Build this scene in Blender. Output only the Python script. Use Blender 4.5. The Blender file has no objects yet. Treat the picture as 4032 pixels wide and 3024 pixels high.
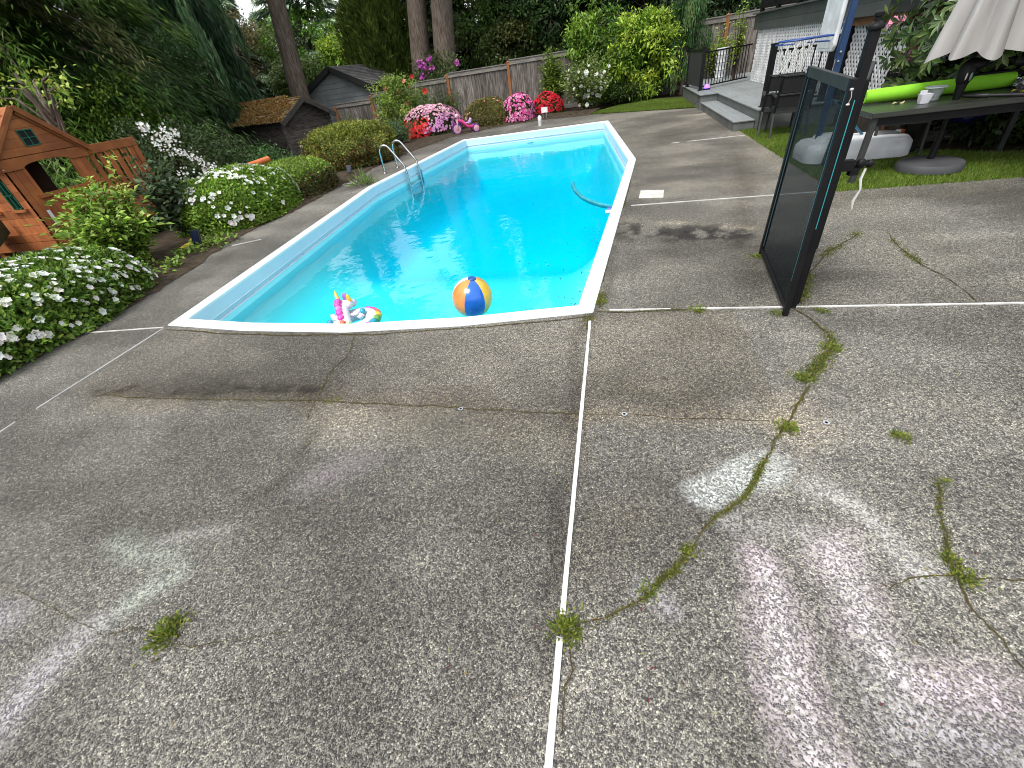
import bpy, math, random
import numpy as np
from mathutils import Vector, Matrix

# ------------------------------------------------------------------ camera, sky, sun, exposure
S = bpy.context.scene
C = S.collection
H = 1.7                                   # eye height above the pool deck
FPX, PW, PH = 1663.86, 4032.0, 3024.0     # focal length in pixels of the 4032 x 3024 frame
RM = np.array([[0.97601025, 0.17754698, -0.12602011],
               [0.00945415, -0.61281932, -0.7901665],
               [-0.21751923, 0.77001919, -0.59979649]])
cam_d = bpy.data.cameras.new('camera')
cam = bpy.data.objects.new('camera', cam_d)
C.objects.link(cam)
cam_d.sensor_fit = 'HORIZONTAL'
cam_d.sensor_width = 36.0
cam_d.lens = FPX / PW * 36.0
cam_d.clip_start = 0.05
cam_d.clip_end = 500.0
mw = Matrix.Identity(4)
for i in range(3):
    mw[i][0] = RM[0][i]
    mw[i][1] = -RM[1][i]
    mw[i][2] = -RM[2][i]
mw[2][3] = H
cam.matrix_world = mw
S.camera = cam

SUN_EL, SUN_AZ = math.radians(58), math.radians(205)   # azimuth measured clockwise from +Y
world = bpy.data.worlds.new('World')
S.world = world
world.use_nodes = True
wn, wl = world.node_tree.nodes, world.node_tree.links
wn.clear()
wo = wn.new('ShaderNodeOutputWorld')
bg = wn.new('ShaderNodeBackground')
bg.inputs[1].default_value = 0.10
sky = wn.new('ShaderNodeTexSky')
sky.sky_type = 'NISHITA'
sky.sun_disc = False
sky.sun_elevation = SUN_EL
sky.sun_rotation = SUN_AZ
sky.air_density = 1.0
sky.dust_density = 2.0
tc = wn.new('ShaderNodeTexCoord')
mp = wn.new('ShaderNodeMapping')
mp.inputs['Scale'].default_value = (1, 1, 2.2)
cn = wn.new('ShaderNodeTexNoise')
cn.inputs['Scale'].default_value = 2.6
cn.inputs['Detail'].default_value = 6
cr = wn.new('ShaderNodeValToRGB')
cr.color_ramp.elements[0].position = 0.30
cr.color_ramp.elements[0].color = (0.45, 0.45, 0.45, 1)
cr.color_ramp.elements[1].position = 0.58
cr.color_ramp.elements[1].color = (1, 1, 1, 1)
cm = wn.new('ShaderNodeMixRGB')
cm.inputs[2].default_value = (10.5, 10.7, 11.0, 1)     # cloud radiance before the background strength
wl.new(tc.outputs['Generated'], mp.inputs[0])
wl.new(mp.outputs[0], cn.inputs[0])
wl.new(cn.outputs[0], cr.inputs[0])
wl.new(cr.outputs[0], cm.inputs[0])
wl.new(sky.outputs[0], cm.inputs[1])
wl.new(cm.outputs[0], bg.inputs[0])
wl.new(bg.outputs[0], wo.inputs[0])

sun_d = bpy.data.lights.new('sun', 'SUN')
sun_d.energy = 2.3
sun_d.angle = math.radians(24)
sun_d.color = (1.0, 0.96, 0.90)
sun = bpy.data.objects.new('sun', sun_d)
C.objects.link(sun)
sdir = Vector((math.sin(SUN_AZ) * math.cos(SUN_EL), math.cos(SUN_AZ) * math.cos(SUN_EL), math.sin(SUN_EL)))
sun.rotation_euler = sdir.to_track_quat('Z', 'Y').to_euler()
sun.location = (0, -3, 12)

S.view_settings.view_transform = 'Standard'
S.view_settings.look = 'None'
S.view_settings.exposure = 0.62
S.view_settings.gamma = 1.0
S.render.engine = 'CYCLES'
cy = S.cycles
cy.max_bounces = 8
cy.diffuse_bounces = 3
cy.glossy_bounces = 4
cy.transmission_bounces = 4
cy.transparent_max_bounces = 12
cy.volume_bounces = 0
cy.caustics_reflective = False
cy.caustics_refractive = False
cy.sample_clamp_indirect = 6
cy.filter_width = 1.0
cy.use_denoising = True
cy.denoiser = 'OPENIMAGEDENOISE'

# ------------------------------------------------------------------ helpers: photo rays, tagging
C0 = np.array([0, 0, H])
def ray(px, py): return RM.T @ np.array([(px - 2016) / FPX, (py - 1512) / FPX, 1.0])
def G(px, py, z=0.0):
    d = ray(px, py); return C0 + d * (z - H) / d[2]
def AY(px, py, Y):
    d = ray(px, py); return C0 + d * Y / d[1]
def AX(px, py, X):
    d = ray(px, py); return C0 + d * X / d[0]

rng = np.random.default_rng(11)
random.seed(5)
ORG = {}
def tag(o, label=None, cat=None, group=None, kind=None):
    if label: o['label'] = label
    if cat: o['category'] = cat
    if group: o['group'] = group
    if kind: o['kind'] = kind
    return o
def thing(name, loc, label, cat, group=None):
    o = bpy.data.objects.new(name, None)
    C.objects.link(o)
    o.empty_display_size = 0.1
    o.location = loc
    ORG[o.name] = np.array(loc, float)
    return tag(o, label, cat, group)
def org(p):
    return ORG.get(p.name, np.zeros(3)) if p is not None else np.zeros(3)
def link(me, name, parent):
    o = bpy.data.objects.new(name, me)
    C.objects.link(o)
    if parent is not None:
        o.parent = parent
        ORG[o.name] = org(parent)
    return o

class MB:
    """collects shapes in world coordinates and links them as ONE mesh object"""
    def __init__(s): s.v = []; s.f = []; s.m = []
    def add(s, vs, fs, mi=0):
        b = len(s.v)
        s.v.extend([tuple(map(float, q)) for q in vs])
        s.f.extend([tuple(b + i for i in f) for f in fs])
        s.m.extend([mi] * len(fs))
        return s
    def box(s, a, b, mi=0):
        (x0, y0, z0), (x1, y1, z1) = np.minimum(a, b), np.maximum(a, b)
        return s.add([(x0,y0,z0),(x1,y0,z0),(x1,y1,z0),(x0,y1,z0),(x0,y0,z1),(x1,y0,z1),(x1,y1,z1),(x0,y1,z1)],
                     [(0,3,2,1),(4,5,6,7),(0,1,5,4),(1,2,6,5),(2,3,7,6),(3,0,4,7)], mi)
    def bar(s, p, q, w, h, up=(0, 0, 1), mi=0):
        p, q = np.array(p, float), np.array(q, float)
        d = q - p; d /= np.linalg.norm(d)
        u = np.array(up, float)
        if abs(u @ d) > .98: u = np.array([0, 1.0, 0])
        sd = np.cross(d, u); sd /= np.linalg.norm(sd); u = np.cross(sd, d)
        vs = [e + sd * a * w / 2 + u * b * h / 2 for e in (p, q) for a, b in ((-1,-1),(1,-1),(1,1),(-1,1))]
        return s.add(vs, [(0,1,2,3),(7,6,5,4),(0,4,5,1),(1,5,6,2),(2,6,7,3),(3,7,4,0)], mi)
    def tube(s, pts, r, n=10, mi=0, caps=True):
        pts = [np.array(p, float) for p in pts]
        r = [r] * len(pts) if np.isscalar(r) else list(r)
        ref = None; vs = []; fs = []
        for i, p in enumerate(pts):
            d = pts[min(i+1, len(pts)-1)] - pts[max(i-1, 0)]; d /= np.linalg.norm(d)
            if ref is None: ref = np.array([1.0, 0, 0]) if abs(d[0]) < .9 else np.array([0, 1.0, 0])
            a = ref - d * (ref @ d); a /= np.linalg.norm(a); ref = a; b = np.cross(d, a)
            for k in range(n):
                t = 2 * math.pi * k / n
                vs.append(p + r[i] * (a * math.cos(t) + b * math.sin(t)))
        for i in range(len(pts) - 1):
            for k in range(n):
                fs.append((i*n+k, i*n+(k+1)%n, (i+1)*n+(k+1)%n, (i+1)*n+k))
        if caps:
            fs.append(tuple(range(n))[::-1]); fs.append(tuple((len(pts)-1)*n + k for k in range(n)))
        return s.add(vs, fs, mi)
    def lathe(s, c, prof, n=24, mi=0, axis=None):
        """prof: list of (radius, height) along axis from point c"""
        ax = np.array((0, 0, 1.0) if axis is None else axis, float); ax /= np.linalg.norm(ax)
        a = np.array([1.0, 0, 0]) if abs(ax[0]) < .9 else np.array([0, 1.0, 0])
        a = a - ax * (a @ ax); a /= np.linalg.norm(a); b = np.cross(ax, a)
        c = np.array(c, float); vs = []; fs = []
        for r, h in prof:
            for k in range(n):
                t = 2 * math.pi * k / n
                vs.append(c + ax * h + r * (a * math.cos(t) + b * math.sin(t)))
        for i in range(len(prof) - 1):
            for k in range(n):
                fs.append((i*n+k, i*n+(k+1)%n, (i+1)*n+(k+1)%n, (i+1)*n+k))
        if prof[0][0] > 1e-5: fs.append(tuple(range(n))[::-1])
        if prof[-1][0] > 1e-5: fs.append(tuple((len(prof)-1)*n + k for k in range(n)))
        return s.add(vs, fs, mi)
    def ell(s, c, rad, n=14, mi=0, R=None):
        vs = []; fs = []; m = max(6, n // 2)
        for i in range(m + 1):
            th = math.pi * i / m
            for k in range(n):
                t = 2 * math.pi * k / n
                q = np.array([math.sin(th)*math.cos(t)*rad[0], math.sin(th)*math.sin(t)*rad[1], math.cos(th)*rad[2]])
                if R is not None: q = np.array(R) @ q
                vs.append(np.array(c) + q)
        for i in range(m):
            for k in range(n):
                fs.append((i*n+k, (i+1)*n+k, (i+1)*n+(k+1)%n, i*n+(k+1)%n))
        return s.add(vs, fs, mi)
    def prism(s, poly, ext, mi=0):
        """poly: list of 3-D points (planar), ext: extrusion vector"""
        n = len(poly); e = np.array(ext, float)
        vs = [np.array(p, float) for p in poly] + [np.array(p, float) + e for p in poly]
        fs = [tuple(range(n))[::-1], tuple(range(n, 2*n))]
        fs += [(i, (i+1) % n, n + (i+1) % n, n + i) for i in range(n)]
        return s.add(vs, fs, mi)
    def build(s, name, mats, parent=None, smooth=False, bevel=0.0, seg=2):
        o3 = org(parent)
        me = bpy.data.meshes.new(name)
        me.from_pydata([(v[0]-o3[0], v[1]-o3[1], v[2]-o3[2]) for v in s.v], [], s.f)
        if not isinstance(mats, (list, tuple)): mats = [mats]
        for m in mats: me.materials.append(m)
        me.polygons.foreach_set('material_index', s.m)
        import bmesh
        bm = bmesh.new(); bm.from_mesh(me)
        bmesh.ops.remove_doubles(bm, verts=bm.verts, dist=1e-6)
        bmesh.ops.recalc_face_normals(bm, faces=bm.faces)
        bm.to_mesh(me); bm.free()
        if smooth:
            me.polygons.foreach_set('use_smooth', [True] * len(me.polygons))
            try: me.set_sharp_from_angle(angle=math.radians(42))
            except Exception: pass
        o = link(me, name, parent)
        if bevel > 0:
            b = o.modifiers.new('bevel', 'BEVEL'); b.width = bevel; b.segments = seg; b.limit_method = 'ANGLE'
        return o

# ------------------------------------------------------------------ materials
def newmat(name):
    m = bpy.data.materials.new(name); m.use_nodes = True
    nt = m.node_tree; nt.nodes.clear()
    out = nt.nodes.new('ShaderNodeOutputMaterial')
    bs = nt.nodes.new('ShaderNodeBsdfPrincipled')
    nt.links.new(bs.outputs[0], out.inputs[0])
    return m, nt, bs, out
def rgba(c): return (c[0], c[1], c[2], 1)
def M(name, col, rough=.55, metal=0.0, spec=.5, col2=None, ns=6.0, st=(1, 1, 1), det=5, lo=.35, hi=.65,
      isl=0.0, bump=0.0, bs_=40.0, coat=0.0, dirt=None, dscale=2.0, damt=.5):
    m, nt, b, out = newmat(name)
    N, L = nt.nodes, nt.links
    tcn = N.new('ShaderNodeTexCoord'); mpn = N.new('ShaderNodeMapping'); mpn.inputs['Scale'].default_value = st
    L.new(tcn.outputs['Object'], mpn.inputs[0])
    no = N.new('ShaderNodeTexNoise'); no.inputs['Scale'].default_value = ns; no.inputs['Detail'].default_value = det
    L.new(mpn.outputs[0], no.inputs[0])
    rp = N.new('ShaderNodeMapRange'); rp.inputs[1].default_value = lo; rp.inputs[2].default_value = hi
    L.new(no.outputs[0], rp.inputs[0])
    mx = N.new('ShaderNodeMixRGB'); mx.inputs[1].default_value = rgba(col)
    c2 = col2 if col2 is not None else tuple(c * .72 for c in col)
    mx.inputs[2].default_value = rgba(c2)
    L.new(rp.outputs[0], mx.inputs[0])
    last = mx.outputs[0]
    if isl:
        ge = N.new('ShaderNodeNewGeometry'); hs = N.new('ShaderNodeHueSaturation')
        mr = N.new('ShaderNodeMapRange'); mr.inputs[3].default_value = 1 - isl; mr.inputs[4].default_value = 1 + isl
        L.new(ge.outputs['Random Per Island'], mr.inputs[0]); L.new(mr.outputs[0], hs.inputs['Value'])
        L.new(last, hs.inputs['Color']); last = hs.outputs[0]
    if dirt is not None:
        dn = N.new('ShaderNodeTexNoise'); dn.inputs['Scale'].default_value = dscale; dn.inputs['Detail'].default_value = 8
        L.new(tcn.outputs['Object'], dn.inputs[0])
        dr = N.new('ShaderNodeMapRange'); dr.inputs[1].default_value = .45; dr.inputs[2].default_value = .75; dr.inputs[4].default_value = damt
        L.new(dn.outputs[0], dr.inputs[0])
        dm = N.new('ShaderNodeMixRGB'); dm.inputs[2].default_value = rgba(dirt)
        L.new(dr.outputs[0], dm.inputs[0]); L.new(last, dm.inputs[1]); last = dm.outputs[0]
    L.new(last, b.inputs['Base Color'])
    b.inputs['Roughness'].default_value = rough
    b.inputs['Metallic'].default_value = metal
    b.inputs['Specular IOR Level'].default_value = spec
    if coat: b.inputs['Coat Weight'].default_value = coat; b.inputs['Coat Roughness'].default_value = .1
    if bump:
        bn = N.new('ShaderNodeTexNoise'); bn.inputs['Scale'].default_value = bs_; bn.inputs['Detail'].default_value = 6
        L.new(mpn.outputs[0], bn.inputs[0])
        bu = N.new('ShaderNodeBump'); bu.inputs['Strength'].default_value = bump; bu.inputs['Distance'].default_value = .02
        L.new(bn.outputs[0], bu.inputs['Height']); L.new(bu.outputs[0], b.inputs['Normal'])
    return m
def leafmat(name, trans=.28, rough=.45, spec=.35):
    m, nt, b, out = newmat(name)
    N, L = nt.nodes, nt.links
    at = N.new('ShaderNodeAttribute'); at.attribute_name = 'Col'
    L.new(at.outputs['Color'], b.inputs['Base Color'])
    b.inputs['Roughness'].default_value = rough; b.inputs['Specular IOR Level'].default_value = spec
    tr = N.new('ShaderNodeBsdfTranslucent'); mx = N.new('ShaderNodeMixShader'); mx.inputs[0].default_value = trans
    L.new(at.outputs['Color'], tr.inputs[0]); L.new(b.outputs[0], mx.inputs[1]); L.new(tr.outputs[0], mx.inputs[2])
    L.new(mx.outputs[0], out.inputs[0])
    return m
LEAF = leafmat('leaf'); NEEDLE = leafmat('needle', .15, .6, .2); PETAL = leafmat('petal', .25, .6, .2)
GRASSM = leafmat('grass_blade', .25, .5, .2)
SOIL = M('soil', (.035, .026, .018), .95, col2=(.07, .055, .04), ns=9, bump=.6, bs_=30, spec=.1)
TURF = M('turf', (.045, .075, .015), .9, col2=(.08, .085, .025), ns=8, bump=.4, bs_=60, spec=.1)
BARK = M('bark', (.085, .065, .050), .95, col2=(.19, .155, .13), ns=5, st=(5, 5, .55), bump=1.0, bs_=7, spec=.1)
PALEBARK = M('pale_bark', (.28, .25, .22), .9, col2=(.12, .1, .085), ns=4, st=(3, 3, .8), bump=.5, bs_=8, spec=.1)
TWIG = M('twig', (.06, .045, .03), .9, spec=.1)
WHITE = M('white_plastic', (.80, .82, .84), .35, col2=(.70, .72, .74), dirt=(.45, .42, .36), dscale=7, damt=.25)
COPW = M('coping_white', (.77, .83, .87), .4, col2=(.70, .77, .82), ns=3, dirt=(.58, .58, .54), dscale=5, damt=.2)
COPB = M('coping_face', (.60, .71, .80), .35, col2=(.54, .66, .77), ns=1.5, dirt=(.55, .58, .55), dscale=4, damt=.2)
BLACK = M('black_metal', (.0055, .0055, .0065), .5, col2=(.009, .009, .0105), spec=.2)
DKGREY = M('dark_grey_metal', (.022, .024, .024), .5, col2=(.032, .034, .033), spec=.3)
TABLEM = M('table_slats', (.020, .022, .018), .32, col2=(.034, .037, .03), ns=3, st=(1, 14, 14), isl=.12, spec=.6)
CHROME = M('stainless', (.62, .63, .64), .14, metal=1.0, col2=(.55, .56, .57))
CEDARW = M('cedar_wood', (.38, .132, .042), .65, col2=(.24, .078, .03), ns=3, st=(7, 1.2, 1.2), isl=.24, bump=.12, bs_=20, dirt=(.16, .05, .02), dscale=5, damt=.35, spec=.25)
FENCEW = M('fence_boards', (.23, .21, .19), .9, col2=(.085, .073, .067), ns=5, st=(4, 4, .5), isl=.33, bump=.35, bs_=12, dirt=(.05, .04, .035), dscale=1.5, damt=.6, spec=.1)
RAILW = M('fence_rail', (.26, .245, .225), .9, col2=(.15, .14, .125), ns=5, st=(.8, 6, 6), isl=.15, bump=.3, bs_=12, spec=.1)
POSTW = M('fence_post', (.33, .14, .06), .8, col2=(.22, .095, .045), ns=4, st=(4, 4, .7), bump=.2, bs_=14, spec=.2)
DECKB = M('composite_boards', (.185, .205, .205), .6, col2=(.225, .245, .245), ns=3, st=(10, .7, 10), isl=.06, bump=.1, bs_=30, dirt=(.12, .125, .12), dscale=1.6, damt=.35)
DECKF = M('composite_fascia', (.105, .115, .112), .6, col2=(.13, .14, .135), ns=2.5, bump=.1, dirt=(.19, .2, .19), dscale=2.5, damt=.3)
HOUSEF = M('house_fascia', (.052, .062, .056), .65, col2=(.072, .082, .075), ns=2, st=(1, .4, 1), dirt=(.11, .115, .105), dscale=2, damt=.35)
SIDING = M('grey_siding', (.23, .26, .26), .7, col2=(.19, .215, .215), ns=3, isl=.05, dirt=(.11, .12, .115), dscale=1.6, damt=.4)
DKTRIM = M('dark_trim', (.012, .012, .013), .7)
SHINGLE = M('grey_shingle', (.16, .155, .15), .95, col2=(.09, .088, .086), ns=14, st=(1, 1, 1), isl=.3, bump=.4, bs_=60, spec=.1)
MOSSROOF = M('mossy_shakes', (.30, .20, .085), .95, col2=(.085, .05, .022), ns=9, det=8, isl=.3, bump=.8, bs_=22, dirt=(.30, .27, .22), dscale=6, damt=.55, spec=.1)
OLDWOOD = M('old_shed_wood', (.12, .11, .10), .95, col2=(.05, .042, .036), ns=5, st=(1, .8, 6), isl=.3, bump=.4, bs_=15, spec=.1)

# exposed-aggregate concrete, tinted by stains and chalk stored on the deck mesh
def aggregate():
    m, nt, b, out = newmat('exposed_aggregate')
    N, L = nt.nodes, nt.links
    tcn = N.new('ShaderNodeTexCoord')
    wob = N.new('ShaderNodeTexNoise'); wob.inputs['Scale'].default_value = 40
    L.new(tcn.outputs['Object'], wob.inputs[0])
    ad = N.new('ShaderNodeMixRGB'); ad.blend_type = 'ADD'; ad.inputs[0].default_value = .008
    L.new(tcn.outputs['Object'], ad.inputs[1]); L.new(wob.outputs[1], ad.inputs[2])
    def vor(scale, feat):
        v = N.new('ShaderNodeTexVoronoi'); v.voronoi_dimensions = '2D'; v.feature = feat
        v.inputs['Scale'].default_value = scale; v.inputs['Randomness'].default_value = 1.0
        L.new(ad.outputs[0], v.inputs['Vector']); return v
    v1 = vor(148, 'F1'); v1e = vor(148, 'DISTANCE_TO_EDGE'); v2 = vor(320, 'F1')
    sep = N.new('ShaderNodeSeparateColor'); L.new(v1.outputs['Color'], sep.inputs[0])
    peb = N.new('ShaderNodeValToRGB'); e = peb.color_ramp
    e.interpolation = 'LINEAR'
    cols = [(0, (.040, .039, .039)), (.30, (.078, .075, .072)), (.54, (.135, .128, .117)), (.70, (.22, .208, .18)), (.86, (.38, .36, .295)), (1, (.52, .50, .41))]
    e.elements[0].position, e.elements[0].color = cols[0][0], rgba(cols[0][1])
    e.elements[1].position, e.elements[1].color = cols[-1][0], rgba(cols[-1][1])
    for p, c in cols[1:-1]:
        k = e.elements.new(p); k.color = rgba(c)
    L.new(sep.outputs[0], peb.inputs[0])
    sep2 = N.new('ShaderNodeSeparateColor'); L.new(v2.outputs['Color'], sep2.inputs[0])
    mat2 = N.new('ShaderNodeValToRGB')
    mat2.color_ramp.elements[0].color = (.036, .033, .029, 1); mat2.color_ramp.elements[1].color = (.275, .260, .228, 1)
    mat2.color_ramp.elements[0].position = .15
    L.new(sep2.outputs[1], mat2.inputs[0])
    edge = N.new('ShaderNodeMapRange'); edge.inputs[1].default_value = .04; edge.inputs[2].default_value = .16
    L.new(v1e.outputs['Distance'], edge.inputs[0])
    # only some cells are big pebbles, the rest are fine grit
    sel = N.new('ShaderNodeMapRange'); sel.inputs[1].default_value = .30; sel.inputs[2].default_value = .42
    L.new(sep.outputs[1], sel.inputs[0])
    mul = N.new('ShaderNodeMath'); mul.operation = 'MULTIPLY'
    L.new(edge.outputs[0], mul.inputs[0]); L.new(sel.outputs[0], mul.inputs[1])
    mix = N.new('ShaderNodeMixRGB')
    L.new(mul.outputs[0], mix.inputs[0]); L.new(mat2.outputs[0], mix.inputs[1]); L.new(peb.outputs[0], mix.inputs[2])
    # chalk sits in the low matrix, less on the stones
    ch = N.new('ShaderNodeAttribute'); ch.attribute_name = 'Chalk'
    chs = N.new('ShaderNodeMapRange'); chs.inputs[3].default_value = 1.0; chs.inputs[4].default_value = .18
    L.new(mul.outputs[0], chs.inputs[0])
    cnz = N.new('ShaderNodeTexNoise'); cnz.inputs['Scale'].default_value = 55; cnz.inputs['Detail'].default_value = 4
    L.new(tcn.outputs['Object'], cnz.inputs[0])
    cnr = N.new('ShaderNodeMapRange'); cnr.inputs[1].default_value = .3; cnr.inputs[2].default_value = .7; cnr.inputs[3].default_value = .35; cnr.inputs[4].default_value = 1.15
    L.new(cnz.outputs[0], cnr.inputs[0])
    cf = N.new('ShaderNodeMath'); cf.operation = 'MULTIPLY'; L.new(ch.outputs['Alpha'], cf.inputs[0]); L.new(chs.outputs[0], cf.inputs[1])
    cf2 = N.new('ShaderNodeMath'); cf2.operation = 'MULTIPLY'; cf2.use_clamp = True; L.new(cf.outputs[0], cf2.inputs[0]); L.new(cnr.outputs[0], cf2.inputs[1])
    tin = N.new('ShaderNodeAttribute'); tin.attribute_name = 'Tint'
    mt = N.new('ShaderNodeMixRGB'); mt.blend_type = 'MULTIPLY'; mt.inputs[0].default_value = 1
    # clusters of pale and dark stones a hand wide, and pitted spots
    cl = N.new('ShaderNodeTexNoise'); cl.inputs['Scale'].default_value = 38; cl.inputs['Detail'].default_value = 3; cl.inputs['Roughness'].default_value = .7
    L.new(tcn.outputs['Object'], cl.inputs[0])
    clr = N.new('ShaderNodeMapRange'); clr.inputs[1].default_value = .33; clr.inputs[2].default_value = .67; clr.inputs[3].default_value = .70; clr.inputs[4].default_value = 1.32
    L.new(cl.outputs[0], clr.inputs[0])
    mcl = N.new('ShaderNodeMixRGB'); mcl.blend_type = 'MULTIPLY'; mcl.inputs[0].default_value = 1
    L.new(mix.outputs[0], mcl.inputs[1]); L.new(clr.outputs[0], mcl.inputs[2])
    L.new(mcl.outputs[0], mt.inputs[1]); L.new(tin.outputs['Color'], mt.inputs[2])
    mc = N.new('ShaderNodeMixRGB'); L.new(cf2.outputs[0], mc.inputs[0]); L.new(mt.outputs[0], mc.inputs[1]); L.new(ch.outputs['Color'], mc.inputs[2])
    L.new(mc.outputs[0], b.inputs['Base Color'])
    rg = N.new('ShaderNodeMapRange'); rg.inputs[3].default_value = .85; rg.inputs[4].default_value = .5
    L.new(mul.outputs[0], rg.inputs[0]); L.new(rg.outputs[0], b.inputs['Roughness'])
    b.inputs['Specular IOR Level'].default_value = .35
    hgt = N.new('ShaderNodeMapRange'); hgt.inputs[1].default_value = 0; hgt.inputs[2].default_value = .35
    L.new(v1e.outputs['Distance'], hgt.inputs[0])
    hm = N.new('ShaderNodeMath'); hm.operation = 'MULTIPLY'; L.new(hgt.outputs[0], hm.inputs[0]); L.new(sel.outputs[0], hm.inputs[1])
    bu = N.new('ShaderNodeBump'); bu.inputs['Strength'].default_value = .8; bu.inputs['Distance'].default_value = .006
    L.new(hm.outputs[0], bu.inputs['Height']); L.new(bu.outputs[0], b.inputs['Normal'])
    return m
AGG = aggregate()

# ------------------------------------------------------------------ foliage helpers
def nrm(a): return a / np.maximum(np.linalg.norm(a, axis=1, keepdims=True), 1e-9)
def rdir(n): return nrm(rng.normal(size=(n, 3)))
def leafmesh(name, P, D, N, L, W, Cc, mat, parent, fold=.18, wide=.45):
    n = len(P)
    L = np.broadcast_to(np.asarray(L, float).reshape(-1, 1), (n, 1)); W = np.broadcast_to(np.asarray(W, float).reshape(-1, 1), (n, 1))
    D = nrm(D); Sd = nrm(np.cross(D, N)); N2 = np.cross(Sd, D)
    mid = P + D * L * wide + N2 * W * fold
    V = np.stack([P, mid + Sd * W / 2, P + D * L - N2 * L * .08, mid - Sd * W / 2], 1).reshape(-1, 3) - org(parent)
    me = bpy.data.meshes.new(name)
    me.vertices.add(4 * n); me.vertices.foreach_set('co', V.astype(np.float32).ravel())
    b = (np.arange(n) * 4)[:, None]
    if fold:
        idx = (b + np.array([0, 1, 2, 0, 2, 3])).ravel().astype(np.int32); k = 3; nf = 2 * n
    else:
        idx = (b + np.array([0, 1, 2, 3])).ravel().astype(np.int32); k = 4; nf = n
    me.loops.add(len(idx)); me.loops.foreach_set('vertex_index', idx)
    me.polygons.add(nf); me.polygons.foreach_set('loop_start', np.arange(nf, dtype=np.int32) * k)
    at = me.color_attributes.new('Col', 'FLOAT_COLOR', 'POINT')
    if mat is LEAF: Cc = Cc * np.array([1.22, 1.22, 1.02])
    elif mat is NEEDLE: Cc = Cc * np.array([1.15, 1.18, 1.0])
    c4 = np.concatenate([np.clip(Cc, 0, 1), np.ones((n, 1))], 1).repeat(4, axis=0)
    at.data.foreach_set('color', c4.astype(np.float32).ravel())
    me.materials.append(mat); me.update(calc_edges=True)
    return link(me, name, parent)
def pick(pal, n, jit=.28, w=None):
    pal = np.array(pal, float)
    i = rng.choice(len(pal), n, p=w)
    return pal[i] * rng.uniform(1 - jit, 1 + jit, (n, 1)) * rng.uniform(.93, 1.07, (n, 3))
def lump(P, f=1.0, seed=0):
    r = np.random.default_rng(seed); v = np.zeros(len(P))
    for k in range(6):
        w = r.normal(size=3) * f * (1 + k * .6); v += np.sin(P @ w + r.uniform(0, 6.28)) / (1 + k * .6)
    return v / 2.2
def mound(parent, c, rad, n, L, W, pal, zb=0.0, ex=2.6, lum=.09, depth=.16, seed=1, mat=None, colf=None, name='foliage', stems=True, w=None):
    """clipped shrub: leaves through the outer shell of a squashed super-ellipsoid"""
    c = np.array(c, float); rad = np.array(rad, float)
    u = rdir(n); u[:, 2] = np.where(u[:, 2] < -.25, -u[:, 2], u[:, 2])
    q = (np.abs(u) ** ex).sum(1) ** (-1 / ex)
    r = q * (1 + lum * lump(u * 3 + seed, 1.2, seed)) * (1 - depth * np.abs(rng.normal(size=n)) * .6 + .02 * rng.normal(size=n))
    P = c + u * r[:, None] * rad
    P[:, 2] = np.maximum(P[:, 2], zb + .01 + rng.random(n) * .05)
    out = nrm(u / rad)
    D = nrm(out * .55 + rdir(n) * .75 + np.array([0, 0, .25])); N = nrm(out + rdir(n) * .6 + np.array([0, 0, .4]))
    Cc = pick(pal, n, w=w) if colf is None else colf(P, u)
    Cc = Cc * (.88 + .24 * (lump(P * 2, 2.0, seed + 5)[:, None] > 0))
    leafmesh(name, P, D, N, L * rng.uniform(.7, 1.25, n), W * rng.uniform(.75, 1.2, n), Cc, mat or LEAF, parent)
    if stems:
        mb = MB()
        for k in range(12):
            a = rng.uniform(0, 6.28); t = rng.uniform(.35, .8)
            e = c + np.array([math.cos(a) * rad[0] * t, math.sin(a) * rad[1] * t, rad[2] * rng.uniform(.2, .6)])
            s0 = np.array([c[0], c[1], zb]) + np.array([math.cos(a) * rad[0], math.sin(a) * rad[1], 0]) * .18
            mb.tube([s0, (s0 + e) / 2 + rng.normal(size=3) * .03, e], [.018, .013, .006], 6)
        mb.build('stems', TWIG, parent)
    return P, out
def surf(c, rad, n, ex=2.6, lum=.09, seed=1, up=.0, f=None):
    u = rdir(n * 6); u[:, 2] = np.abs(u[:, 2]) - .12
    u = nrm(u); q = (np.abs(u) ** ex).sum(1) ** (-1 / ex)
    r = q * (1.0 + lum * lump(u * 3 + seed, 1.2, seed))
    P = np.array(c) + u * r[:, None] * np.array(rad)
    ok = np.ones(len(P), bool) if f is None else f(P, u)
    P, u = P[ok][:n], u[ok][:n]
    return P, nrm(u / np.array(rad))
def blossoms(parent, P, Nn, size, pal, name='blossoms', petals=5, stuff=True, cup=.5, w=None):
    n = len(P); PP = []; DD = []; NN = []; CC = []
    base = pick(pal, n, .12, w)
    a = nrm(np.cross(Nn, rdir(n))); b = np.cross(Nn, a)
    sz = size * rng.uniform(.55, 1.3, n)
    for k in range(petals):
        t = 2 * math.pi * k / petals + rng.uniform(-.2, .2, n)
        d = a * np.cos(t)[:, None] + b * np.sin(t)[:, None]
        PP.append(P); DD.append(nrm(d + Nn * cup)); NN.append(Nn); CC.append(base * rng.uniform(.88, 1.08, (n, 1)))
    o = leafmesh(name, np.concatenate(PP), np.concatenate(DD), np.concatenate(NN), np.tile(sz, petals) * .62, np.tile(sz, petals) * .55,
                 np.concatenate(CC), PETAL, parent, fold=.12, wide=.62)
    if stuff: o['kind'] = 'stuff'
    return o
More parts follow.
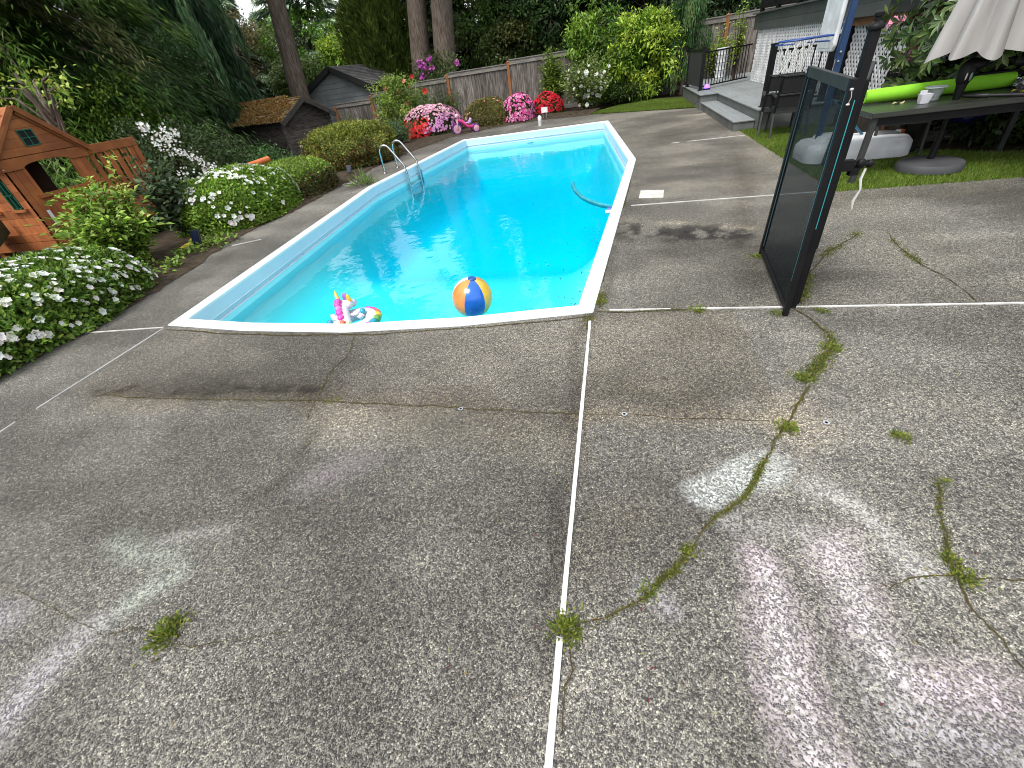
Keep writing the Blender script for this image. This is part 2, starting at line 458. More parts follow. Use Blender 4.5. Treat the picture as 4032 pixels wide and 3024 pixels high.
def shrub(parent, base, h, r, nst, per, L, W, pal, lean=(0, 0), t0=.18, droop=.25, seed=0, bare=False, w=None, side=True, name='foliage'):
    """open shrub: stems that fork and carry pairs of leaves"""
    base = np.array(base, float); mb = MB(); PP = []; DD = []; NN = []
    tips = []
    for k in range(nst):
        a = rng.uniform(0, 6.28); rr = r * math.sqrt(rng.uniform(.02, 1)); hh = h * rng.uniform(.55, 1.05) * (1 - .35 * (rr / r) ** 2)
        e = base + np.array([math.cos(a) * rr + lean[0], math.sin(a) * rr + lean[1], hh])
        m = base * .5 + e * .5 + np.array([math.cos(a), math.sin(a), 0]) * (-rr * .12) + np.array([0, 0, hh * .12])
        s0 = base + np.array([math.cos(a), math.sin(a), 0]) * r * .12
        ts = np.linspace(0, 1, 7)[:, None]
        cv = s0 * (1 - ts) ** 2 + 2 * m * ts * (1 - ts) + e * ts ** 2
        mb.tube(cv, np.linspace(.012, .003, 7) * (h / 1.2) ** .5, 5)
        tips.append(e)
        t = rng.uniform(t0, 1, per)[:, None]
        p = s0 * (1 - t) ** 2 + 2 * m * t * (1 - t) + e * t ** 2
        tg = nrm(2 * (1 - t) * (m - s0) + 2 * t * (e - m))
        o_ = nrm(rng.normal(size=(per, 3)) * np.array([1, 1, .45]))
        off = o_ * (rng.random((per, 1)) * (.35 if side else .05) * r)
        PP.append(p + off * (.35 + .65 * t)); DD.append(nrm(o_ * .9 + tg * .5 - np.array([0, 0, droop]))); NN.append(nrm(rdir(per) * .45 + np.array([0, 0, 1.0]) + o_ * .2))
    P, D, N = np.concatenate(PP), np.concatenate(DD), np.concatenate(NN); n = len(P)
    leafmesh(name, P, D, N, L * rng.uniform(.65, 1.25, n), W * rng.uniform(.7, 1.2, n), pick(pal, n, w=w), LEAF, parent, fold=.2)
    mb.build('stems', TWIG, parent)
    return np.array(tips), P
def canopy(parent, c, rad, ncl, per, cs, L, W, pal, seed=0, flat=.6, name='crown', shell=.45, mat=None, cut=None, hang=.1, fold=0.0, w=None):
    c = np.array(c, float); rad = np.array(rad, float)
    u = rdir(ncl); rr = (shell + (1 - shell) * rng.random(ncl) ** .6) * (1 + .16 * lump(u * 2.5 + seed, 1, seed))
    K = c + u * rr[:, None] * rad
    if cut is not None: K = K[cut(K)]; ncl = len(K)
    P = np.repeat(K, per, 0) + rng.normal(size=(ncl * per, 3)) * np.array([1, 1, flat]) * cs
    n = len(P); o_ = nrm((P - c) / rad)
    D = nrm(rdir(n) * .8 + o_ * .5 - np.array([0, 0, hang])); N = nrm(rdir(n) * .7 + np.array([0, 0, 1.0]) + o_ * .4)
    Cc = np.repeat(pick(pal, ncl, .22, w), per, 0) * rng.uniform(.75, 1.25, (n, 1))
    o = leafmesh(name, P, D, N, L * rng.uniform(.7, 1.3, n), W * rng.uniform(.7, 1.3, n), Cc, mat or LEAF, parent, fold=fold)
    return o, K
def limbs(parent, base, top, K, r0, name='trunk', mat=None, nl=14, bend=.1):
    base = np.array(base, float); top = np.array(top, float); mb = MB()
    ts = np.linspace(0, 1, 9)
    ax = [base + (top - base) * t + np.array([math.sin(t * 5) * bend, math.cos(t * 4) * bend, 0]) * t for t in ts]
    mb.tube(ax, [r0 * (1 - .75 * t) * (1.35 if i == 0 else 1) for i, t in enumerate(ts)], 12)
    if K is not None and len(K):
        for k in rng.choice(len(K), min(nl, len(K)), replace=False):
            t = np.clip((K[k][2] - base[2]) / max(top[2] - base[2], .1) - .2, .15, .95)
            s0 = base + (top - base) * t
            mb.tube([s0, (s0 + K[k]) / 2 + np.array([0, 0, .08 * (top[2] - base[2])]), K[k]], [r0 * .3, r0 * .2, r0 * .06], 6)
    return mb.build(name, mat or BARK, parent, smooth=True)
def conifer(parent, base, h, R, z0, nbr, npts, nsp, L, W, pal, droop=.35, rise=.05, mode='spray', trunk_r=.25, trunk=None, zdense=None, sp=.12,
            azr=None, taper=1.0, name='crown', mat=None, lean=(0, 0), tmat=None, fold=0.0):
    """branches set on a trunk, each carrying flat sprays or hanging strands"""
    base = np.array(base, float); PP = []; DD = []; NN = []; CC = []; mb = MB()
    ax = np.array([lean[0], lean[1], h])
    mb.tube([base + ax * t for t in np.linspace(0, 1, 7)], [trunk_r * (1.25 if t == 0 else 1) * (1 - .85 * t) for t in np.linspace(0, 1, 7)], 12)
    for k in range(nbr):
        t = (k + rng.random()) / nbr
        if zdense: t = t ** zdense
        z = z0 + (h - z0) * t
        Lb = R * (1 - ((z - z0) / (h - z0)) ** taper * .95) * rng.uniform(.72, 1.12)
        a = rng.uniform(*(azr or (0, 6.283)))
        d = np.array([math.cos(a), math.sin(a), 0]); s = np.array([-d[1], d[0], 0])
        tt = rng.uniform(.12, 1, npts)[:, None]
        cur = base + ax * (z / h) * np.array([1, 1, 1]) * 1.0
        f = lambda q: cur + d * Lb * q + np.array([0, 0, 1]) * (rise * Lb * q - droop * Lb * q ** 2)
        mb.tube([f(0), f(.35), f(.7), f(1.0)], [.026 * Lb ** .5, .018 * Lb ** .5, .010 * Lb ** .5, .004], 5)
        p = f(tt) + s * rng.normal(size=(npts, 1)) * sp * Lb * (1.1 - .7 * tt)
        bc = pick(pal, 1, .25)
        if mode == 'hang':
            for j in range(nsp):
                off = rng.normal(size=(npts, 3)) * .05
                for q in range(4):
                    PP.append(p + off + np.array([0, 0, -1]) * L * .72 * q * rng.uniform(.8, 1.1, (npts, 1)))
                    DD.append(nrm(np.array([0, 0, -1.0]) + d * .12 + rng.normal(size=(npts, 3)) * .13)); NN.append(rdir(npts))
                    CC.append(bc * rng.uniform(.6, 1.35, (npts, 1)) * (1 + .1 * q))
        else:
            for j in range(nsp):
                sd = np.where(rng.random((npts, 1)) < .5, 1.0, -1.0)
                dd = nrm(d * rng.uniform(.5, 1.2, (npts, 1)) + s * sd * rng.uniform(.1, 1.0, (npts, 1)) - np.array([0, 0, 1]) * rng.uniform(.25, 1.1, (npts, 1)) * (droop + .35))
                PP.append(p + rng.normal(size=(npts, 3)) * .06 * Lb ** .5); DD.append(dd); NN.append(nrm(np.array([0, 0, 1.0]) + rdir(npts) * .5))
                CC.append(bc * rng.uniform(.6, 1.35, (npts, 1)) * (.9 + .35 * tt))
    P, D, N, Cc = (np.concatenate(q) for q in (PP, DD, NN, CC)); n = len(P)
    leafmesh(name, P, D, N, L * rng.uniform(.6, 1.3, n), W * rng.uniform(.7, 1.3, n), Cc, mat or NEEDLE, parent, fold=fold, wide=.35)
    mb.build('trunk', tmat or BARK, parent, smooth=True)

def copy_tree(o, parent=None):
    c = o.copy(); C.objects.link(c)
    if parent is not None: c.parent = parent
    ORG[c.name] = ORG.get(o.name, np.zeros(3))
    for ch in list(o.children): copy_tree(ch, c)
    return c

# ------------------------------------------------------------------ numeric noise, masks
def vnoise(x, y, sc, oc=4, seed=0):
    tot = np.zeros_like(x); amp = 1.0; s = 0.0
    for o in range(oc):
        r = np.random.default_rng(seed * 31 + o); T = r.random((128, 128))
        u, v = x / sc, y / sc; i, j = np.floor(u).astype(int), np.floor(v).astype(int)
        a, b = u - i, v - j; a = a*a*(3-2*a); b = b*b*(3-2*b)
        g = lambda p, q: T[p % 128, q % 128]
        tot += amp * (g(i, j)*(1-a)*(1-b) + g(i+1, j)*a*(1-b) + g(i, j+1)*(1-a)*b + g(i+1, j+1)*a*b)
        s += amp; amp *= .55; sc *= .5
    return tot / s
def sstep(a, b, x):
    t = np.clip((x - a) / (b - a), 0, 1); return t*t*(3-2*t)
def inpoly(x, y, poly):
    c = np.zeros(x.shape, bool); n = len(poly)
    for i in range(n):
        (x0, y0), (x1, y1) = poly[i], poly[(i+1) % n]
        if y0 == y1: continue
        k = ((y0 > y) != (y1 > y)) & (x < (x1-x0) * (y-y0) / (y1-y0) + x0); c ^= k
    return c
def dseg(x, y, pts):
    d = np.full(x.shape, 1e9)
    for (x0, y0), (x1, y1) in zip(pts[:-1], pts[1:]):
        L2 = (x1-x0)**2 + (y1-y0)**2 + 1e-12
        t = np.clip(((x-x0)*(x1-x0) + (y-y0)*(y1-y0)) / L2, 0, 1)
        d = np.minimum(d, np.hypot(x - x0 - t*(x1-x0), y - y0 - t*(y1-y0)))
    return d
def GP(*pp): return [tuple(G(px, py)[:2]) for px, py in pp]
def grid(name, xs, ys, zf, keep, mat, kind='structure'):
    X, Y = np.meshgrid(xs, ys); nx, ny = len(xs), len(ys)
    Z = zf(X, Y)
    cxx = (X[:-1, :-1] + X[1:, 1:]) / 2; cyy = (Y[:-1, :-1] + Y[1:, 1:]) / 2
    k = keep(cxx, cyy)
    j, i = np.nonzero(k); a = j * nx + i
    F = np.stack([a, a+1, a+nx+1, a+nx], 1)
    use = np.unique(F); mp_ = np.full(nx*ny, -1); mp_[use] = np.arange(len(use)); F = mp_[F]
    V = np.stack([X.ravel(), Y.ravel(), Z.ravel()], 1)[use]
    me = bpy.data.meshes.new(name)
    me.vertices.add(len(V)); me.vertices.foreach_set('co', V.astype(np.float32).ravel())
    me.loops.add(F.size); me.loops.foreach_set('vertex_index', F.astype(np.int32).ravel())
    me.polygons.add(len(F)); me.polygons.foreach_set('loop_start', np.arange(len(F), dtype=np.int32) * 4)
    me.polygons.foreach_set('use_smooth', [True] * len(F))
    me.materials.append(mat); me.update(calc_edges=True)
    o = link(me, name, None)
    if kind: o['kind'] = kind
    return o, V

# ------------------------------------------------------------------ pool outline, deck
POOL = [(-4.42, 3.12), (-3.4, 2.98), (-2.27, 2.91), (-1.2, 2.98), (-.12, 3.15), (.49, 9.0), (-.02, 14.82), (-4.42, 14.5), (-4.97, 8.9)]
def offset(poly, d):
    n = len(poly); out = []
    for i in range(n):
        p0, p1, p2 = (np.array(poly[k % n], float) for k in (i-1, i, i+1))
        a = p1 - p0; a /= np.linalg.norm(a); b = p2 - p1; b /= np.linalg.norm(b)
        na, nb = np.array([-a[1], a[0]]), np.array([-b[1], b[0]])
        m = (na + nb); m /= max(1e-6, 1 + na @ nb)
        out.append(tuple(p1 + m * d))
    return out
DECK = [(-5.6, -4), (9, -4), (9, 6.0), (2.66, 6.0), (2.66, 10.9), (2.62, 15.25), (-.5, 16.95), (-2.0, 17.35), (-4.0, 16.8), (-5.2, 15.7), (-5.75, 13.6),
        (-6.05, 11.5), (-6.0, 9.5), (-5.9, 7.5), (-6.05, 6.0), (-5.75, 4.8), (-5.6, 4.0), (-5.55, 2.3)]
def gz(x, y):
    """terrain height: level round the pool, falling away to the left and behind"""
    t = sstep(-7.1, -8.5, x) * .62 + sstep(18, 24, y) * sstep(2, -6, x) * .3
    return -.03 - t
xs = np.concatenate([np.arange(-120, -24, 8), np.arange(-24, 10, .5), np.arange(10, 121, 10)])
ys = np.concatenate([np.arange(-60, -4, 8), np.arange(-4, 30, .5), np.arange(30, 161, 10)])
grid('ground', xs, ys, lambda x, y: gz(x, y) + .03 * (vnoise(x, y, 1.5, 3, 4) - .5) * (np.abs(y) < 40),
     lambda x, y: ~((x > -5) & (x < 2.2) & (y > 0) & (y < 15.0)), SOIL)

inner_hole = offset(POOL, .04)
dx = np.concatenate([np.arange(-6.3, 2.66, .03), np.arange(2.66, 4.8, .03), [6, 9]])
dy = np.concatenate([[-4, -2, -.6], np.arange(-.3, 6.0, .03), np.arange(6.0, 17.6, .05)])
deck, DV = grid('pool_deck', dx, dy, lambda x, y: np.zeros_like(x) + .004 * (vnoise(x, y, 2.0, 3, 9) - .5),
                lambda x, y: inpoly(x, y, DECK) & ~inpoly(x, y, inner_hole), AGG)
X, Y = DV[:, 0], DV[:, 1]
wx = X + .10 * (vnoise(X, Y, .5, 3, 21) - .5) * 2; wy = Y + .10 * (vnoise(X, Y, .5, 3, 22) - .5) * 2
T = np.ones((len(X), 3))
def mul(mask, col):
    global T
    T = T * (1 - mask[:, None] + mask[:, None] * np.array(col))
n1 = vnoise(wx, wy, 1.3, 5, 1); n2 = vnoise(wx * 1.0, wy * 2.2, .8, 5, 2); n3 = vnoise(X, Y, .16, 3, 3)
T *= (.78 + .48 * sstep(.30, .70, n1))[:, None]
T *= (.82 + .40 * sstep(.28, .72, n2))[:, None]
T *= (.90 + .2 * n3)[:, None]
# each slab weathered its own way
for x0, x1, y0, y1, c in ((-4.42, -.14, 1.97, 3.0, (.86, .84, .81)), (-.14, .95, 1.9, 3.12, (.92, .89, .84)), (.3, 2.7, 6.03, 10.2, (.92, .9, .87)), (-.3, 2.7, 10.2, 18, (.95, .92, .88)), (-6, -4.45, 0, 6, (.95, .96, .97)), (.2, 2.9, 3.1, 6.0, (.90, .89, .87))):
    mul(((X > x0) & (X < x1) & (Y > y0) & (Y < y1)).astype(float), c)
def smear(pts, r, col, amt, soft=.9, ns=.12, seed=7, sq=1.0):
    d = dseg(wx, wy, GP(*pts)) * (1 + 0 * X); k = vnoise(X, Y, ns, 3, seed)
    if sq > 1: k = sstep(.42, .58, k) * 1.1 - .3
    return np.clip(np.clip(1 - d / r, 0, 1) ** soft * (.35 + .9 * k) * amt, 0, 1)
def stain(pts, r, col, amt, **k): mul(np.clip(smear(pts, r, col, amt, **k), 0, 1), col)
DK = (.36, .33, .31)
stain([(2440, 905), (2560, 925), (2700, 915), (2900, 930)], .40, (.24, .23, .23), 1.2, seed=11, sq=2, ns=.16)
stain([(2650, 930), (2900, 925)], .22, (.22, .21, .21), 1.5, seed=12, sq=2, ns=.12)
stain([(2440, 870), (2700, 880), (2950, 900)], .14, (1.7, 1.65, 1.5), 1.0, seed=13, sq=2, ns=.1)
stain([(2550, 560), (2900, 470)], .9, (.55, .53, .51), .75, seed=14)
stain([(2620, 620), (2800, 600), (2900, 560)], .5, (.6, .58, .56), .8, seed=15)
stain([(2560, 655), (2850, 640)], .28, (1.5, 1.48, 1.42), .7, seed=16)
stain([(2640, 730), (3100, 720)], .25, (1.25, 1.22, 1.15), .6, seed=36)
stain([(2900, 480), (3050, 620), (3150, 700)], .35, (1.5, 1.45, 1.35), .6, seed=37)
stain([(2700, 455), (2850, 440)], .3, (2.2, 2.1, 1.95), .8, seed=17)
stain([(2900, 600), (2930, 900), (2960, 1100)], .2, (.62, .58, .52), .8, seed=18)
stain([(380, 1545), (900, 1555), (1250, 1560)], .24, (.50, .45, .39), .8, seed=19)
stain([(1250, 1580), (1700, 1600), (2250, 1625)], .22, (.58, .52, .45), .8, seed=20)
stain([(500, 1470), (1300, 1480)], .35, (.72, .7, .68), .8, seed=21)
stain([(1700, 1660), (1250, 1650), (2200, 1720)], .25, (1.35, 1.3, 1.18), .75, seed=22)
stain([(400, 1585), (800, 1600), (1200, 1600)], .14, (1.4, 1.34, 1.22), .8, seed=41)
stain([(700, 1540), (1000, 1545), (1230, 1555)], .10, (.34, .29, .22), 1.1, seed=42, ns=.07, sq=2)
stain([(380, 1545), (520, 1530)], .07, (.32, .27, .2), 1.1, seed=43, ns=.06, sq=2)
stain([(2320, 1640), (2800, 1655), (3080, 1665)], .10, (1.5, 1.4, 1.2), .8, seed=23)
stain([(2450, 1520), (2750, 1560)], .22, (.62, .6, .55), .8, seed=24)
stain([(2700, 1300), (2950, 1300)], .25, (.6, .58, .56), .7, seed=25)
stain([(3100, 1600), (3200, 1680), (3100, 1700)], .16, (1.55, 1.45, 1.3), .8, seed=26)
stain([(2220, 1900), (2205, 2200), (2190, 2700)], .07, (.45, .44, .43), .8, seed=27)
stain([(2300, 1300), (2260, 1900)], .08, (.6, .58, .55), .8, seed=28)
stain([(1250, 1680), (1180, 1850), (1000, 1960)], .09, (.5, .49, .47), .9, seed=29)
stain([(300, 1900), (800, 1800), (1100, 1780)], .25, (.72, .71, .70), .8, seed=30)
stain([(100, 1900), (700, 2050), (1300, 2300)], .3, (.8, .79, .78), .8, seed=31)
stain([(2450, 2050), (2330, 2200)], .22, (1.3, 1.22, 1.12), .8, seed=32)
stain([(0, 1490), (600, 1240), (900, 1000)], .2, (.75, .73, .68), .8, seed=33)
stain([(1360, 750), (1640, 590), (1900, 505), (2300, 450)], .45, (.55, .53, .51), .9, seed=34)
stain([(2330, 1300), (2340, 1230), (2460, 800)], .10, (.5, .47, .4), .8, seed=35)
stain([(3200, 800), (3900, 740)], .35, (.85, .82, .72), .8, seed=38)
stain([(3300, 1500), (4000, 1650)], .4, (1.18, 1.16, 1.12), .7, seed=39)
stain([(3650, 1000), (4000, 1000)], .6, (1.15, 1.13, 1.1), .7, seed=40)
CH = np.ones((len(X), 3)) * .7; CA = np.zeros(len(X))
def chalk(pts, r, col, amt, **k):
    global CH, CA
    k['soft'] = k.get('soft', 1.25); m = np.clip(smear(pts, r * 1.35, col, amt * 1.15, **k), 0, .95)
    w = m / np.maximum(m + CA, 1e-6)
    CH = CH * (1 - w[:, None]) + np.array(col) * w[:, None]; CA = np.maximum(CA, m)
WH, PK, GN, VI = (.60, .59, .58), (.60, .51, .56), (.50, .57, .49), (.54, .51, .57)
chalk([(2790, 1930), (2920, 1880), (2980, 1850), (3060, 1840)], .085, (.56, .60, .58), 1.25, soft=.6, seed=50)
chalk([(3240, 1925), (3380, 2010), (3520, 2130), (3640, 2230)], .075, WH, .8, seed=51)
chalk([(2980, 2220), (3050, 2450), (3110, 2620), (3200, 2850), (3290, 3020)], .11, PK, 1.15, seed=52)
chalk([(3020, 2300), (3080, 2560), (3240, 2950)], .05, WH, 1.2, seed=53)
chalk([(2900, 2060), (3150, 2080), (3330, 2180)], .09, WH, .6, seed=54)
chalk([(3300, 2180), (3390, 2350), (3420, 2500), (3560, 2640), (3750, 2720), (3980, 2760)], .13, PK, 1.05, seed=55)
chalk([(3360, 2280), (3430, 2480), (3620, 2640)], .07, WH, 1.2, seed=56)
chalk([(3600, 2820), (3800, 2960), (4032, 3000)], .16, VI, .8, seed=57)
chalk([(3500, 2700), (3700, 2950)], .14, WH, .7, seed=58)
chalk([(2560, 2350), (2620, 2400)], .05, VI, .9, seed=59)
chalk([(390, 2440), (520, 2350), (650, 2280)], .09, GN, .8, seed=60)
chalk([(520, 2110), (640, 2170), (620, 2260)], .10, GN, .55, seed=61)
chalk([(680, 2100), (900, 2080)], .05, WH, .55, seed=62)
chalk([(0, 2850), (130, 2680), (330, 2480)], .09, VI, .75, seed=63)
chalk([(1250, 1900), (1450, 1800)], .13, PK, .35, seed=64)
chalk([(0, 2400), (80, 2440)], .1, VI, .5, seed=65)
me = deck.data
for nm, arr in (('Tint', np.concatenate([np.clip(T, .12, 2.6), np.ones((len(X), 1))], 1)), ('Chalk', np.concatenate([CH, CA[:, None]], 1))):
    a = me.color_attributes.new(nm, 'FLOAT_COLOR', 'POINT'); a.data.foreach_set('color', arr.astype(np.float32).ravel())

# soil of the flower beds, lapping raggedly over the deck edge
def bed(name, edge, out, mat, h=.05):
    vs = []; fs = []; P = []
    for (a, b), (c, d) in zip(edge[:-1], edge[1:]):
        n = max(2, int(math.hypot(c-a, d-b) / .12))
        P += [(a + (c-a) * i / n, b + (d-b) * i / n) for i in range(n)]
    P.append(edge[-1]); n = len(P)
    for i, p in enumerate(P):
        q = P[min(i+1, n-1)]; r = P[max(i-1, 0)]; t = np.array([q[0]-r[0], q[1]-r[1]]); t /= np.linalg.norm(t); nn = np.array([-t[1], t[0]])
        j = random.uniform(-.05, .05)
        for k, (o_, z) in enumerate(((-.10 + j, .006), (-.04 + j, .022), (.25, h), (1.0, h * 1.2), (out, -.06))):
            vs.append((p[0] + nn[0] * o_, p[1] + nn[1] * o_, z + random.uniform(-.004, .012) * (k > 0)))
    for i in range(n - 1):
        for k in range(4): a = i * 5 + k; fs.append((a, a+1, a+6, a+5))
    o = MB().add(vs, fs).build(name, mat, None, smooth=True); o['kind'] = 'structure'; return o
EDGE = [(-5.55, .3), (-5.55, 2.3), (-5.6, 4.0), (-5.75, 4.8), (-6.05, 6.0), (-5.9, 7.5), (-6.0, 9.5), (-6.05, 11.5), (-5.75, 13.6), (-5.2, 15.7), (-4.0, 16.8), (-2.0, 17.35), (-.55, 16.95)]
bed('flower_bed', EDGE, 2.6, SOIL)

# ------------------------------------------------------------------ the pool
LINER, nt, b_, _ = newmat('pool_liner')
tcn = nt.nodes.new('ShaderNodeTexCoord'); no = nt.nodes.new('ShaderNodeTexNoise'); no.inputs['Scale'].default_value = 1.2; no.inputs['Detail'].default_value = 5
mxx = nt.nodes.new('ShaderNodeMixRGB'); mxx.inputs[1].default_value = (.42, .88, .93, 1); mxx.inputs[2].default_value = (.36, .85, .92, 1)
nt.links.new(tcn.outputs['Object'], no.inputs[0]); nt.links.new(no.outputs[0], mxx.inputs[0]); nt.links.new(mxx.outputs[0], b_.inputs['Base Color'])
b_.inputs['Roughness'].default_value = .5
pool = thing('swimming_pool', (-2.3, 9, 0), 'long six sided swimming pool with white coping and turquoise liner', 'swimming pool')
def densify(poly, d=.25):
    out = []
    for i in range(len(poly)):
        p, q = np.array(poly[i], float), np.array(poly[(i+1) % len(poly)], float); n = max(1, int(np.linalg.norm(q-p) / d))
        out += [tuple(p + (q-p) * k / n) for k in range(n)]
    return out
def ring(name, prof, mat, parent, poly=POOL):
    """sweep a profile of (inward offset, z) round the pool outline"""
    mb = MB(); loops = [densify(poly)] if False else []
    for d, z in prof: loops.append([(x, y, z) for x, y in offset(poly, d)])
    n = len(loops[0]); vs = [p for l in loops for p in l]; fs = []
    for i in range(len(loops) - 1):
        for k in range(n): fs.append((i*n+k, i*n+(k+1) % n, (i+1)*n+(k+1) % n, (i+1)*n+k))
    return mb.add(vs, fs).build(name, mat, parent)
ring('coping', [(-.012, -.03), (-.012, .008), (.0, .016), (.118, .016), (.128, .006), (.128, -.02)], COPW, pool)
ring('coping_face', [(.126, -.015), (.130, -.145), (.136, -.15), (.136, -.158), (.120, -.162), (.118, -.205), (.145, -.215)], COPB, pool)
ring('liner_wall', [(.14, -.21), (.145, -2.4)], LINER, pool)
def fz(x, y):
    z = -.78 - .62 * sstep(5.3, 7.6, y) + .03 * (vnoise(x, y, 1.2, 2, 5) - .5)
    d = dseg(x, y, POOL + [POOL[0]]) - .12
    return z + (-.34 - z) * np.clip(1 - d / .8, 0, 1) ** 2.2
fl, _ = grid('pool_floor', np.arange(-5.3, .9, .1), np.arange(2.7, 15.2, .1), fz, lambda x, y: inpoly(x, y, offset(POOL, .0)), LINER, None)
fl.parent = pool; fl.matrix_parent_inverse = Matrix.Translation((2.3, -9, 0))
WZ = -.28
WATER, nt, b_, out = newmat('pool_water')
N, L = nt.nodes, nt.links; N.remove(b_)
fr = N.new('ShaderNodeFresnel'); fr.inputs[0].default_value = 1.33
tr = N.new('ShaderNodeBsdfTransparent'); gl = N.new('ShaderNodeBsdfGlossy'); gl.inputs['Roughness'].default_value = .015
ms = N.new('ShaderNodeMixShader'); tcn = N.new('ShaderNodeTexCoord')
w1 = N.new('ShaderNodeTexNoise'); w1.inputs['Scale'].default_value = 1.6; w1.inputs['Detail'].default_value = 3; w1.inputs['Distortion'].default_value = .4
w2 = N.new('ShaderNodeTexNoise'); w2.inputs['Scale'].default_value = 9; w2.inputs['Detail'].default_value = 2
wa = N.new('ShaderNodeMath'); wa.operation = 'MULTIPLY_ADD'; wa.inputs[1].default_value = .12
bu = N.new('ShaderNodeBump'); bu.inputs['Strength'].default_value = .10; bu.inputs['Distance'].default_value = .10
L.new(tcn.outputs['Object'], w1.inputs[0]); L.new(tcn.outputs['Object'], w2.inputs[0]); L.new(w2.outputs[0], wa.inputs[0]); L.new(w1.outputs[0], wa.inputs[2])
L.new(wa.outputs[0], bu.inputs['Height']); L.new(bu.outputs[0], fr.inputs['Normal']); L.new(bu.outputs[0], gl.inputs['Normal'])
L.new(fr.outputs[0], ms.inputs[0]); L.new(tr.outputs[0], ms.inputs[1]); L.new(gl.outputs[0], ms.inputs[2]); L.new(ms.outputs[0], out.inputs[0])
va = N.new('ShaderNodeVolumeAbsorption'); va.inputs['Color'].default_value = (0.0, .938, .985, 1); va.inputs['Density'].default_value = 1.35
L.new(va.outputs[0], out.inputs['Volume'])
wp = offset(POOL, .06)[::-1]
wat = MB().prism([(x, y, -2.6) for x, y in wp], (0, 0, 2.6 + WZ)).build('pool_water', WATER); wat['kind'] = 'structure'

# scum and specks along the waterline
LP = densify(offset(POOL, .117), .02); LP = np.array(LP); kk = rng.choice(len(LP), 900); P = np.concatenate([LP[kk] + rng.normal(size=(900, 2)) * .002, (-.205 + rng.normal(size=900) * .006)[:, None]], 1)
cen = np.array([-2.3, 9.0, -.2]); P = P + nrm((cen - P) * np.array([1, 1, 0])) * .008
o = leafmesh('waterline_specks', P, nrm(rng.normal(size=(900, 3)) * np.array([1, 1, .3])), rdir(900), rng.uniform(.006, .022, 900), rng.uniform(.004, .009, 900), pick([(.16, .15, .11), (.10, .11, .09), (.28, .27, .22)], 900), leafmat('scum', .05, .8, .1), pool, fold=0); o['kind'] = 'stuff'
# thin ring drifting by the far wall
q = G(2090, 557, WZ + .004)
lt = thing('dive_ring', tuple(q), 'thin round teal ring floating on the water by the far end wall', 'ring')
MB().tube([q + (.2 * math.cos(t), .2 * math.sin(t), 0) for t in np.linspace(0, 6.2832, 41)], .014, 8, caps=False).build('hoop', M('ring_teal', (.10, .42, .55), .4), lt, smooth=True)

# white expansion strips between the slabs
STRIP = M('joint_plastic', (.66, .66, .65), .6, dirt=(.36, .33, .28), dscale=6, damt=.45)
def strip(a, b, w, gaps=()):
    mb = MB(); a, b = np.array(a, float), np.array(b, float); L_ = np.linalg.norm(b - a); n = int(L_ / .16) + 1
    d = (b - a) / L_; s = np.array([-d[1], d[0]]); z = .0085
    prof = [(t, w * random.uniform(.92, 1.05), random.uniform(-.0008, .0008)) for t in np.linspace(0, 1, n + 1)]
    for (t0, w0, j0), (t1, w1_, j1) in zip(prof[:-1], prof[1:]):
        if any(g0 <= (t0 + t1) / 2 <= g1 for g0, g1 in gaps): continue
        p, q = a + (b - a) * t0 + s * j0, a + (b - a) * t1 + s * j1
        P = [p - s*w0/2, p + s*w0/2, q + s*w1_/2, q - s*w1_/2]
        mb.add([(x, y, -.01) for x, y in P] + [(x, y, z) for x, y in P], [(4,5,6,7), (0,1,5,4), (1,2,6,5), (2,3,7,6), (3,0,4,7)])
    o = mb.build('joint_strip', STRIP); o['kind'] = 'structure'; return o
strip((-.13, 3.0), (-.155, .74), .021, [(.0, .02)]); strip((-.157, .66), (-.175, -2.0), .024)
strip((.02, 3.175), (4.9, 3.06), .016, [(.055, .075), (.10, .14), (.25, .272)])
strip((-5.42, 2.99), (-4.45, 3.07), .012); strip((-4.43, 3.04), (-4.40, -1.0), .009, [(.1, .13), (.3, .34), (.5, .55)])
strip((.30, 6.07), (2.66, 6.02), .016); strip((.95, 10.22), (2.62, 10.22), .014, [(.0, .15), (.3, .34)])
strip(G(915, 968)[:2], G(1030, 943)[:2], .014); strip(G(1345, 728)[:2], G(1432, 712)[:2], .018)

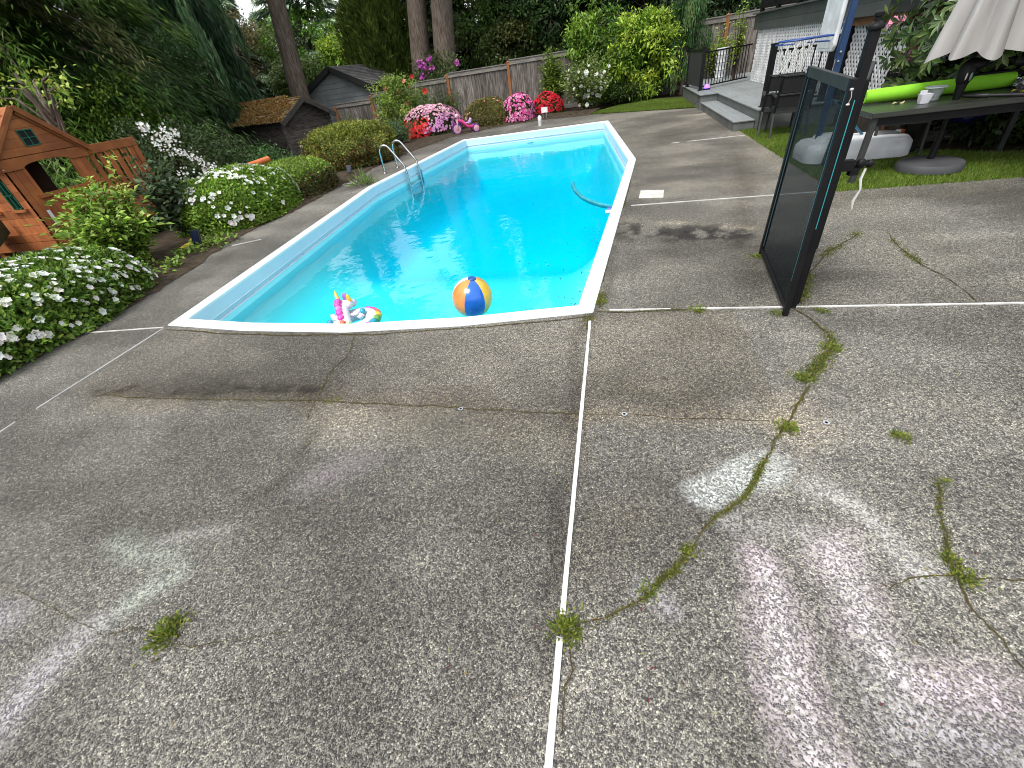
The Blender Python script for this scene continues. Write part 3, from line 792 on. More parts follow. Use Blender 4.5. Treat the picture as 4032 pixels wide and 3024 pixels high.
# cracks: soil-filled ribbons with moss and grass growing from them; coping runs also paint its shadow gap
cs = MB(); mP = []; mD = []; mC = []; mL = []
MOSSG = [(.10, .14, .02), (.16, .17, .035), (.07, .11, .02), (.20, .19, .05)]
def crack(pts, w, moss=0.0, mw=.03, mh=.03, rag=.012):
    P = [np.array(p) for p in GP(*pts)]; Q = []
    for a, b in zip(P[:-1], P[1:]):
        n = max(2, int(np.linalg.norm(b - a) / .025))
        Q += [a + (b - a) * i / n for i in range(n)]
    Q.append(P[-1]); off = np.cumsum(rng.normal(size=len(Q)) * rag * .35); off -= np.linspace(off[0], off[-1], len(Q)); off = np.clip(off, -.045, .045)
    vs = []; W = []
    for i, p in enumerate(Q):
        d = Q[min(i+1, len(Q)-1)] - Q[max(i-1, 0)]; d /= np.linalg.norm(d) + 1e-9; s = np.array([-d[1], d[0]])
        ww = .72 * w * rng.uniform(.4, 1.35) * (.55 + .45 * math.sin(math.pi * min(1, max(0, i / len(Q)))) ** .3); c = p + s * off[i]
        vs += [(*(c - s * ww / 2), .0065), (*(c + s * ww / 2), .0065)]; W.append(ww); Q[i] = c
    cs.add(vs, [(2*i, 2*i+2, 2*i+3, 2*i+1) for i in range(len(Q) - 1)])
    if moss > 0:
        nz = vnoise(np.arange(len(Q)) * .025, np.zeros(len(Q)), .22, 2, int(rng.integers(99)))
        for p, q in zip(Q, nz):
            k = int(moss * 30 * max(0, (q - .30) * 3)); 
            if k:
                jit = rng.normal(size=(k, 2)) * mw * .5
                mP.append(np.concatenate([p + jit, np.full((k, 1), .003)], 1)); mL.append(rng.uniform(.35, 1, k) * mh * .7)
                mD.append(nrm(rng.normal(size=(k, 3)) * .8 + np.array([0, 0, .7]))); mC.append(pick(MOSSG, k, .35))
def tuft(px, py, r, n, h, pal=None):
    p = G(px, py)
    n = int(n * 1.8); a = rng.normal(size=(n, 2)) * r * .36
    mP.append(np.concatenate([p[:2] + a, np.full((n, 1), .002)], 1)); mL.append(rng.uniform(.4, 1, n) * h * .6)
    mD.append(nrm(np.concatenate([a / r * 1.2 + rng.normal(size=(n, 2)) * .5, np.full((n, 1), .7)], 1))); mC.append(pick(pal or [(.16, .21, .03), (.24, .26, .05), (.10, .15, .03)], n, .3))
crack([(375, 1560), (800, 1566), (1245, 1572), (1800, 1600), (2280, 1635)], .013, .30, .04, .012); crack([(2280, 1635), (2700, 1650), (3100, 1665)], .006)
crack([(1245, 1572), (1290, 1480), (1380, 1390), (1400, 1310)], .008, .3, .02, .012); crack([(1240, 1580), (1210, 1660)], .007)
crack([(2235, 2470), (2420, 2400), (2550, 2330), (2680, 2230), (2750, 2150), (2850, 2030), (2950, 1900), (3020, 1780), (3080, 1690)], .011, 2.6, .016, .022)
crack([(3080, 1690), (3130, 1610), (3190, 1520)], .02, .15); crack([(3150, 1500), (3230, 1440), (3280, 1370), (3250, 1310), (3190, 1260), (3120, 1215)], .022, 1.8, .05, .035)
crack([(3140, 1215), (3170, 1130), (3200, 1070), (3270, 990), (3380, 920)], .015, 2.0, .055, .03); crack([(3490, 915), (3560, 985), (3640, 1050), (3740, 1100), (3790, 1140)], .012, 1.3, .045, .025); crack([(3790, 1140), (3830, 1180), (3880, 1205)], .012)
crack([(3690, 1900), (3700, 2000), (3740, 2150), (3750, 2210), (3800, 2290)], .010, .7, .02, .02); crack([(3500, 2320), (3620, 2290), (3750, 2270), (3900, 2290), (4032, 2285)], .008, .1); crack([(3770, 2280), (3830, 2410), (3950, 2520), (4032, 2640)], .010)
crack([(0, 2310), (180, 2370), (300, 2440), (420, 2490), (520, 2470), (640, 2510), (800, 2545), (950, 2520), (1130, 2490)], .004, .10, .02, .01)
crack([(2250, 2480), (2225, 2700), (2210, 2900)], .006, .1)
crack([(2345, 1228), (2460, 1228), (2700, 1222)], .02, .55, .03, .02); crack([(2320, 1245), (2318, 1275), (2316, 1300)], .04, 2.0, .07, .03); crack([(2360, 1210), (2365, 1160)], .03, 1.6, .06, .03)
crack([(650, 1300), (900, 1312), (1200, 1318), (1500, 1318)], .022, .2, .03, .01); crack([(1500, 1318), (1900, 1296), (2310, 1248)], .018, .25, .03, .012); crack([(2360, 1140), (2430, 900), (2495, 640)], .016, .2, .03, .012)  # round the coping: dark ribbon paints the shadow in the gap, moss included
for t in ((2235, 2475, .075, 260, .045), (660, 2490, .09, 260, .05), (3548, 1722, .05, 110, .035), (3100, 1685, .055, 120, .05), (3165, 1490, .07, 160, .045), (3270, 1370, .07, 160, .04), (2750, 1222, .08, 150, .04), (3235, 1225, .06, 120, .03),
          (3060, 1235, .08, 130, .03), (2985, 1010, .07, 130, .04), (3745, 2205, .045, 110, .03), (3795, 2275, .06, 150, .035), (2550, 2330, .05, 120, .03), (2710, 2180, .045, 110, .03), (2365, 1190, .06, 140, .035), (3720, 1895, .03, 60, .02), (1290, 1585, .05, 60, .015), (1330, 1575, .05, 60, .015)):
    tuft(*t)
o = cs.build('crack_soil_and_shade', M('crack_soil_and_shade', (.055, .036, .018), .95, col2=(.075, .068, .022), ns=24, spec=.1)); o['kind'] = 'stuff'
P = np.concatenate(mP); n = len(P); Lm = np.concatenate(mL)
o = leafmesh('crack_moss', P, np.concatenate(mD), rdir(n), Lm, Lm * .28 + .002, np.concatenate(mC), GRASSM, None, fold=0.0); o['kind'] = 'stuff'

# ------------------------------------------------------------------ lawns
def lawn(name, poly, n, h, pal, z=0.0):
    pa = np.array(poly); lo, hi = pa.min(0), pa.max(0)
    p = rng.uniform(lo, hi, (n * 3, 2)); p = p[inpoly(p[:, 0], p[:, 1], poly)][:n]; n = len(p)
    k = vnoise(p[:, 0], p[:, 1], .7, 3, 6)[:, None]
    cc = pick(pal, n, .3) * (.75 + .6 * k)
    D = nrm(rng.normal(size=(n, 3)) * .45 + np.array([0, 0, 1.0]))
    o = leafmesh(name, np.concatenate([p, np.full((n, 1), z - .005)], 1), D, rdir(n), rng.uniform(.5, 1.1, n) * h, .006 + .004 * rng.random(n), cc, GRASSM, None, fold=0.0, wide=.3)
    o['kind'] = 'stuff'
    b = MB().add([(x, y, z) for x, y in poly], [tuple(range(len(poly)))]).build('lawn_soil', TURF); b['kind'] = 'structure'
GP_ = [(.11, .19, .02), (.16, .25, .03), (.075, .14, .018), (.20, .24, .06)]
lawn('lawn_grass', [(2.64, 5.97), (7, 5.94), (7, 6.7), (4.9, 7.1), (4.0, 7.9), (4.0, 9.4), (4.1, 11.2), (3.3, 10.8), (2.64, 10.9)], 95000, .055, GP_, -.004)
lawn('lawn_grass', [(-.75, 17.05), (-.45, 16.9), (2.55, 15.3), (2.6, 18.2), (1.6, 18.9), (.3, 18.3)], 60000, .06, GP_, .012)
# ------------------------------------------------------------------ wooden fence behind the garden
FY = 20.9
fence = thing('wooden_fence', (-3, FY, 0), 'weathered grey board fence with a cap rail and orange brown posts behind the pool', 'fence')
fx = [AY(px, 300, FY)[0] for px in (1280, 1437, 1600, 1760, 2005)] + [-1.2, 1.2, 2.85]
ztop = lambda x: np.interp(x, [AY(p, q, FY)[0] for p, q in ((1280, 442), (1437, 390), (1760, 303), (2005, 250), (2865, 66))], [AY(p, q, FY)[2] for p, q in ((1280, 442), (1437, 390), (1760, 303), (2005, 250), (2865, 66))])
fx += [AY(2868, 60, FY)[0], 6.6, 9.0]
fx = sorted(fx)
for i, x in enumerate(fx):
    zt = ztop(x); zb = float(gz(np.array(x), np.array(FY)))
    mb = MB(); mb.box((x-.055, FY-.055, zb), (x+.055, FY+.055, zt + .05)); mb.add([(x-.07, FY-.07, zt+.05), (x+.07, FY-.07, zt+.05), (x+.07, FY+.07, zt+.05), (x-.07, FY+.07, zt+.05), (x, FY, zt+.1)], [(0,1,4), (1,2,4), (2,3,4), (3,0,4), (3,2,1,0)])
    mb.build('post', POSTW, fence)
    if i + 1 < len(fx):
        x1 = fx[i+1]; z0 = (zt + ztop(x1)) / 2 - .05
        mb = MB(); xx = x + .057
        while xx < x1 - .06:
            w = min(.14, x1 - .057 - xx); j = rng.uniform(-.004, .004)
            mb.box((xx + .002, FY - .012 + j, zb + .02), (xx + w - .003, FY + .01 + j, z0 - .02 + rng.uniform(-.006, .006))); xx += w
        mb.build('fence_panel', FENCEW, fence)
        MB().box((x+.057, FY-.05, z0-.05), (x1-.057, FY-.014, z0+.09)).build('top_rail', RAILW, fence); MB().box((x+.057, FY-.075, z0+.093), (x1-.057, FY+.05, z0+.125)).build('cap_board', RAILW, fence); MB().box((x+.057, FY-.05, zb+.1), (x1-.057, FY-.014, zb+.24)).build('bottom_rail', RAILW, fence)

# ------------------------------------------------------------------ low old shed with a mossy roof
sa = math.radians(20); gu = np.array([math.sin(sa), math.cos(sa), 0]); gr = np.array([-math.cos(sa), math.sin(sa), 0])   # along the gable / along the ridge
A0 = np.array([-10.43, 16.0, 0]); ZB = -.62
def sp(s, r, z): return A0 + gu * s + gr * r + np.array([0, 0, z])
shed = thing('wooden_shed', tuple(sp(0, 1.8, ZB)), 'low old wooden shed with a moss covered shake roof', 'shed')
W_, EZ, RZ, RL = 1.0, 1.16, 1.70, 3.9
mb = MB()
for k in range(11):                                                # horizontal boards of the gable wall
    z0 = ZB + k * .2; z1 = z0 + .193
    if z0 > RZ - .1: break
    w = lambda z: W_ if z < EZ - .05 else max(0.02, W_ * (RZ - .06 - z) / (RZ - .01 - EZ))
    p = [sp(-w(z0), .12, z0), sp(w(z0), .12, z0), sp(w(z1), .12, z1), sp(-w(z1), .12, z1)]
    mb.prism(p, gr * .03)
mb.build('gable_wall', OLDWOOD, shed)
mb = MB()
for k in range(9):
    for s in (-1, 1): mb.bar(sp(s * W_, .14, ZB + .1 + k * .19), sp(s * W_, RL - .1, ZB + .1 + k * .19), .03, .183)
mb.build('side_wall', OLDWOOD, shed)
mb = MB(); mb.bar(sp(-W_, .08, ZB), sp(-W_, .08, EZ), .1, .1, gr); mb.build('corner_post', OLDWOOD, shed)
mb = MB(); mb.bar(sp(W_, .08, ZB), sp(W_, .08, EZ), .1, .1, gr); mb.build('corner_post', OLDWOOD, shed)
roof = MB()
for s in (-1, 1):
    nrow = 11
    for k in range(nrow):
        t0, t1 = k / nrow, (k + 1.35) / nrow
        s0, z0 = s * (W_ + .16) * (1 - t0), EZ - .06 + (RZ + .03 - EZ + .06) * t0
        s1, z1 = s * (W_ + .16) * max(0, 1 - t1), EZ - .06 + (RZ + .03 - EZ + .06) * min(1, t1)
        r = -.14
        while r < RL:
            w = rng.uniform(.09, .2); e = rng.uniform(-.012, .012); lf = .035 + rng.uniform(0, .02)
            roof.prism([sp(s0 + s * e, r, z0 + lf), sp(s0 + s * e, r + w - .008, z0 + lf), sp(s1, r + w - .008, z1), sp(s1, r, z1)], (0, 0, -.022)); r += w
rf = roof.build('roof', MOSSROOF, shed)
nn = 16000                                                          # moss cushions and fallen needles on the near slope
tt = rng.random(nn); rr = rng.uniform(-.1, RL, nn); keep = vnoise(tt * 1.2, rr, .35, 3, 8) > .30 + .25 * (rr < .35); tt, rr = tt[keep], rr[keep]
P = np.array([sp(-(W_ + .14) * (1 - a), b, EZ - .05 + (RZ + .06 - EZ + .05) * a + .03) for a, b in zip(tt, rr)]); nn = len(P)
Cq = pick([(.25, .125, .05), (.33, .20, .08), (.13, .07, .03), (.27, .20, .085), (.15, .11, .04)], nn, .35)
o = leafmesh('moss', P, nrm(rdir(nn) + np.array([0, 0, .2])), nrm(rdir(nn) * .6 + np.array([0, 0, 1.0])), .055, .05, Cq, LEAF, rf, fold=.2); o['kind'] = 'stuff'
mb = MB()
for s in (-1, 1): mb.bar(sp(s * (W_ + .17), -.16, EZ - .13), sp(0, -.16, RZ - .05), .03, .14)
mb.build('barge_board', M('old_barge', (.035, .032, .03), .9, col2=(.06, .055, .05)), shed)

# ------------------------------------------------------------------ grey sided garden shed
gs = thing('garden_shed', (-12.2, 24, -.4), 'grey lap sided garden shed with dark gable trim and shingle roof', 'shed')
gy, gx0, gx1, gap, ge, gz0 = 22.0, -14.0, -10.5, 2.60, 1.78, -.6
gm = (gx0 + gx1) / 2
mb = MB(); z = gz0
while z < gap - .15:
    z1 = z + .20
    w = lambda q: (gx1 - gx0) / 2 - .12 if q < ge else ((gx1 - gx0) / 2) * (gap - .06 - q) / (gap - ge)
    a, b = max(.02, w(z)), max(.02, w(z1 - .006))
    mb.prism([(gm - a, gy - .018, z), (gm + a, gy - .018, z), (gm + b, gy - .002, z1 - .006), (gm - b, gy - .002, z1 - .006)], (0, .02, 0)); z = z1
mb.build('gable_wall', SIDING, gs)
mb = MB(); mb.box((gm - 1.55, gy + .03, gz0), (gm + 1.55, 26.2, ge - .02)); mb.build('wall', SIDING, gs)
mb = MB()
for s in (-1, 1):
    nrow = 14
    for k in range(nrow):
        t0, t1 = k / nrow, (k + 1.2) / nrow; hw = (gx1 - gx0) / 2 + .12
        y = gy - .3
        while y < 26.4:
            w = rng.uniform(.2, .34)
            mb.prism([(gm + s * hw * (1 - t0), y, ge - .06 + (gap - ge + .08) * t0 + .02), (gm + s * hw * (1 - t0), y + w - .012, ge - .06 + (gap - ge + .08) * t0 + .02), (gm + s * hw * max(0, 1 - t1), y + w - .012, ge - .06 + (gap - ge + .08) * min(1, t1)), (gm + s * hw * max(0, 1 - t1), y, ge - .06 + (gap - ge + .08) * min(1, t1))], (0, 0, -.015)); y += w
mb.build('roof', SHINGLE, gs)
mb = MB()
for s in (-1, 1):
    mb.bar((gm + s * ((gx1 - gx0) / 2 + .15), gy - .32, ge - .16), (gm, gy - .32, gap - .06), .04, .20); mb.bar((gm + s * ((gx1 - gx0) / 2 - .02), gy - .15, ge - .13), (gm, gy - .15, gap - .12), .30, .03)
mb.bar((gx1 + .14, gy - .3, ge - .12), (gx1 + .14, 26.4, ge - .12), .03, .16)
mb.build('fascia', DKTRIM, gs)

# ------------------------------------------------------------------ cedar playhouse
PX, PY0 = -8.54, 5.28
ph = thing('playhouse', (-9.0, 6.3, 0), 'orange cedar playhouse on legs with a peaked roof and slatted balcony', 'playhouse')
def fb(y0, y1, z0, z1, d=.03, off=0.0): return ((PX + off, PY0 + y0, z0), (PX + off - d, PY0 + y1, z1))
DEP = 1.55
mb = MB()                                                          # front wall of vertical planks below the window and beside it
for y0, y1, z0, z1 in ((.0, .235, .28, 1.38), (1.02, 1.24, .5, 1.38)):
    yy = y0
    while yy < y1 - .01: w = min(.118, y1 - yy); mb.box(*fb(yy + .002, yy + w - .002, z0, z1)); yy += w
yy = .237
while yy < 1.02: w = min(.098, 1.02 - yy); mb.box(*fb(yy + .002, yy + w - .002, .5, .99, .03, -.004)); yy += w
mb.build('front_wall', CEDARW, ph)
# arched header board
mb = MB(); top = [(PX + .022, PY0 + y, 1.52) for y in (-.02, 1.30)]
arc = [(1.30, 1.37), (1.02, 1.375), (.97, 1.378)] + [(.62 + .35 * math.cos(t), 1.378 + .062 * math.sin(t)) for t in np.linspace(.25, math.pi - .25, 9)] + [(.27, 1.372), (.2, 1.37), (-.02, 1.37)]
mb.prism([(PX + .022, PY0 - .02, 1.52), (PX + .022, PY0 + 1.30, 1.52)] + [(PX + .022, PY0 + y, z) for y, z in arc], (-.025, 0, 0)); mb.build('header', CEDARW, ph, bevel=.004)
mb = MB(); mb.box(*fb(.20, 1.30, .965, 1.02, .06, .035)); mb.build('window_sill', CEDARW, ph, bevel=.004)
for y0, y1 in ((.232, .285), (.965, 1.03)): MB().box(*fb(y0, y1, 1.02, 1.372, .03, .008)).build('window_jamb', CEDARW, ph)
MB().box(*fb(-.02, 2.24, .40, .52, .03, .012)).box(*fb(-.02, 2.24, .27, .392, .03, .022)).build('floor_beam', CEDARW, ph, bevel=.004)
MB().box((PX - .01, PY0 + .02, .36), (PX - DEP + .02, PY0 + 2.22, .395)).build('floor', CEDARW, ph)
MB().box((PX - .98, PY0 + .40, .4), (PX - .95, PY0 + 1.16, 1.52)).build('shade_wall', M('painted_shade_wood', (.03, .012, .006), .9), ph)  # added back wall; the cabin's inner shade is painted into its dark colour
# balcony
MB().box(*fb(1.31, 2.24, 1.385, 1.515, .035, .018)).build('balcony_rail', CEDARW, ph, bevel=.004)
MB().box(*fb(1.25, 2.24, .80, .885, .03, .012)).build('balcony_rail', CEDARW, ph, bevel=.004)
MB().box(*fb(1.25, 2.24, .522, .62, .03, .004)).build('balcony_rail', CEDARW, ph)
for y in (1.30, 1.45, 1.60, 1.75, 1.90, 2.05): MB().box(*fb(y, y + .085, .55, 1.40, .025, -.008)).build('slat', CEDARW, ph)
MB().box(*fb(2.15, 2.24, .30, 1.39, .09, .006)).build('corner_post', CEDARW, ph)
for y in (.1, 2.1):
    MB().box((PX - DEP, PY0 + y, .3), (PX - DEP + .03, PY0 + y + .1, 1.5)).build('slat', CEDARW, ph)
# side wall facing the camera with its narrow window
mb = MB(); zz = .28
while zz < 1.5:
    h = .118
    for x0, x1 in (((.0, 1.5),) if not (.86 < zz + h / 2 < 1.30) else ((.0, .155), (.335, .70), (.88, 1.5))):
        mb.box((PX - x0, PY0, zz + .002), (PX - x1, PY0 + .028, zz + h - .002))
    zz += h
mb.build('side_wall', CEDARW, ph)
GRN = M('green_plastic', (.012, .12, .075), .4); VOID = M('dark_interior', (.004, .004, .004), .9)
for x in (.245, .79):
    w = MB()
    for a, b in (((-.09, .88), (-.075, 1.28)), ((.075, .88), (.09, 1.28)), ((-.008, .88), (.008, 1.28)), ((-.09, .88), (.09, .895)), ((-.09, 1.265), (.09, 1.28)), ((-.09, 1.07), (.09, 1.085))):
        w.box((PX - x + a[0], PY0 - .014, a[1]), (PX - x + b[0], PY0 + .012, b[1]))
    wo_ = w.build('window', GRN, ph)
    MB().box((PX - x - .15, PY0 - .035, .84), (PX - x + .15, PY0 - .002, .875)).build('sill', CEDARW, wo_)
MB().box((PX - .0, PY0 - .03, 1.38), (PX - 1.5, PY0 - .002, 1.52)).build('header', CEDARW, ph)
MB().box((PX + .012, PY0 - .028, .40), (PX - 1.5, PY0 - .002, .52)).box((PX + .022, PY0 - .038, .27), (PX - 1.5, PY0 - .002, .392)).build('floor_beam', CEDARW, ph)
for y, x in ((.05, 0.05), (.05, 1.4), (2.18, .05), (2.18, 1.4), (1.15, .05)):
    MB().box((PX - x - .045, PY0 + y - .045, -.68), (PX - x + .045, PY0 + y + .045, .30)).build('leg', CEDARW, ph)
MB().prism([(PX - .02, PY0 + .08, .27), (PX - .02, PY0 + .36, .27), (PX - .02, PY0 + .12, -.1), (PX - .02, PY0 + .08, -.1)], (-.03, 0, 0)).build('brace', CEDARW, ph)
# gabled roof: boarded front gable with two rake boards, slopes of overlapping boards behind
apz, GM = 2.10, .615
mb = MB(); z = 1.525
while z < apz - .02:
    z1 = min(z + .112, apz - .005); hw = lambda q: max(.004, .665 * (apz - q) / (apz - 1.525))
    mb.prism([(PX, PY0 + GM - hw(z), z), (PX, PY0 + GM + hw(z), z), (PX, PY0 + GM + hw(z1 - .003), z1 - .003), (PX, PY0 + GM - hw(z1 - .003), z1 - .003)], (-.025, 0, 0)); z = z1
mb.build('gable_wall', CEDARW, ph)
MB().box((PX + .012, PY0 - .05, 1.53), (PX - .0, PY0 + 1.28, 1.60)).build('gable_trim', CEDARW, ph, bevel=.003)
rb = MB(); nb = 6; EV = .74
for s in (-1, 1):
    for k in range(nb):
        t0, t1 = k / nb, min((k + 1.12) / nb, 1); l = lambda t, o, x: (x, PY0 + GM + s * EV * (1 - t), 1.475 + (apz + .03 - 1.475) * t + o)
        rb.prism([l(t0, .02, PX + .075), l(t0, .02, PX - 1.6), l(t1, 0, PX - 1.6), l(t1, 0, PX + .075)], (0, 0, -.014))
rf = rb.build('roof', CEDARW, ph)
for s in (-1, 1):
    MB().bar((PX + .062, PY0 + GM + s * (EV + .01), 1.455), (PX + .062, PY0 + GM + s * .012, apz + .015), .022, .075, (0, 0, 1)).build('rake_board', CEDARW, ph, bevel=.003)
    MB().bar((PX + .022, PY0 + GM + s * (EV - .06), 1.475), (PX + .022, PY0 + GM + s * .02, apz - .045), .03, .05, (0, 0, 1)).build('rake_board', CEDARW, ph, bevel=.003)
w = MB()
for y0, z0, y1, z1 in ((.50, 1.63, .513, 1.84), (.70, 1.63, .713, 1.84), (.601, 1.643, .612, 1.827), (.513, 1.63, .70, 1.643), (.513, 1.827, .70, 1.84), (.513, 1.73, .601, 1.741), (.612, 1.73, .70, 1.741)):
    w.box((PX + .002, PY0 + y0, z0), (PX + .016, PY0 + y1, z1))
wo_ = w.build('window', GRN, ph)
MB().box((PX + .001, PY0 + .505, 1.635), (PX + .006, PY0 + .708, 1.835)).build('pane', VOID, wo_)
sg = [(.235, .87), (.30, .87), (.30, .64), (.235, .64)]
MB().box(*fb(.155, .205, .60, .80, .006, .008)).build('plate', M('white_plate', (.72, .74, .77), .4), ph, bevel=.002)
MB().box(*fb(.150, .210, .565, .60, .006, .010)).build('plate', M('grey_plate', (.35, .36, .38), .4), ph)
for y, z in ((.02, .47), (.06, .47), (.02, .34), (.06, .34), (-.0, 1.40), (2.2, 1.46), (.1, .3), (1.6, .46)): MB().lathe((PX + .024, PY0 + y, z), [(.011, 0), (.009, .006), (0, .008)], 8, axis=(1, 0, 0)).build('bolt', CHROME, ph)
# green slide tucked beside the playhouse
sl = thing('slide', (-9.2, 4.3, 0), 'dark green plastic slide beside the playhouse at the edge of the photo', 'slide')
GSL = M('slide_plastic', (.006, .045, .03), .25, spec=.6)
pts = [(-9.45, 5.2, .62), (-9.35, 4.9, .5), (-9.2, 4.5, .32), (-9.05, 4.1, .2), (-8.95, 3.7, .14)]
mb = MB(); prev = None
for (x, y, z) in pts:
    sec = [(x - .26, y, z + .16), (x - .22, y, z + .15), (x - .2, y, z), (x + .2, y, z), (x + .22, y, z + .15), (x + .26, y, z + .16), (x + .24, y, z - .04), (x - .24, y, z - .04)]
    b = len(mb.v); mb.v += sec
    if prev is not None:
        for k in range(8): mb.f.append((prev + k, prev + (k + 1) % 8, b + (k + 1) % 8, b + k)); mb.m.append(0)
    prev = b
mb.build('chute', GSL, sl, smooth=True)
MB().tube([(-9.0, 4.3, -.62), (-9.02, 4.3, .24)], .02).build('leg', GSL, sl); MB().tube([(-9.4, 4.3, -.62), (-9.38, 4.3, .24)], .02).build('leg', GSL, sl)

# ------------------------------------------------------------------ composite deck of the house with its step and railings
DZ = .36
dk = thing('raised_deck', (3.6, 14, 0), 'grey composite deck with one wide step down to the pool', 'deck')
def boards(x0, x1, y0, y1, z, axis, w=.14, th=.025):
    mb = MB()
    if axis == 'y':
        x = x0
        while x < x1 - .01: q = min(x + w, x1); mb.box((x + .0025, y0, z - th), (q - .0025, y1, z)); x = q
    else:
        y = y0
        while y < y1 - .01: q = min(y + w, y1); mb.box((x0, y + .0025, z - th), (x1, q - .0025, z)); y = q
    return mb
mb = boards(2.88, 5.4, 10.58, 20.3, DZ, 'y'); mb.m = mb.m; 
for s in range(1): pass
mb2 = boards(2.44, 2.875, 14.72, 18.4, DZ, 'y'); mb.add(mb2.v, mb2.f); mb.build('deck_boards', DECKB, dk, bevel=.004, seg=1)
st = boards(2.49, 2.905, 10.77, 15.08, .18, 'y'); st.build('step_boards', DECKB, dk, bevel=.004, seg=1)
MB().box((2.515, 10.795, -.05), (2.9, 15.06, .153)).build('step_riser', DECKF, dk)
MB().box((2.91, 10.62, -.03), (5.3, 20.2, DZ - .027)).box((2.47, 14.76, -.03), (2.906, 18.3, DZ - .027)).build('deck_fascia', DECKF, dk)
MB().bar((2.9, 10.605, .05), (4.2, 10.605, .05), .02, .12).build('skirt_board', DECKF, dk)
def rail_run(a, b, parent, zb=DZ, h=.92, sp_=.115):
    a, b = np.array([*a, 0.]), np.array([*b, 0.]); L_ = np.linalg.norm(b - a); d = (b - a) / L_
    MB().bar(a + (0, 0, zb + h - .03), b + (0, 0, zb + h - .03), .05, .035).build('top_rail', BLACK, parent)
    MB().bar(a + (0, 0, zb + .09), b + (0, 0, zb + .09), .04, .03).build('bottom_rail', BLACK, parent)
    n = int(L_ / sp_)
    for k in range(1, n): p = a + d * L_ * k / n; MB().bar(p + (0, 0, zb + .105), p + (0, 0, zb + h - .048), .02, .02, (1, 0, 0)).build('baluster', BLACK, parent)
def rpost(p, parent, zb=DZ, h=1.0, w=.09):
    x, y = p; mb = MB(); mb.box((x - w/2, y - w/2, zb), (x + w/2, y + w/2, zb + h)); mb.box((x - w/2 - .01, y - w/2 - .01, zb + h), (x + w/2 + .01, y + w/2 + .01, zb + h + .025)); mb.box((x - w/2 - .02, y - w/2 - .02, zb), (x + w/2 + .02, y + w/2 + .02, zb + .02))
    mb.build('post', BLACK, parent, bevel=.003)
r1 = thing('deck_railing', (2.63, 15.92, DZ), 'black metal railing with thin balusters along the back of the deck', 'railing')
rpost((2.63, 15.92), r1); rail_run((2.68, 15.96), (4.15, 17.15), r1); rpost((2.50, 17.7), r1)
mb = MB(); mb.bar((2.63, 15.97, DZ + .50), (2.50, 17.66, DZ + .50), .03, .84); mb.build('solid_panel', M('charcoal_panel', (.035, .037, .04), .6), r1)
MB().bar((2.63, 15.97, DZ + .95), (2.50, 17.66, DZ + .95), .06, .04).build('top_rail', BLACK, r1)
r2 = thing('deck_railing', (3.05, 10.9, DZ), 'black metal railing behind the basketball net at the front of the deck', 'railing')
rpost((3.05, 10.95), r2, h=.99, w=.1); rpost((4.02, 10.80), r2, h=.99, w=.1); rail_run((3.11, 10.94), (3.97, 10.81), r2)
# house: lattice skirt, fascia, balcony rail and the wall above
house = thing('house', (5.2, 12, 0), 'house with dark grey fascia boards over a white lattice skirt', 'house')
LATM = M('white_lattice', (.74, .75, .76), .5, dirt=(.5, .5, .48), dscale=3, damt=.3)
LX = 4.18
def lattice(y0, y1, z0, z1, x, name='lattice', st=.085, w=.042):
    mb = MB(); hgt = z1 - z0
    for sgn, off in ((1, 0), (-1, .008)):
        y = y0 - hgt
        while y < y1 + hgt:
            if sgn > 0: p0, p1 = (y, z0), (y + hgt, z1)
            else: p0, p1 = (y + hgt, z0), (y, z1)
            t0, t1 = 0.0, 1.0
            dy = p1[0] - p0[0]
            for lim, sg in ((y0, 1), (y1, -1)):
                ta = (lim - p0[0]) / dy
                if (dy > 0) == (sg > 0): t0 = max(t0, ta)
                else: t1 = min(t1, ta)
            if t1 - t0 > .02:
                q0 = (p0[0] + dy * t0, p0[1] + hgt * t0); q1 = (p0[0] + dy * t1, p0[1] + hgt * t1)
                mb.bar((x + off, q0[0], q0[1]), (x + off, q1[0], q1[1]), .0075, w, (0, 1, 0) if False else (1, 0, 0)) if False else mb.bar((x + off, q0[0], q0[1]), (x + off, q1[0], q1[1]), w, .0075, (1, 0, 0))
            y += st * 1.414
    return mb.build(name, LATM, house)
lattice(10.95, 16.85, DZ, 1.58, LX); lattice(7.9, 10.85, .52, 1.50, LX + .12); MB().box((LX + .10, 8.3, -.03), (LX + .16, 10.84, .51)).build('skirt_board', M('skirt_earth', (.028, .022, .016), .95, col2=(.05, .04, .03), ns=12), house)
mb = MB(); mb.box((LX + .5, 8.5, -.05), (LX + .55, 17, 1.55)); mb.build('shade_backing', M('painted_void_shade', (.012, .012, .012), .9), house)  # dark sheet added behind the lattice, painting the unlit void there
mb = MB()
for z0, z1 in ((1.575, 1.745), (1.75, 1.92)): mb.box((4.13, 9.45, z0), (4.17, 17.2, z1))
mb.box((4.13, 17.2, 1.575), (7, 17.24, 1.92))
mb.build('fascia', HOUSEF, house); mb = MB()
for z0, z1 in ((1.575, 1.745), (1.75, 1.92)): mb.box((4.16, 4.0, z0), (4.20, 9.44, z1))
mb.build('fascia', M('house_fascia_dark', (.030, .032, .034), .6), house)
MB().box((4.06, 3.9, 1.925), (7.0, 17.3, 1.955)).build('balcony_floor', HOUSEF, house)
MB().box((4.22, 5.2, 1.46), (4.31, 10.8, 1.57)).build('beam', M('beam_wood', (.22, .10, .035), .7, ns=4, st=(1, .5, 4)), house)
MB().box((4.18, 10.85, .02), (4.29, 10.94, 1.57)).build('lattice_post', BLACK, house)
MB().box((4.22, 8.6, .02), (4.31, 8.69, 1.46)).build('lattice_post', M('post_wood2', (.16, .08, .045), .8), house)
hr = [17.1, 15.6, 14.0, 12.4, 10.8]
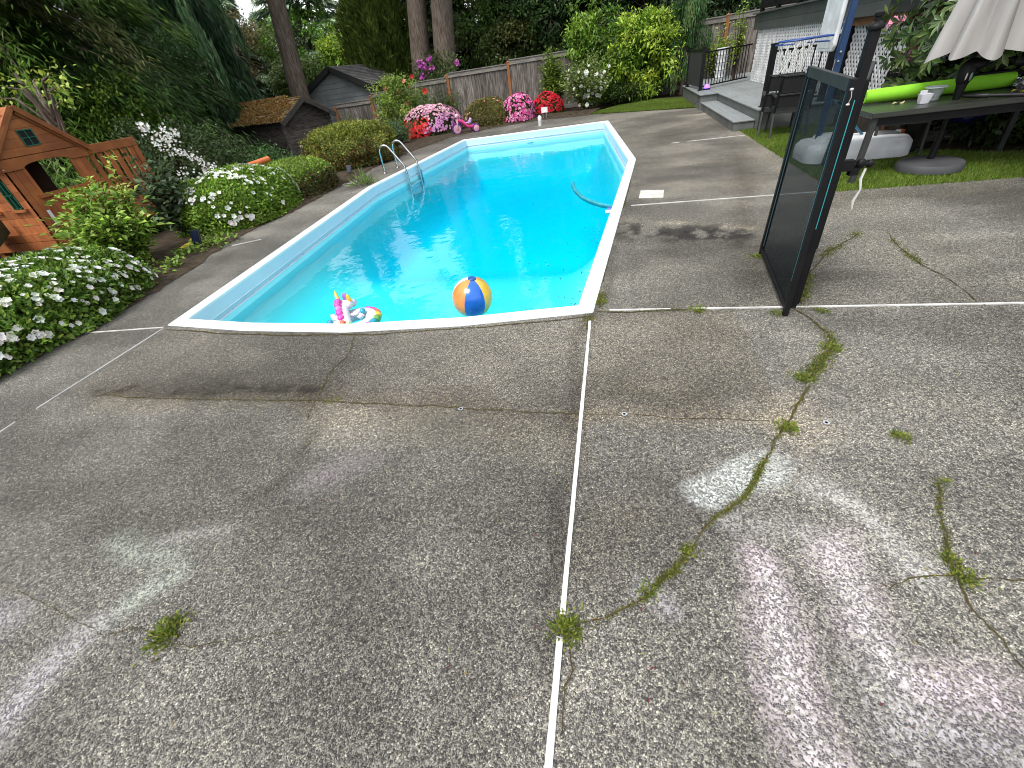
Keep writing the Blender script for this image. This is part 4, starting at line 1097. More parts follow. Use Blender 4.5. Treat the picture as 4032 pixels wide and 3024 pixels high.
for y in hr: MB().box((4.2, y - .05, 1.955), (4.3, y + .05, 2.95)).build('balcony_post', BLACK, house)
for a, b in zip(hr[:-1], hr[1:]):
    mb = MB(); mb.bar((4.25, a - .05, 2.06), (4.25, b + .05, 2.06), .05, .05); mb.bar((4.25, a - .05, 2.86), (4.25, b + .05, 2.86), .05, .05)
    y = a - .15
    while y > b + .1: mb.bar((4.25, y, 2.06), (4.25, y, 2.86), .02, .02, (1, 0, 0)); y -= .115
    mb.build('balcony_rail', BLACK, house)
mb = MB(); mb.bar((4.25, 17.1, 2.06), (6.8, 17.2, 2.06), .05, .05); mb.bar((4.25, 17.1, 2.86), (6.8, 17.2, 2.86), .05, .05)
x = 4.4
while x < 6.8: mb.bar((x, 17.15, 2.06), (x, 17.15, 2.86), .02, .02, (1, 0, 0)); x += .115
mb.build('balcony_rail', BLACK, house)
mb = MB(); z = 1.96
while z < 5.2: mb.box((6.9, 3.5, z), (6.94, 17.3, z + .17)); z += .175
mb.build('wall', HOUSEF, house)
MB().prism([(6.0, 3, 5.2), (6.0, 18, 5.2), (9.5, 18, 6.4), (9.5, 3, 6.4)], (0, 0, .15)).build('roof', SHINGLE, house)
# ------------------------------------------------------------------ mesh pool gate standing open on the slab
GT = 1.41
def meshmat():
    m, nt, b, out = newmat('pool_mesh')
    N, L = nt.nodes, nt.links
    b.inputs['Base Color'].default_value = (.013, .016, .018, 1); b.inputs['Roughness'].default_value = .6; b.inputs['Specular IOR Level'].default_value = .12
    t = N.new('ShaderNodeBsdfTransparent'); t.inputs[0].default_value = (.86, .91, .93, 1)
    mx = N.new('ShaderNodeMixShader'); mx.inputs[0].default_value = .52
    L.new(t.outputs[0], mx.inputs[1]); L.new(b.outputs[0], mx.inputs[2]); L.new(mx.outputs[0], out.inputs[0]); return m
MESHM = meshmat()
EDGEM = M('teal_binding', (.035, .34, .39), .35)
g0, g1 = G(2995, 1003), G(3090, 1242)
gate = thing('pool_gate', tuple(g1), 'tall black framed mesh pool gate panel nearest the pool, standing on the joint strip', 'gate')
def ppost(p, h, w, parent, name='post', lean=(0, 0)):
    MB().bar((p[0], p[1], 0), (p[0] + lean[0], p[1] + lean[1], h), w, w, (1, 0, 0)).build(name, BLACK, parent, bevel=.004)
ln = (.045, 0)
ppost(g0, GT + .0, .035, gate, lean=ln); ppost(g1, GT + .0, .034, gate)
a0, a1 = np.array([g0[0], g0[1], 0]), np.array([g1[0], g1[1], 0]); lv = np.array([ln[0], ln[1], 0])
dv = (a1 - a0) / np.linalg.norm(a1 - a0); sv = np.array([-dv[1], dv[0], 0])
P0, P1 = a0 + dv * .02, a1 - dv * .025
def lift(p, z): return p + lv * (z / GT) * float(np.clip((p[1] - a1[1]) / (a0[1] - a1[1]), 0, 1)) + np.array([0, 0, z])
MB().bar(lift(P0, GT - .03), lift(P1, GT - .03), .03, .06).build('top_rail', DKGREY, gate, bevel=.003)
MB().bar(lift(P0, .05), lift(P1, .05), .025, .03).build('bottom_rail', BLACK, gate, bevel=.003)
MB().prism([lift(P0, .06), lift(P1, .06), lift(P1, GT - .05), lift(P0, GT - .05)], sv * .002).build('mesh', MESHM, gate)
MB().bar(lift(P1 - dv * .012 - sv * .008, .25), lift(P1 - dv * .012 - sv * .008, GT - .06), .006, .009, sv).build('binding', EDGEM, gate)
MB().bar(lift(P0 + dv * .03 - sv * .008, .1), lift(P0 + dv * .03 - sv * .008, GT - .06), .006, .004, sv).build('binding', M('dark_binding', (.05, .11, .12), .4), gate)
# the latch post beside it
l0 = G(3132, 1200); 
gate2 = thing('pool_gate', tuple(l0), 'second mesh pool gate panel folded back behind the first, with the tall latch post', 'gate')
lx, ly = l0[0], l0[1]; q0 = np.array([lx, ly, 0]); q1 = np.array([1.86, 4.25, 0])
MB().bar((lx - .035, ly - .03, 0), (lx - .035, ly - .03, 1.60), .05, .045, (1, 0, 0)).build('latch_post', BLACK, gate2, bevel=.004)
t_ = np.array([lx - .035, ly - .03, 1.60])
MB().lathe(t_, [(.036, 0), (.040, .008), (.036, .022), (.020, .032), (.015, .036), (.015, .052), (.021, .056), (.021, .070), (.010, .078), (0, .08)], 14).build('latch_cap', BLACK, gate2, smooth=True)
d2 = (q1 - q0) / np.linalg.norm(q1 - q0); s2 = np.array([-d2[1], d2[0], 0])
ppost(q0 + d2 * .03, 1.38, .035, gate2, 'post'); ppost(q1, 1.38, .035, gate2, 'post')
z_ = lambda p, z: p + np.array([0, 0, z])
MB().bar(z_(q0 + d2 * .03, 1.36), z_(q1, 1.36), .04, .05).build('top_rail', DKGREY, gate2, bevel=.003)
MB().bar(z_(q0 + d2 * .03, .05), z_(q1, .05), .025, .03).build('bottom_rail', BLACK, gate2)
MB().prism([z_(q0 + d2 * .04, .06), z_(q1, .06), z_(q1, 1.34), z_(q0 + d2 * .04, 1.34)], s2 * .002).build('mesh', MESHM, gate2)
MB().bar((lx - .066, ly - .035, .42), (lx - .066, ly - .035, 1.34), .006, .008, (0, 1, 0)).build('binding', EDGEM, gate2)
MB().bar((g1[0] + .030, g1[1] - .004, .62), (g1[0] + .030, g1[1] - .004, GT - .10), .004, .005, (0, 1, 0)).build('binding', EDGEM, gate)
ha, hb_ = AY(3354, 352, 2.965), AY(3338, 412, 2.965); hmid = (ha + hb_) / 2 + np.array([.006, -.004, 0])
mb = MB(); mb.ell(ha, (.010, .007, .007)); mb.ell(hb_, (.010, .007, .006)); mb.tube([ha, hmid, hb_], .0024, 6); mb.build('chain_hook', M('hook_metal', (.7, .68, .64), .35, metal=.6), gate, smooth=True)
hg = q0 + d2 * .10 + np.array([.02, -.02, .93])
mb = MB(); mb.box(hg - (.03, .03, .03), hg + (.05, .02, .03)); mb.tube([hg + (-.02, 0, 0), hg + (.16, .03, -.01)], .012, 8); mb.ell(hg + (.1, .01, .0), (.028, .022, .03)); mb.ell(hg + (.16, .03, -.01), (.022, .02, .024)); mb.box(hg + (.04, -.02, -.06), hg + (.09, .02, -.02)); mb.build('latch', BLACK, gate2, smooth=True)
mb = MB(); p_ = hg + (.13, .0, -.03); mb.tube([p_, p_ + (-.008, 0, -.06), p_ + (.008, -.004, -.12), p_ + (-.010, 0, -.19), p_ + (.0, 0, -.25)], [.007, .009, .006, .010, .004], 7); mb.build('cord', M('white_cord', (.7, .7, .68), .8), gate2, smooth=True)

# ------------------------------------------------------------------ poolside basketball hoop
HP = np.array([2.955, 7.72, 0])
hoop = thing('basketball_hoop', tuple(HP), 'poolside basketball hoop with white base, blue pole and white net', 'basketball hoop')
BLUE = M('blue_pole', (.010, .035, .105), .4, col2=(.014, .045, .125)); RIMB = M('blue_rim', (.015, .06, .26), .4)
mb = MB(); mb.bar(HP + (0, -.05, .2), HP + (0, -.05, 2.3), .05, .07, (1, 0, 0)); mb.bar(HP + (.0, .06, 1.2), HP + (.04, .08, 2.3), .04, .04, (1, 0, 0)); mb.build('pole', BLUE, hoop, bevel=.006)
for z in (1.18, 1.28, 1.05): MB().lathe(HP + (-.02, -.087, z), [(.014, 0), (.012, .012), (0, .016)], 10, axis=(0, -1, 0)).build('bolt', CHROME, hoop, smooth=True)
bw, bz0, bz1 = .29, 1.28, 2.10; BX = 2.91
HY = 8.15
ol = [(-bw, bz0 + .06), (-bw + .05, bz0), (bw - .05, bz0), (bw, bz0 + .06), (bw, bz1 - .1), (bw - .12, bz1), (-bw + .12, bz1), (-bw, bz1 - .1)]
bd = MB().prism([(BX, HY + y, z) for y, z in ol], (.045, 0, 0)).build('backboard', WHITE, hoop, bevel=.012, seg=3)
MB().prism([(BX - .004, HY + y * .93, bz0 + .04 + (z - bz0) * .9) for y, z in ol], (.006, 0, 0)).build('board_face', M('board_face', (.84, .85, .87), .3), bd)
MB().bar((BX + .06, HY - .1, 1.55), HP + (.02, .06, 1.55), .04, .05).build('bracket', BLUE, hoop); MB().bar((BX + .06, HY - .1, 1.9), HP + (.02, .06, 1.9), .04, .05).build('bracket', BLUE, hoop)
rc = np.array([2.50, 8.0, 1.462]); rr_ = .225
ts = np.linspace(0, 2 * math.pi, 41)
mb = MB(); mb.tube([rc + (rr_ * math.cos(t), rr_ * math.sin(t), 0) for t in ts], .010, 8, caps=False)
mb.tube([rc + ((rr_ + .028) * math.cos(t), (rr_ + .028) * math.sin(t), -.032) for t in np.linspace(math.pi * .62, math.pi * 1.38, 14)], .007, 8)
mb.tube([rc + (.215, .08, 0), (BX, 8.09, 1.46)], .012, 8); mb.tube([rc + (.215, -.08, 0), (BX, 7.91, 1.46)], .012, 8); mb.tube([rc + (.12, .0, -.045), (BX, 8.0, 1.40)], .009, 8)
mb.build('rim', RIMB, hoop, smooth=True)
net = MB(); NS = 12; rings = [(1.0, 0), (.84, -.10), (.70, -.19), (.62, -.27), (.60, -.34)]
for i in range(len(rings) - 1):
    (k0, h0), (k1, h1) = rings[i], rings[i+1]
    for j in range(NS):
        for sg in (-.5, .5):
            t0 = 2 * math.pi * (j + .5 * (i % 2)) / NS; t1 = t0 + sg * 2 * math.pi / NS
            a = rc + (rr_ * k0 * math.cos(t0), rr_ * k0 * math.sin(t0), h0); b = rc + (rr_ * k1 * math.cos(t1), rr_ * k1 * math.sin(t1), h1)
            m = (a + b) / 2 + rng.normal(size=3) * .008; net.tube([a, m, b], .0055, 5)
    for j in range(NS):
        t1 = 2 * math.pi * (j + .5 * ((i + 1) % 2)) / NS; net.ell(rc + (rr_ * k1 * math.cos(t1), rr_ * k1 * math.sin(t1), h1), (.010, .010, .012), 6)
net.build('net', M('net_cord', (.68, .67, .64), .8), hoop, smooth=True)
# water-filled base: rounded tank with shoulders
def rrect(cx_, cy_, a, b, r, z, n=6):
    out = []
    for (sx, sy, t0) in ((1, 1, 0), (-1, 1, math.pi/2), (-1, -1, math.pi), (1, -1, 1.5*math.pi)):
        for k in range(n + 1):
            t = t0 + math.pi / 2 * k / n; out.append((cx_ + sx * (a - r) + r * math.cos(t), cy_ + sy * (b - r) + r * math.sin(t), z))
    return out
def loft(sections, mb=None):
    mb = mb or MB(); n = len(sections[0]); b = len(mb.v); vs = [p for s_ in sections for p in s_]; fs = []
    for i in range(len(sections) - 1):
        for k in range(n): fs.append((i*n+k, i*n+(k+1) % n, (i+1)*n+(k+1) % n, (i+1)*n+k))
    fs.append(tuple(range(n))[::-1]); fs.append(tuple((len(sections)-1)*n+k for k in range(n)))
    return mb.add(vs, fs)
bx, by = 3.38, 7.62
tank = loft([rrect(bx, by, .60, .32, .16, .0), rrect(bx, by, .65, .36, .18, .03), rrect(bx, by, .655, .365, .19, .11), rrect(bx, by, .65, .36, .19, .20), rrect(bx, by, .60, .31, .16, .255), rrect(bx, by, .46, .22, .12, .26)])
base = tank.build('base', WHITE, hoop, smooth=True)
MB().ell((bx + .34, by - .20, .25), (.035, .012, .006)).ell((bx - .25, by - .2, .25), (.03, .012, .006)).build('slot', VOID, base)
mb = loft([rrect(bx - .25, by + .05, .22, .20, .1, .25), rrect(bx - .25, by + .05, .20, .18, .1, .31), rrect(bx - .25, by + .05, .14, .13, .08, .325)]); mb.build('shoulder', WHITE, hoop, smooth=True)
MB().tube([HP + (.05, -.05, .75), (3.55, 7.75, .26)], .016, 8).tube([(2.98, 7.85, .3), (3.5, 8.1, .26)], .014, 8).build('brace', M('brace_blue', (.03, .12, .2), .4), hoop)

# small orange and white ball behind the base
b_ = AY(3540, 530, 8.15); bl = thing('small_ball', (b_[0], b_[1], 0), 'small orange and white ball lying on the grass behind the white hoop base', 'ball')
BO, BWH = M('ball_orange', (.62, .16, .05), .4), M('ball_white', (.75, .74, .72), .4)
mb = MB(); mb.ell((b_[0], b_[1], .24), (.105, .105, .105), 20)
for i, f in enumerate(mb.f):
    c = np.mean([mb.v[k] for k in f], axis=0); mb.m[i] = 1 if c[0] - b_[0] < -.02 else 0
mb.v = [(x, y, z - .135) for x, y, z in mb.v]; mb.v = [(x, y, z) for x, y, z in mb.v]
ob = mb.build('shell', [BO, BWH], bl, smooth=True); ob.location.z += .0
MB().ell((b_[0] + .05, b_[1] - .05, .20), (.02, .02, .015)).build('valve', M('valve_yellow', (.6, .5, .1), .5), bl)

# ------------------------------------------------------------------ patio table with things on it
TZ = .735; tx0, tx1, ty0, ty1 = 2.92, 4.95, 6.28, 7.22
tb = thing('patio_table', (3.9, 6.75, 0), 'long dark grey slatted patio table on the grass', 'table')
mb = MB(); y = ty0 + .065
while y < ty1 - .07: w = min(.098, ty1 - .065 - y); mb.box((tx0 + .062, y + .002, TZ - .02), (tx1 - .062, y + w - .002, TZ - .002)); y += w
mb.build('table_slats', TABLEM, tb, bevel=.003)
mb = MB(); mb.box((tx0, ty0, TZ - .055), (tx1, ty0 + .062, TZ)); mb.box((tx0, ty1 - .062, TZ - .055), (tx1, ty1, TZ)); mb.box((tx0, ty0 + .064, TZ - .055), (tx0 + .06, ty1 - .064, TZ)); mb.box((tx1 - .06, ty0 + .064, TZ - .055), (tx1, ty1 - .064, TZ))
mb.build('table_frame', TABLEM, tb, bevel=.006)
MB().box((tx0 + .05, ty0 + .05, TZ - .14), (tx1 - .05, ty0 + .08, TZ - .058)).box((tx0 + .05, ty1 - .08, TZ - .14), (tx1 - .05, ty1 - .05, TZ - .058)).build('apron', BLACK, tb)
for x, y, dx_, dy_ in ((tx0 + .06, ty0 + .06, -.06, -.08), (tx1 - .06, ty0 + .06, .05, -.06), (tx0 + .06, ty1 - .06, -.04, .05), (tx1 - .06, ty1 - .06, .05, .05)):
    MB().bar((x, y, TZ - .06), (x + dx_, y + dy_, 0), .06, .05, (0, 1, 0)).build('leg', DKGREY, tb, bevel=.004)
def roll(name, a, b, r, mat, label, cat, flare=.04):
    a, b = np.array(a, float), np.array(b, float); t = thing(name, tuple((a + b) / 2 - (0, 0, r)), label, cat); pts = [a + (b - a) * k for k in np.linspace(0, 1, 9)]
    rad = [r * (1 + .012 * math.sin(5 * k)) for k in range(9)]; rad[0] *= .96; rad[-1] *= .96
    MB().tube(pts, rad, 20).build('foam', mat, t, smooth=True); dd = (b - a) / np.linalg.norm(b - a)
    MB().tube([b - dd * .002, b + dd * .003], r * .35, 14).tube([a + dd * .002, a - dd * .003], r * .35, 14).build('bore', VOID, t); return t
GFOAM = M('green_foam', (.26, .62, .035), .7, col2=(.22, .55, .03), spec=.2, bump=.1, bs_=120)
roll('foam_float', (3.10, 7.02, TZ + .078), (4.62, 7.06, TZ + .078), .076, GFOAM, 'thick lime green foam pool float lying along the patio table', 'pool float')
roll('pool_noodle', (4.25, 7.62, .93), (5.3, 7.55, .93), .062, M('black_foam', (.016, .016, .018), .6, col2=(.03, .03, .033)), 'black foam roll lying behind the green float by the umbrella', 'pool float')
ct = thing('garden_bench', (4.9, 7.7, 0), 'dark bench standing in the shade behind the patio table', 'bench'); 
MB().box((4.0, 7.45, .80), (5.5, 7.85, .865)).build('seat', BLACK, ct, bevel=.005)
for x in (4.1, 5.4): MB().box((x, 7.5, 0), (x + .06, 7.8, .80)).build('leg', BLACK, ct)
OG = M('orange_foam', (.72, .20, .075), .7, col2=(.62, .16, .06), spec=.2, bump=.15, bs_=90)
n0, n1 = AX(868, 693, -6.95), AX(1000, 650, -6.95)
on = roll('pool_noodle', (n0[0], n0[1], n0[2]), (n1[0] - .02, n1[1] + .5, n1[2] + .02), .055, OG, 'orange foam pool noodle lying on the white flowering hedge', 'pool noodle')
# clear tub and scoop
def clearmat(name, col, mixf):
    m, nt, b, out = newmat(name); N, L = nt.nodes, nt.links
    b.inputs['Base Color'].default_value = rgba(col); b.inputs['Roughness'].default_value = .15; b.inputs['Specular IOR Level'].default_value = .7
    t = N.new('ShaderNodeBsdfTransparent'); mx = N.new('ShaderNodeMixShader'); mx.inputs[0].default_value = mixf
    L.new(t.outputs[0], mx.inputs[1]); L.new(b.outputs[0], mx.inputs[2]); L.new(mx.outputs[0], out.inputs[0]); return m
CLEAR = clearmat('clear_plastic', (.55, .6, .6), .38); MILKY = clearmat('milky_plastic', (.72, .72, .78), .72)
c_ = G(3668, 395, TZ); tub = thing('clear_tub', (c_[0], c_[1], TZ), 'clear plastic tub with a wide rim standing on the patio table', 'tub')
MB().lathe((c_[0], c_[1], TZ), [(0, .002), (.055, .002), (.085, .125), (.088, .125), (.102, .128), (.104, .134), (.084, .133), (.053, .006), (0, .006)], 28).build('bowl', CLEAR, tub, smooth=True)
MB().lathe((c_[0], c_[1], TZ), [(.098, .128), (.106, .128), (.106, .136), (.098, .136), (.098, .128)], 28).build('rim', M('rim_clear', (.6, .66, .66), .25), tub, smooth=True)
c_ = G(3632, 408, TZ); scp = thing('measuring_cup', (c_[0], c_[1], TZ), 'small milky square measuring cup beside the clear tub on the table', 'cup')
loft([rrect(c_[0], c_[1], .042, .035, .01, TZ + .002), rrect(c_[0], c_[1], .058, .05, .012, TZ + .095), rrect(c_[0], c_[1], .054, .046, .012, TZ + .094), rrect(c_[0], c_[1], .038, .031, .008, TZ + .008)]).build('cup', MILKY, scp, smooth=True)
MB().box((c_[0] - .035, c_[1] + .045, TZ + .085), (c_[0] + .035, c_[1] + .06, TZ + .125)).build('spout', MILKY, scp, bevel=.004)
def leafobj(px, py, z, L_, W_, col, label, rot=0.0):
    p = G(px, py, z); t = MB(); n = 7
    d = np.array([math.cos(rot), math.sin(rot), 0]); s_ = np.array([-d[1], d[0], 0]); up = np.array([0, 0, 1])
    l = [p + d * L_ * (k / n - .5) + up * (.006 + .012 * math.sin(k)) for k in range(n + 1)]
    w = [W_ * math.sin(math.pi * (k + .25) / (n + .5)) for k in range(n + 1)]
    A = [a + s_ * b / 2 + up * .006 for a, b in zip(l, w)]; B = [a - s_ * b / 2 for a, b in zip(l, w)]
    b0 = len(l); t.add(l + A + B, [(k, k+1, b0+k+1, b0+k) for k in range(n)] + [(k+1, k, 2*b0+k, 2*b0+k+1) for k in range(n)])
    o = t.build('fallen_leaf', M('dry_leaf', col, .7, spec=.2), None); return tag(o, label, 'leaf')
leafobj(3537, 408, TZ, .15, .05, (.50, .46, .22), 'pale yellow fallen leaf lying at the near left end of the patio table', .3)
leafobj(4010, 360, TZ, .13, .045, (.55, .45, .04), 'bright yellow fallen leaf lying on the patio table by the black tool handle', -.1)
a, b = G(3785, 378, TZ + .025), G(4032, 372, TZ + .02)
pk = thing('pool_pole', tuple((a + b) / 2), 'black ribbed telescopic pole lying across the patio table', 'pole')
MB().tube([a, a + (b - a) * .1, a + (b - a) * .45, a + (b - a) * .47], [.012, .02, .024, .016], 12).tube([a + (b - a) * .47, b + (b - a) * .6], .017, 12).build('handle', M('rubber', (.012, .012, .016), .5), pk, smooth=True)
MB().tube([a - (b - a) * .05, a], [.007, .012], 10).build('tip', M('tip_pale', (.5, .48, .3), .4), pk, smooth=True)
c_ = G(4020, 345, TZ); fo = thing('foil_bag', (c_[0], c_[1], TZ), 'crumpled silver foil packet on the patio table at the photo edge', 'packet')
mb = MB(); mb.ell((c_[0], c_[1], TZ + .05), (.085, .07, .05), 18); mb.v = [tuple(np.array(v) + (np.random.default_rng(int(abs(v[0]*1e5))).normal(size=3) * .012)) for v in mb.v]
mb.build('wrapper', M('foil', (.75, .76, .8), .22, metal=.9), fo)

# ------------------------------------------------------------------ closed umbrella through the table
ux, uy = 3.87, 6.62
um = thing('patio_umbrella', (ux, uy, 0), 'closed pale grey patio umbrella standing through the dark table', 'umbrella')
FAB = M('umbrella_fabric', (.40, .388, .375), .85, col2=(.33, .32, .31), ns=2, st=(3, 3, .6), bump=.05, spec=.1)
NA, NZ = 96, 14; vs = []; fs = []; zt, zb0 = 2.75, 1.12
for i in range(NZ + 1):
    t = i / NZ
    for k in range(NA):
        a = 2 * math.pi * k / NA; R_ = .05 + .41 * t ** .85
        fold = (.5 + .5 * math.cos(8 * a + .6)) ** .7
        R_ *= 1 - .42 * (1 - fold) * min(1, t * 2.5) + .03 * math.sin(19 * a + 3 * t)
        zz = zt - (zt - zb0) * t
        if i == NZ: zz += .07 * (1 - fold) - .02 * math.sin(3 * a)
        vs.append((ux + .02 + R_ * math.cos(a) * 1.02, uy + R_ * math.sin(a) * .8, zz))
for i in range(NZ):
    for k in range(NA): fs.append((i*NA+k, i*NA+(k+1) % NA, (i+1)*NA+(k+1) % NA, (i+1)*NA+k))
MB().add(vs, fs).build('canopy', FAB, um, smooth=True)
MB().tube([(ux, uy, .08), (ux, uy, 2.8)], .024, 14).build('pole', BLACK, um, smooth=True)
mb = MB()
for k in range(8): a = 2 * math.pi * k / 8 - .07; mb.tube([(ux + .02 + .03 * math.cos(a), uy + .03 * math.sin(a), 2.7), (ux + .02 + .30 * math.cos(a), uy + .24 * math.sin(a), 1.2)], .008, 6)
mb.build('rib', BLACK, um)
hc = np.array([ux - .01, uy - .02, .985])
mb = MB(); mb.ell(hc, (.085, .07, .13), 18); mb.tube([hc - (0, 0, .10), hc - (0, 0, .25)], [.05, .03], 14); mb.ell(hc + (.05, -.02, .06), (.09, .05, .055), 14); mb.build('crank_housing', BLACK, um, smooth=True)
MB().ell(hc + (.01, -.078, -.035), (.013, .008, .042)).build('crank_handle', M('crank_grey', (.16, .25, .22), .3), um, smooth=True)
MB().ell(hc + (-.03, -.07, -.03), (.008, .008, .035)).build('pull_tab', M('tab_pale', (.6, .5, .44), .5), um, smooth=True)
MB().lathe((3.86, 6.58, 0), [(.0, 0), (.29, 0), (.325, .02), (.33, .07), (.315, .105), (.27, .118), (.10, .125), (0, .125)], 36).build('base', M('base_plastic', (.055, .057, .062), .6, col2=(.075, .077, .082), bump=.05), um, smooth=True)
MB().tube([(ux, uy, .12), (ux, uy, .42)], .034, 14).build('base_tube', BLACK, um, smooth=True)
MB().tube([(ux + .03, uy - .02, .36), (ux + .08, uy - .04, .36)], .02, 10).build('clamp_knob', BLACK, um, smooth=True)

# ------------------------------------------------------------------ patio chairs
def make_chair(x, y, rz, label):
    t = thing('patio_chair', (0, 0, 0), label, 'chair', 'black metal patio chairs')
    SL = M('chair_sling', (.010, .010, .011), .8) if 'chair_sling' not in bpy.data.materials else bpy.data.materials['chair_sling']
    CM = DKGREY
    for sx in (-1, 1):
        MB().bar((sx * .27, -.02, .40), (sx * .28, -.16, 0), .03, .035, (1, 0, 0)).build('leg', CM, t, bevel=.003)
        MB().bar((sx * .27, .44, .42), (sx * .28, .50, 0), .03, .035, (1, 0, 0)).build('leg', CM, t, bevel=.003)
        MB().bar((sx * .27, -.02, .38), (sx * .255, -.12, .95), .035, .03, (1, 0, 0)).build('back_post', BLACK, t, bevel=.003)
        MB().bar((sx * .29, -.06, .645), (sx * .30, .44, .66), .055, .025).bar((sx * .28, .42, .42), (sx * .295, .40, .65), .03, .03, (1, 0, 0)).build('armrest', CM, t, bevel=.004)
    mb = MB()
    for k in range(6): mb.box((-.26, .0 + k * .078, .405), (.26, .062 + k * .078, .425))
    mb.build('seat', CM, t, bevel=.003); MB().box((-.28, .455, .38), (.28, .485, .43)).box((-.28, -.03, .38), (.28, -.005, .43)).build('seat_frame', CM, t)
    f = lambda z, o: (o, -.02 - .10 * (z - .38) / .57, z)
    mb = MB()
    for z0, z1 in ((.46, .655), (.70, .925)):
        a0_, a1_ = f(z0, 0)[1], f(z1, 0)[1]; mb.prism([(-.25, a0_, z0), (.25, a0_, z0), (.25, a1_, z1), (-.25, a1_, z1)], (0, .012, 0))
    mb.build('backrest', SL, t)
    mb = MB()
    for z in (.665, .94): y_ = f(z, 0)[1]; mb.bar((-.26, y_, z), (.26, y_, z), .026, .024)
    mb.build('back_rail', CM, t, bevel=.003)
    t.location = (x, y, 0); t.rotation_euler = (0, 0, rz); return t
ch1 = make_chair(3.17, 9.66, math.radians(-8), 'black patio chair seen from behind between the deck step and the gate')
def put(src, x, y, rz, label):
    c = copy_tree(src); c.location = (x, y, 0); c.rotation_euler = (0, 0, rz); c['label'] = label; return c
put(ch1, 4.02, 7.95, math.radians(165), 'black patio chair behind the table, its curved arm showing against the lattice')
ch3 = put(ch1, 3.08, 10.02, math.radians(-14), 'black patio chair pushed in front of the other, half hidden by its backrest'); ch3.location.z = 0

# ------------------------------------------------------------------ pool ladder
ld = thing('pool_ladder', (-4.9, 10.6, 0), 'stainless steel pool ladder with two arched handrails', 'ladder')
STEEL = CHROME
def edge_x(y): return np.interp(y, [3.12, 8.9, 14.5], [-4.42, -4.97, -4.42])
for i, y in enumerate((10.30, 10.92)):
    ex = edge_x(y); p = []
    p += [(ex - .36, y, 0.0), (ex - .36, y, .44)]
    for k in range(1, 9):
        t = math.pi * k / 8 * .80; p.append((ex - .22 - .14 * math.cos(t), y, .44 + .14 * math.sin(t)))
    p += [(ex + .17, y, .12), (ex + .20, y, -.1), (ex + .20, y, -.70)]
    Q = [np.array(p[0], float)]
    MB().tube(p, .023, 14).build('handrail', STEEL, ld, smooth=True)
    MB().lathe((ex - .36, y, .003), [(.055, 0), (.055, .012), (.035, .024), (.024, .026)], 20).build('flange', STEEL, ld, smooth=True)
TR = M('tread_plastic', (.30, .62, .74), .5)
for z in (-.33, -.58): ex = edge_x(10.6); MB().box((ex + .15, 10.28, z - .02), (ex + .25, 10.94, z + .015)).build('tread', TR, ld, bevel=.006)
MB().box((edge_x(10.9) + .16, 10.94, -.42), (edge_x(10.9) + .24, 10.98, -.10)).build('bumper', M('bumper', (.03, .35, .50), .5), ld, bevel=.01)

# ------------------------------------------------------------------ beach ball and unicorn ring
def rot_to(axis):
    a = Vector(axis).normalized(); return np.array(Vector((0, 0, 1)).rotation_difference(a).to_matrix())
bc = G(1860, 1170, -.105); br = 81 / FPX * np.dot(RM[2], bc - C0) * .985
ball = thing('beach_ball', (bc[0], bc[1], bc[2] - br), 'inflated beach ball with orange, blue, yellow and white panels floating in the pool', 'beach ball')
tocam = (C0 - bc) / np.linalg.norm(C0 - bc)
axis = np.array([.06, -.22, .97]); axis /= np.linalg.norm(axis)
vd = nrm((RM[0] * -.02 - RM[1] * .80 + tocam * .60)[None])[0]; Rb = rot_to(vd)
# spin so that the blue panel faces the camera
loc = Rb.T @ tocam; ph0 = math.atan2(loc[1], loc[0]) - .10 + .23
bm_ = [M('vinyl_' + n_, c_, .22, coat=.3, spec=.5) for n_, c_ in (('blue', (.012, .13, .56)), ('orange', (.82, .30, .07)), ('white', (.80, .80, .82)), ('green', (.06, .38, .05)), ('peach', (.78, .36, .14)), ('yellow', (.83, .52, .06)))]
mb = MB(); nu, nv_ = 60, 30
for i in range(nv_ + 1):
    th = math.pi * i / nv_
    for k in range(nu):
        t = 2 * math.pi * k / nu + ph0 - math.pi / 6; seam = 1 - .012 * math.exp(-((k % 10 - 0) / .8) ** 2) - .012 * math.exp(-((10 - k % 10) / .8) ** 2)
        q = np.array([math.sin(th) * math.cos(t), math.sin(th) * math.sin(t), math.cos(th)]) * br * (seam if 0 < i < nv_ else 1); mb.v.append(tuple(bc + Rb @ q))
for i in range(nv_):
    for k in range(nu): mb.f.append((i*nu+k, (i+1)*nu+k, (i+1)*nu+(k+1) % nu, i*nu+(k+1) % nu)); mb.m.append({0: 0, 1: 5, 2: 4, 3: 3, 4: 2, 5: 1}[(k // 10) % 6])
mb.build('panels', bm_, ball, smooth=True)
capm = MB(); 
for k in range(1): capm.lathe(bc + Rb @ np.array([0, 0, br * .972]), [(br * .19, -.004), (br * .20, .006), (br * .17, .014), (br * .06, .016), (0, .016)], 20, axis=Rb @ np.array([0, 0, 1.0]))
capm.build('valve_cap', M('vinyl_cap', (.01, .10, .38), .3), ball, smooth=True)

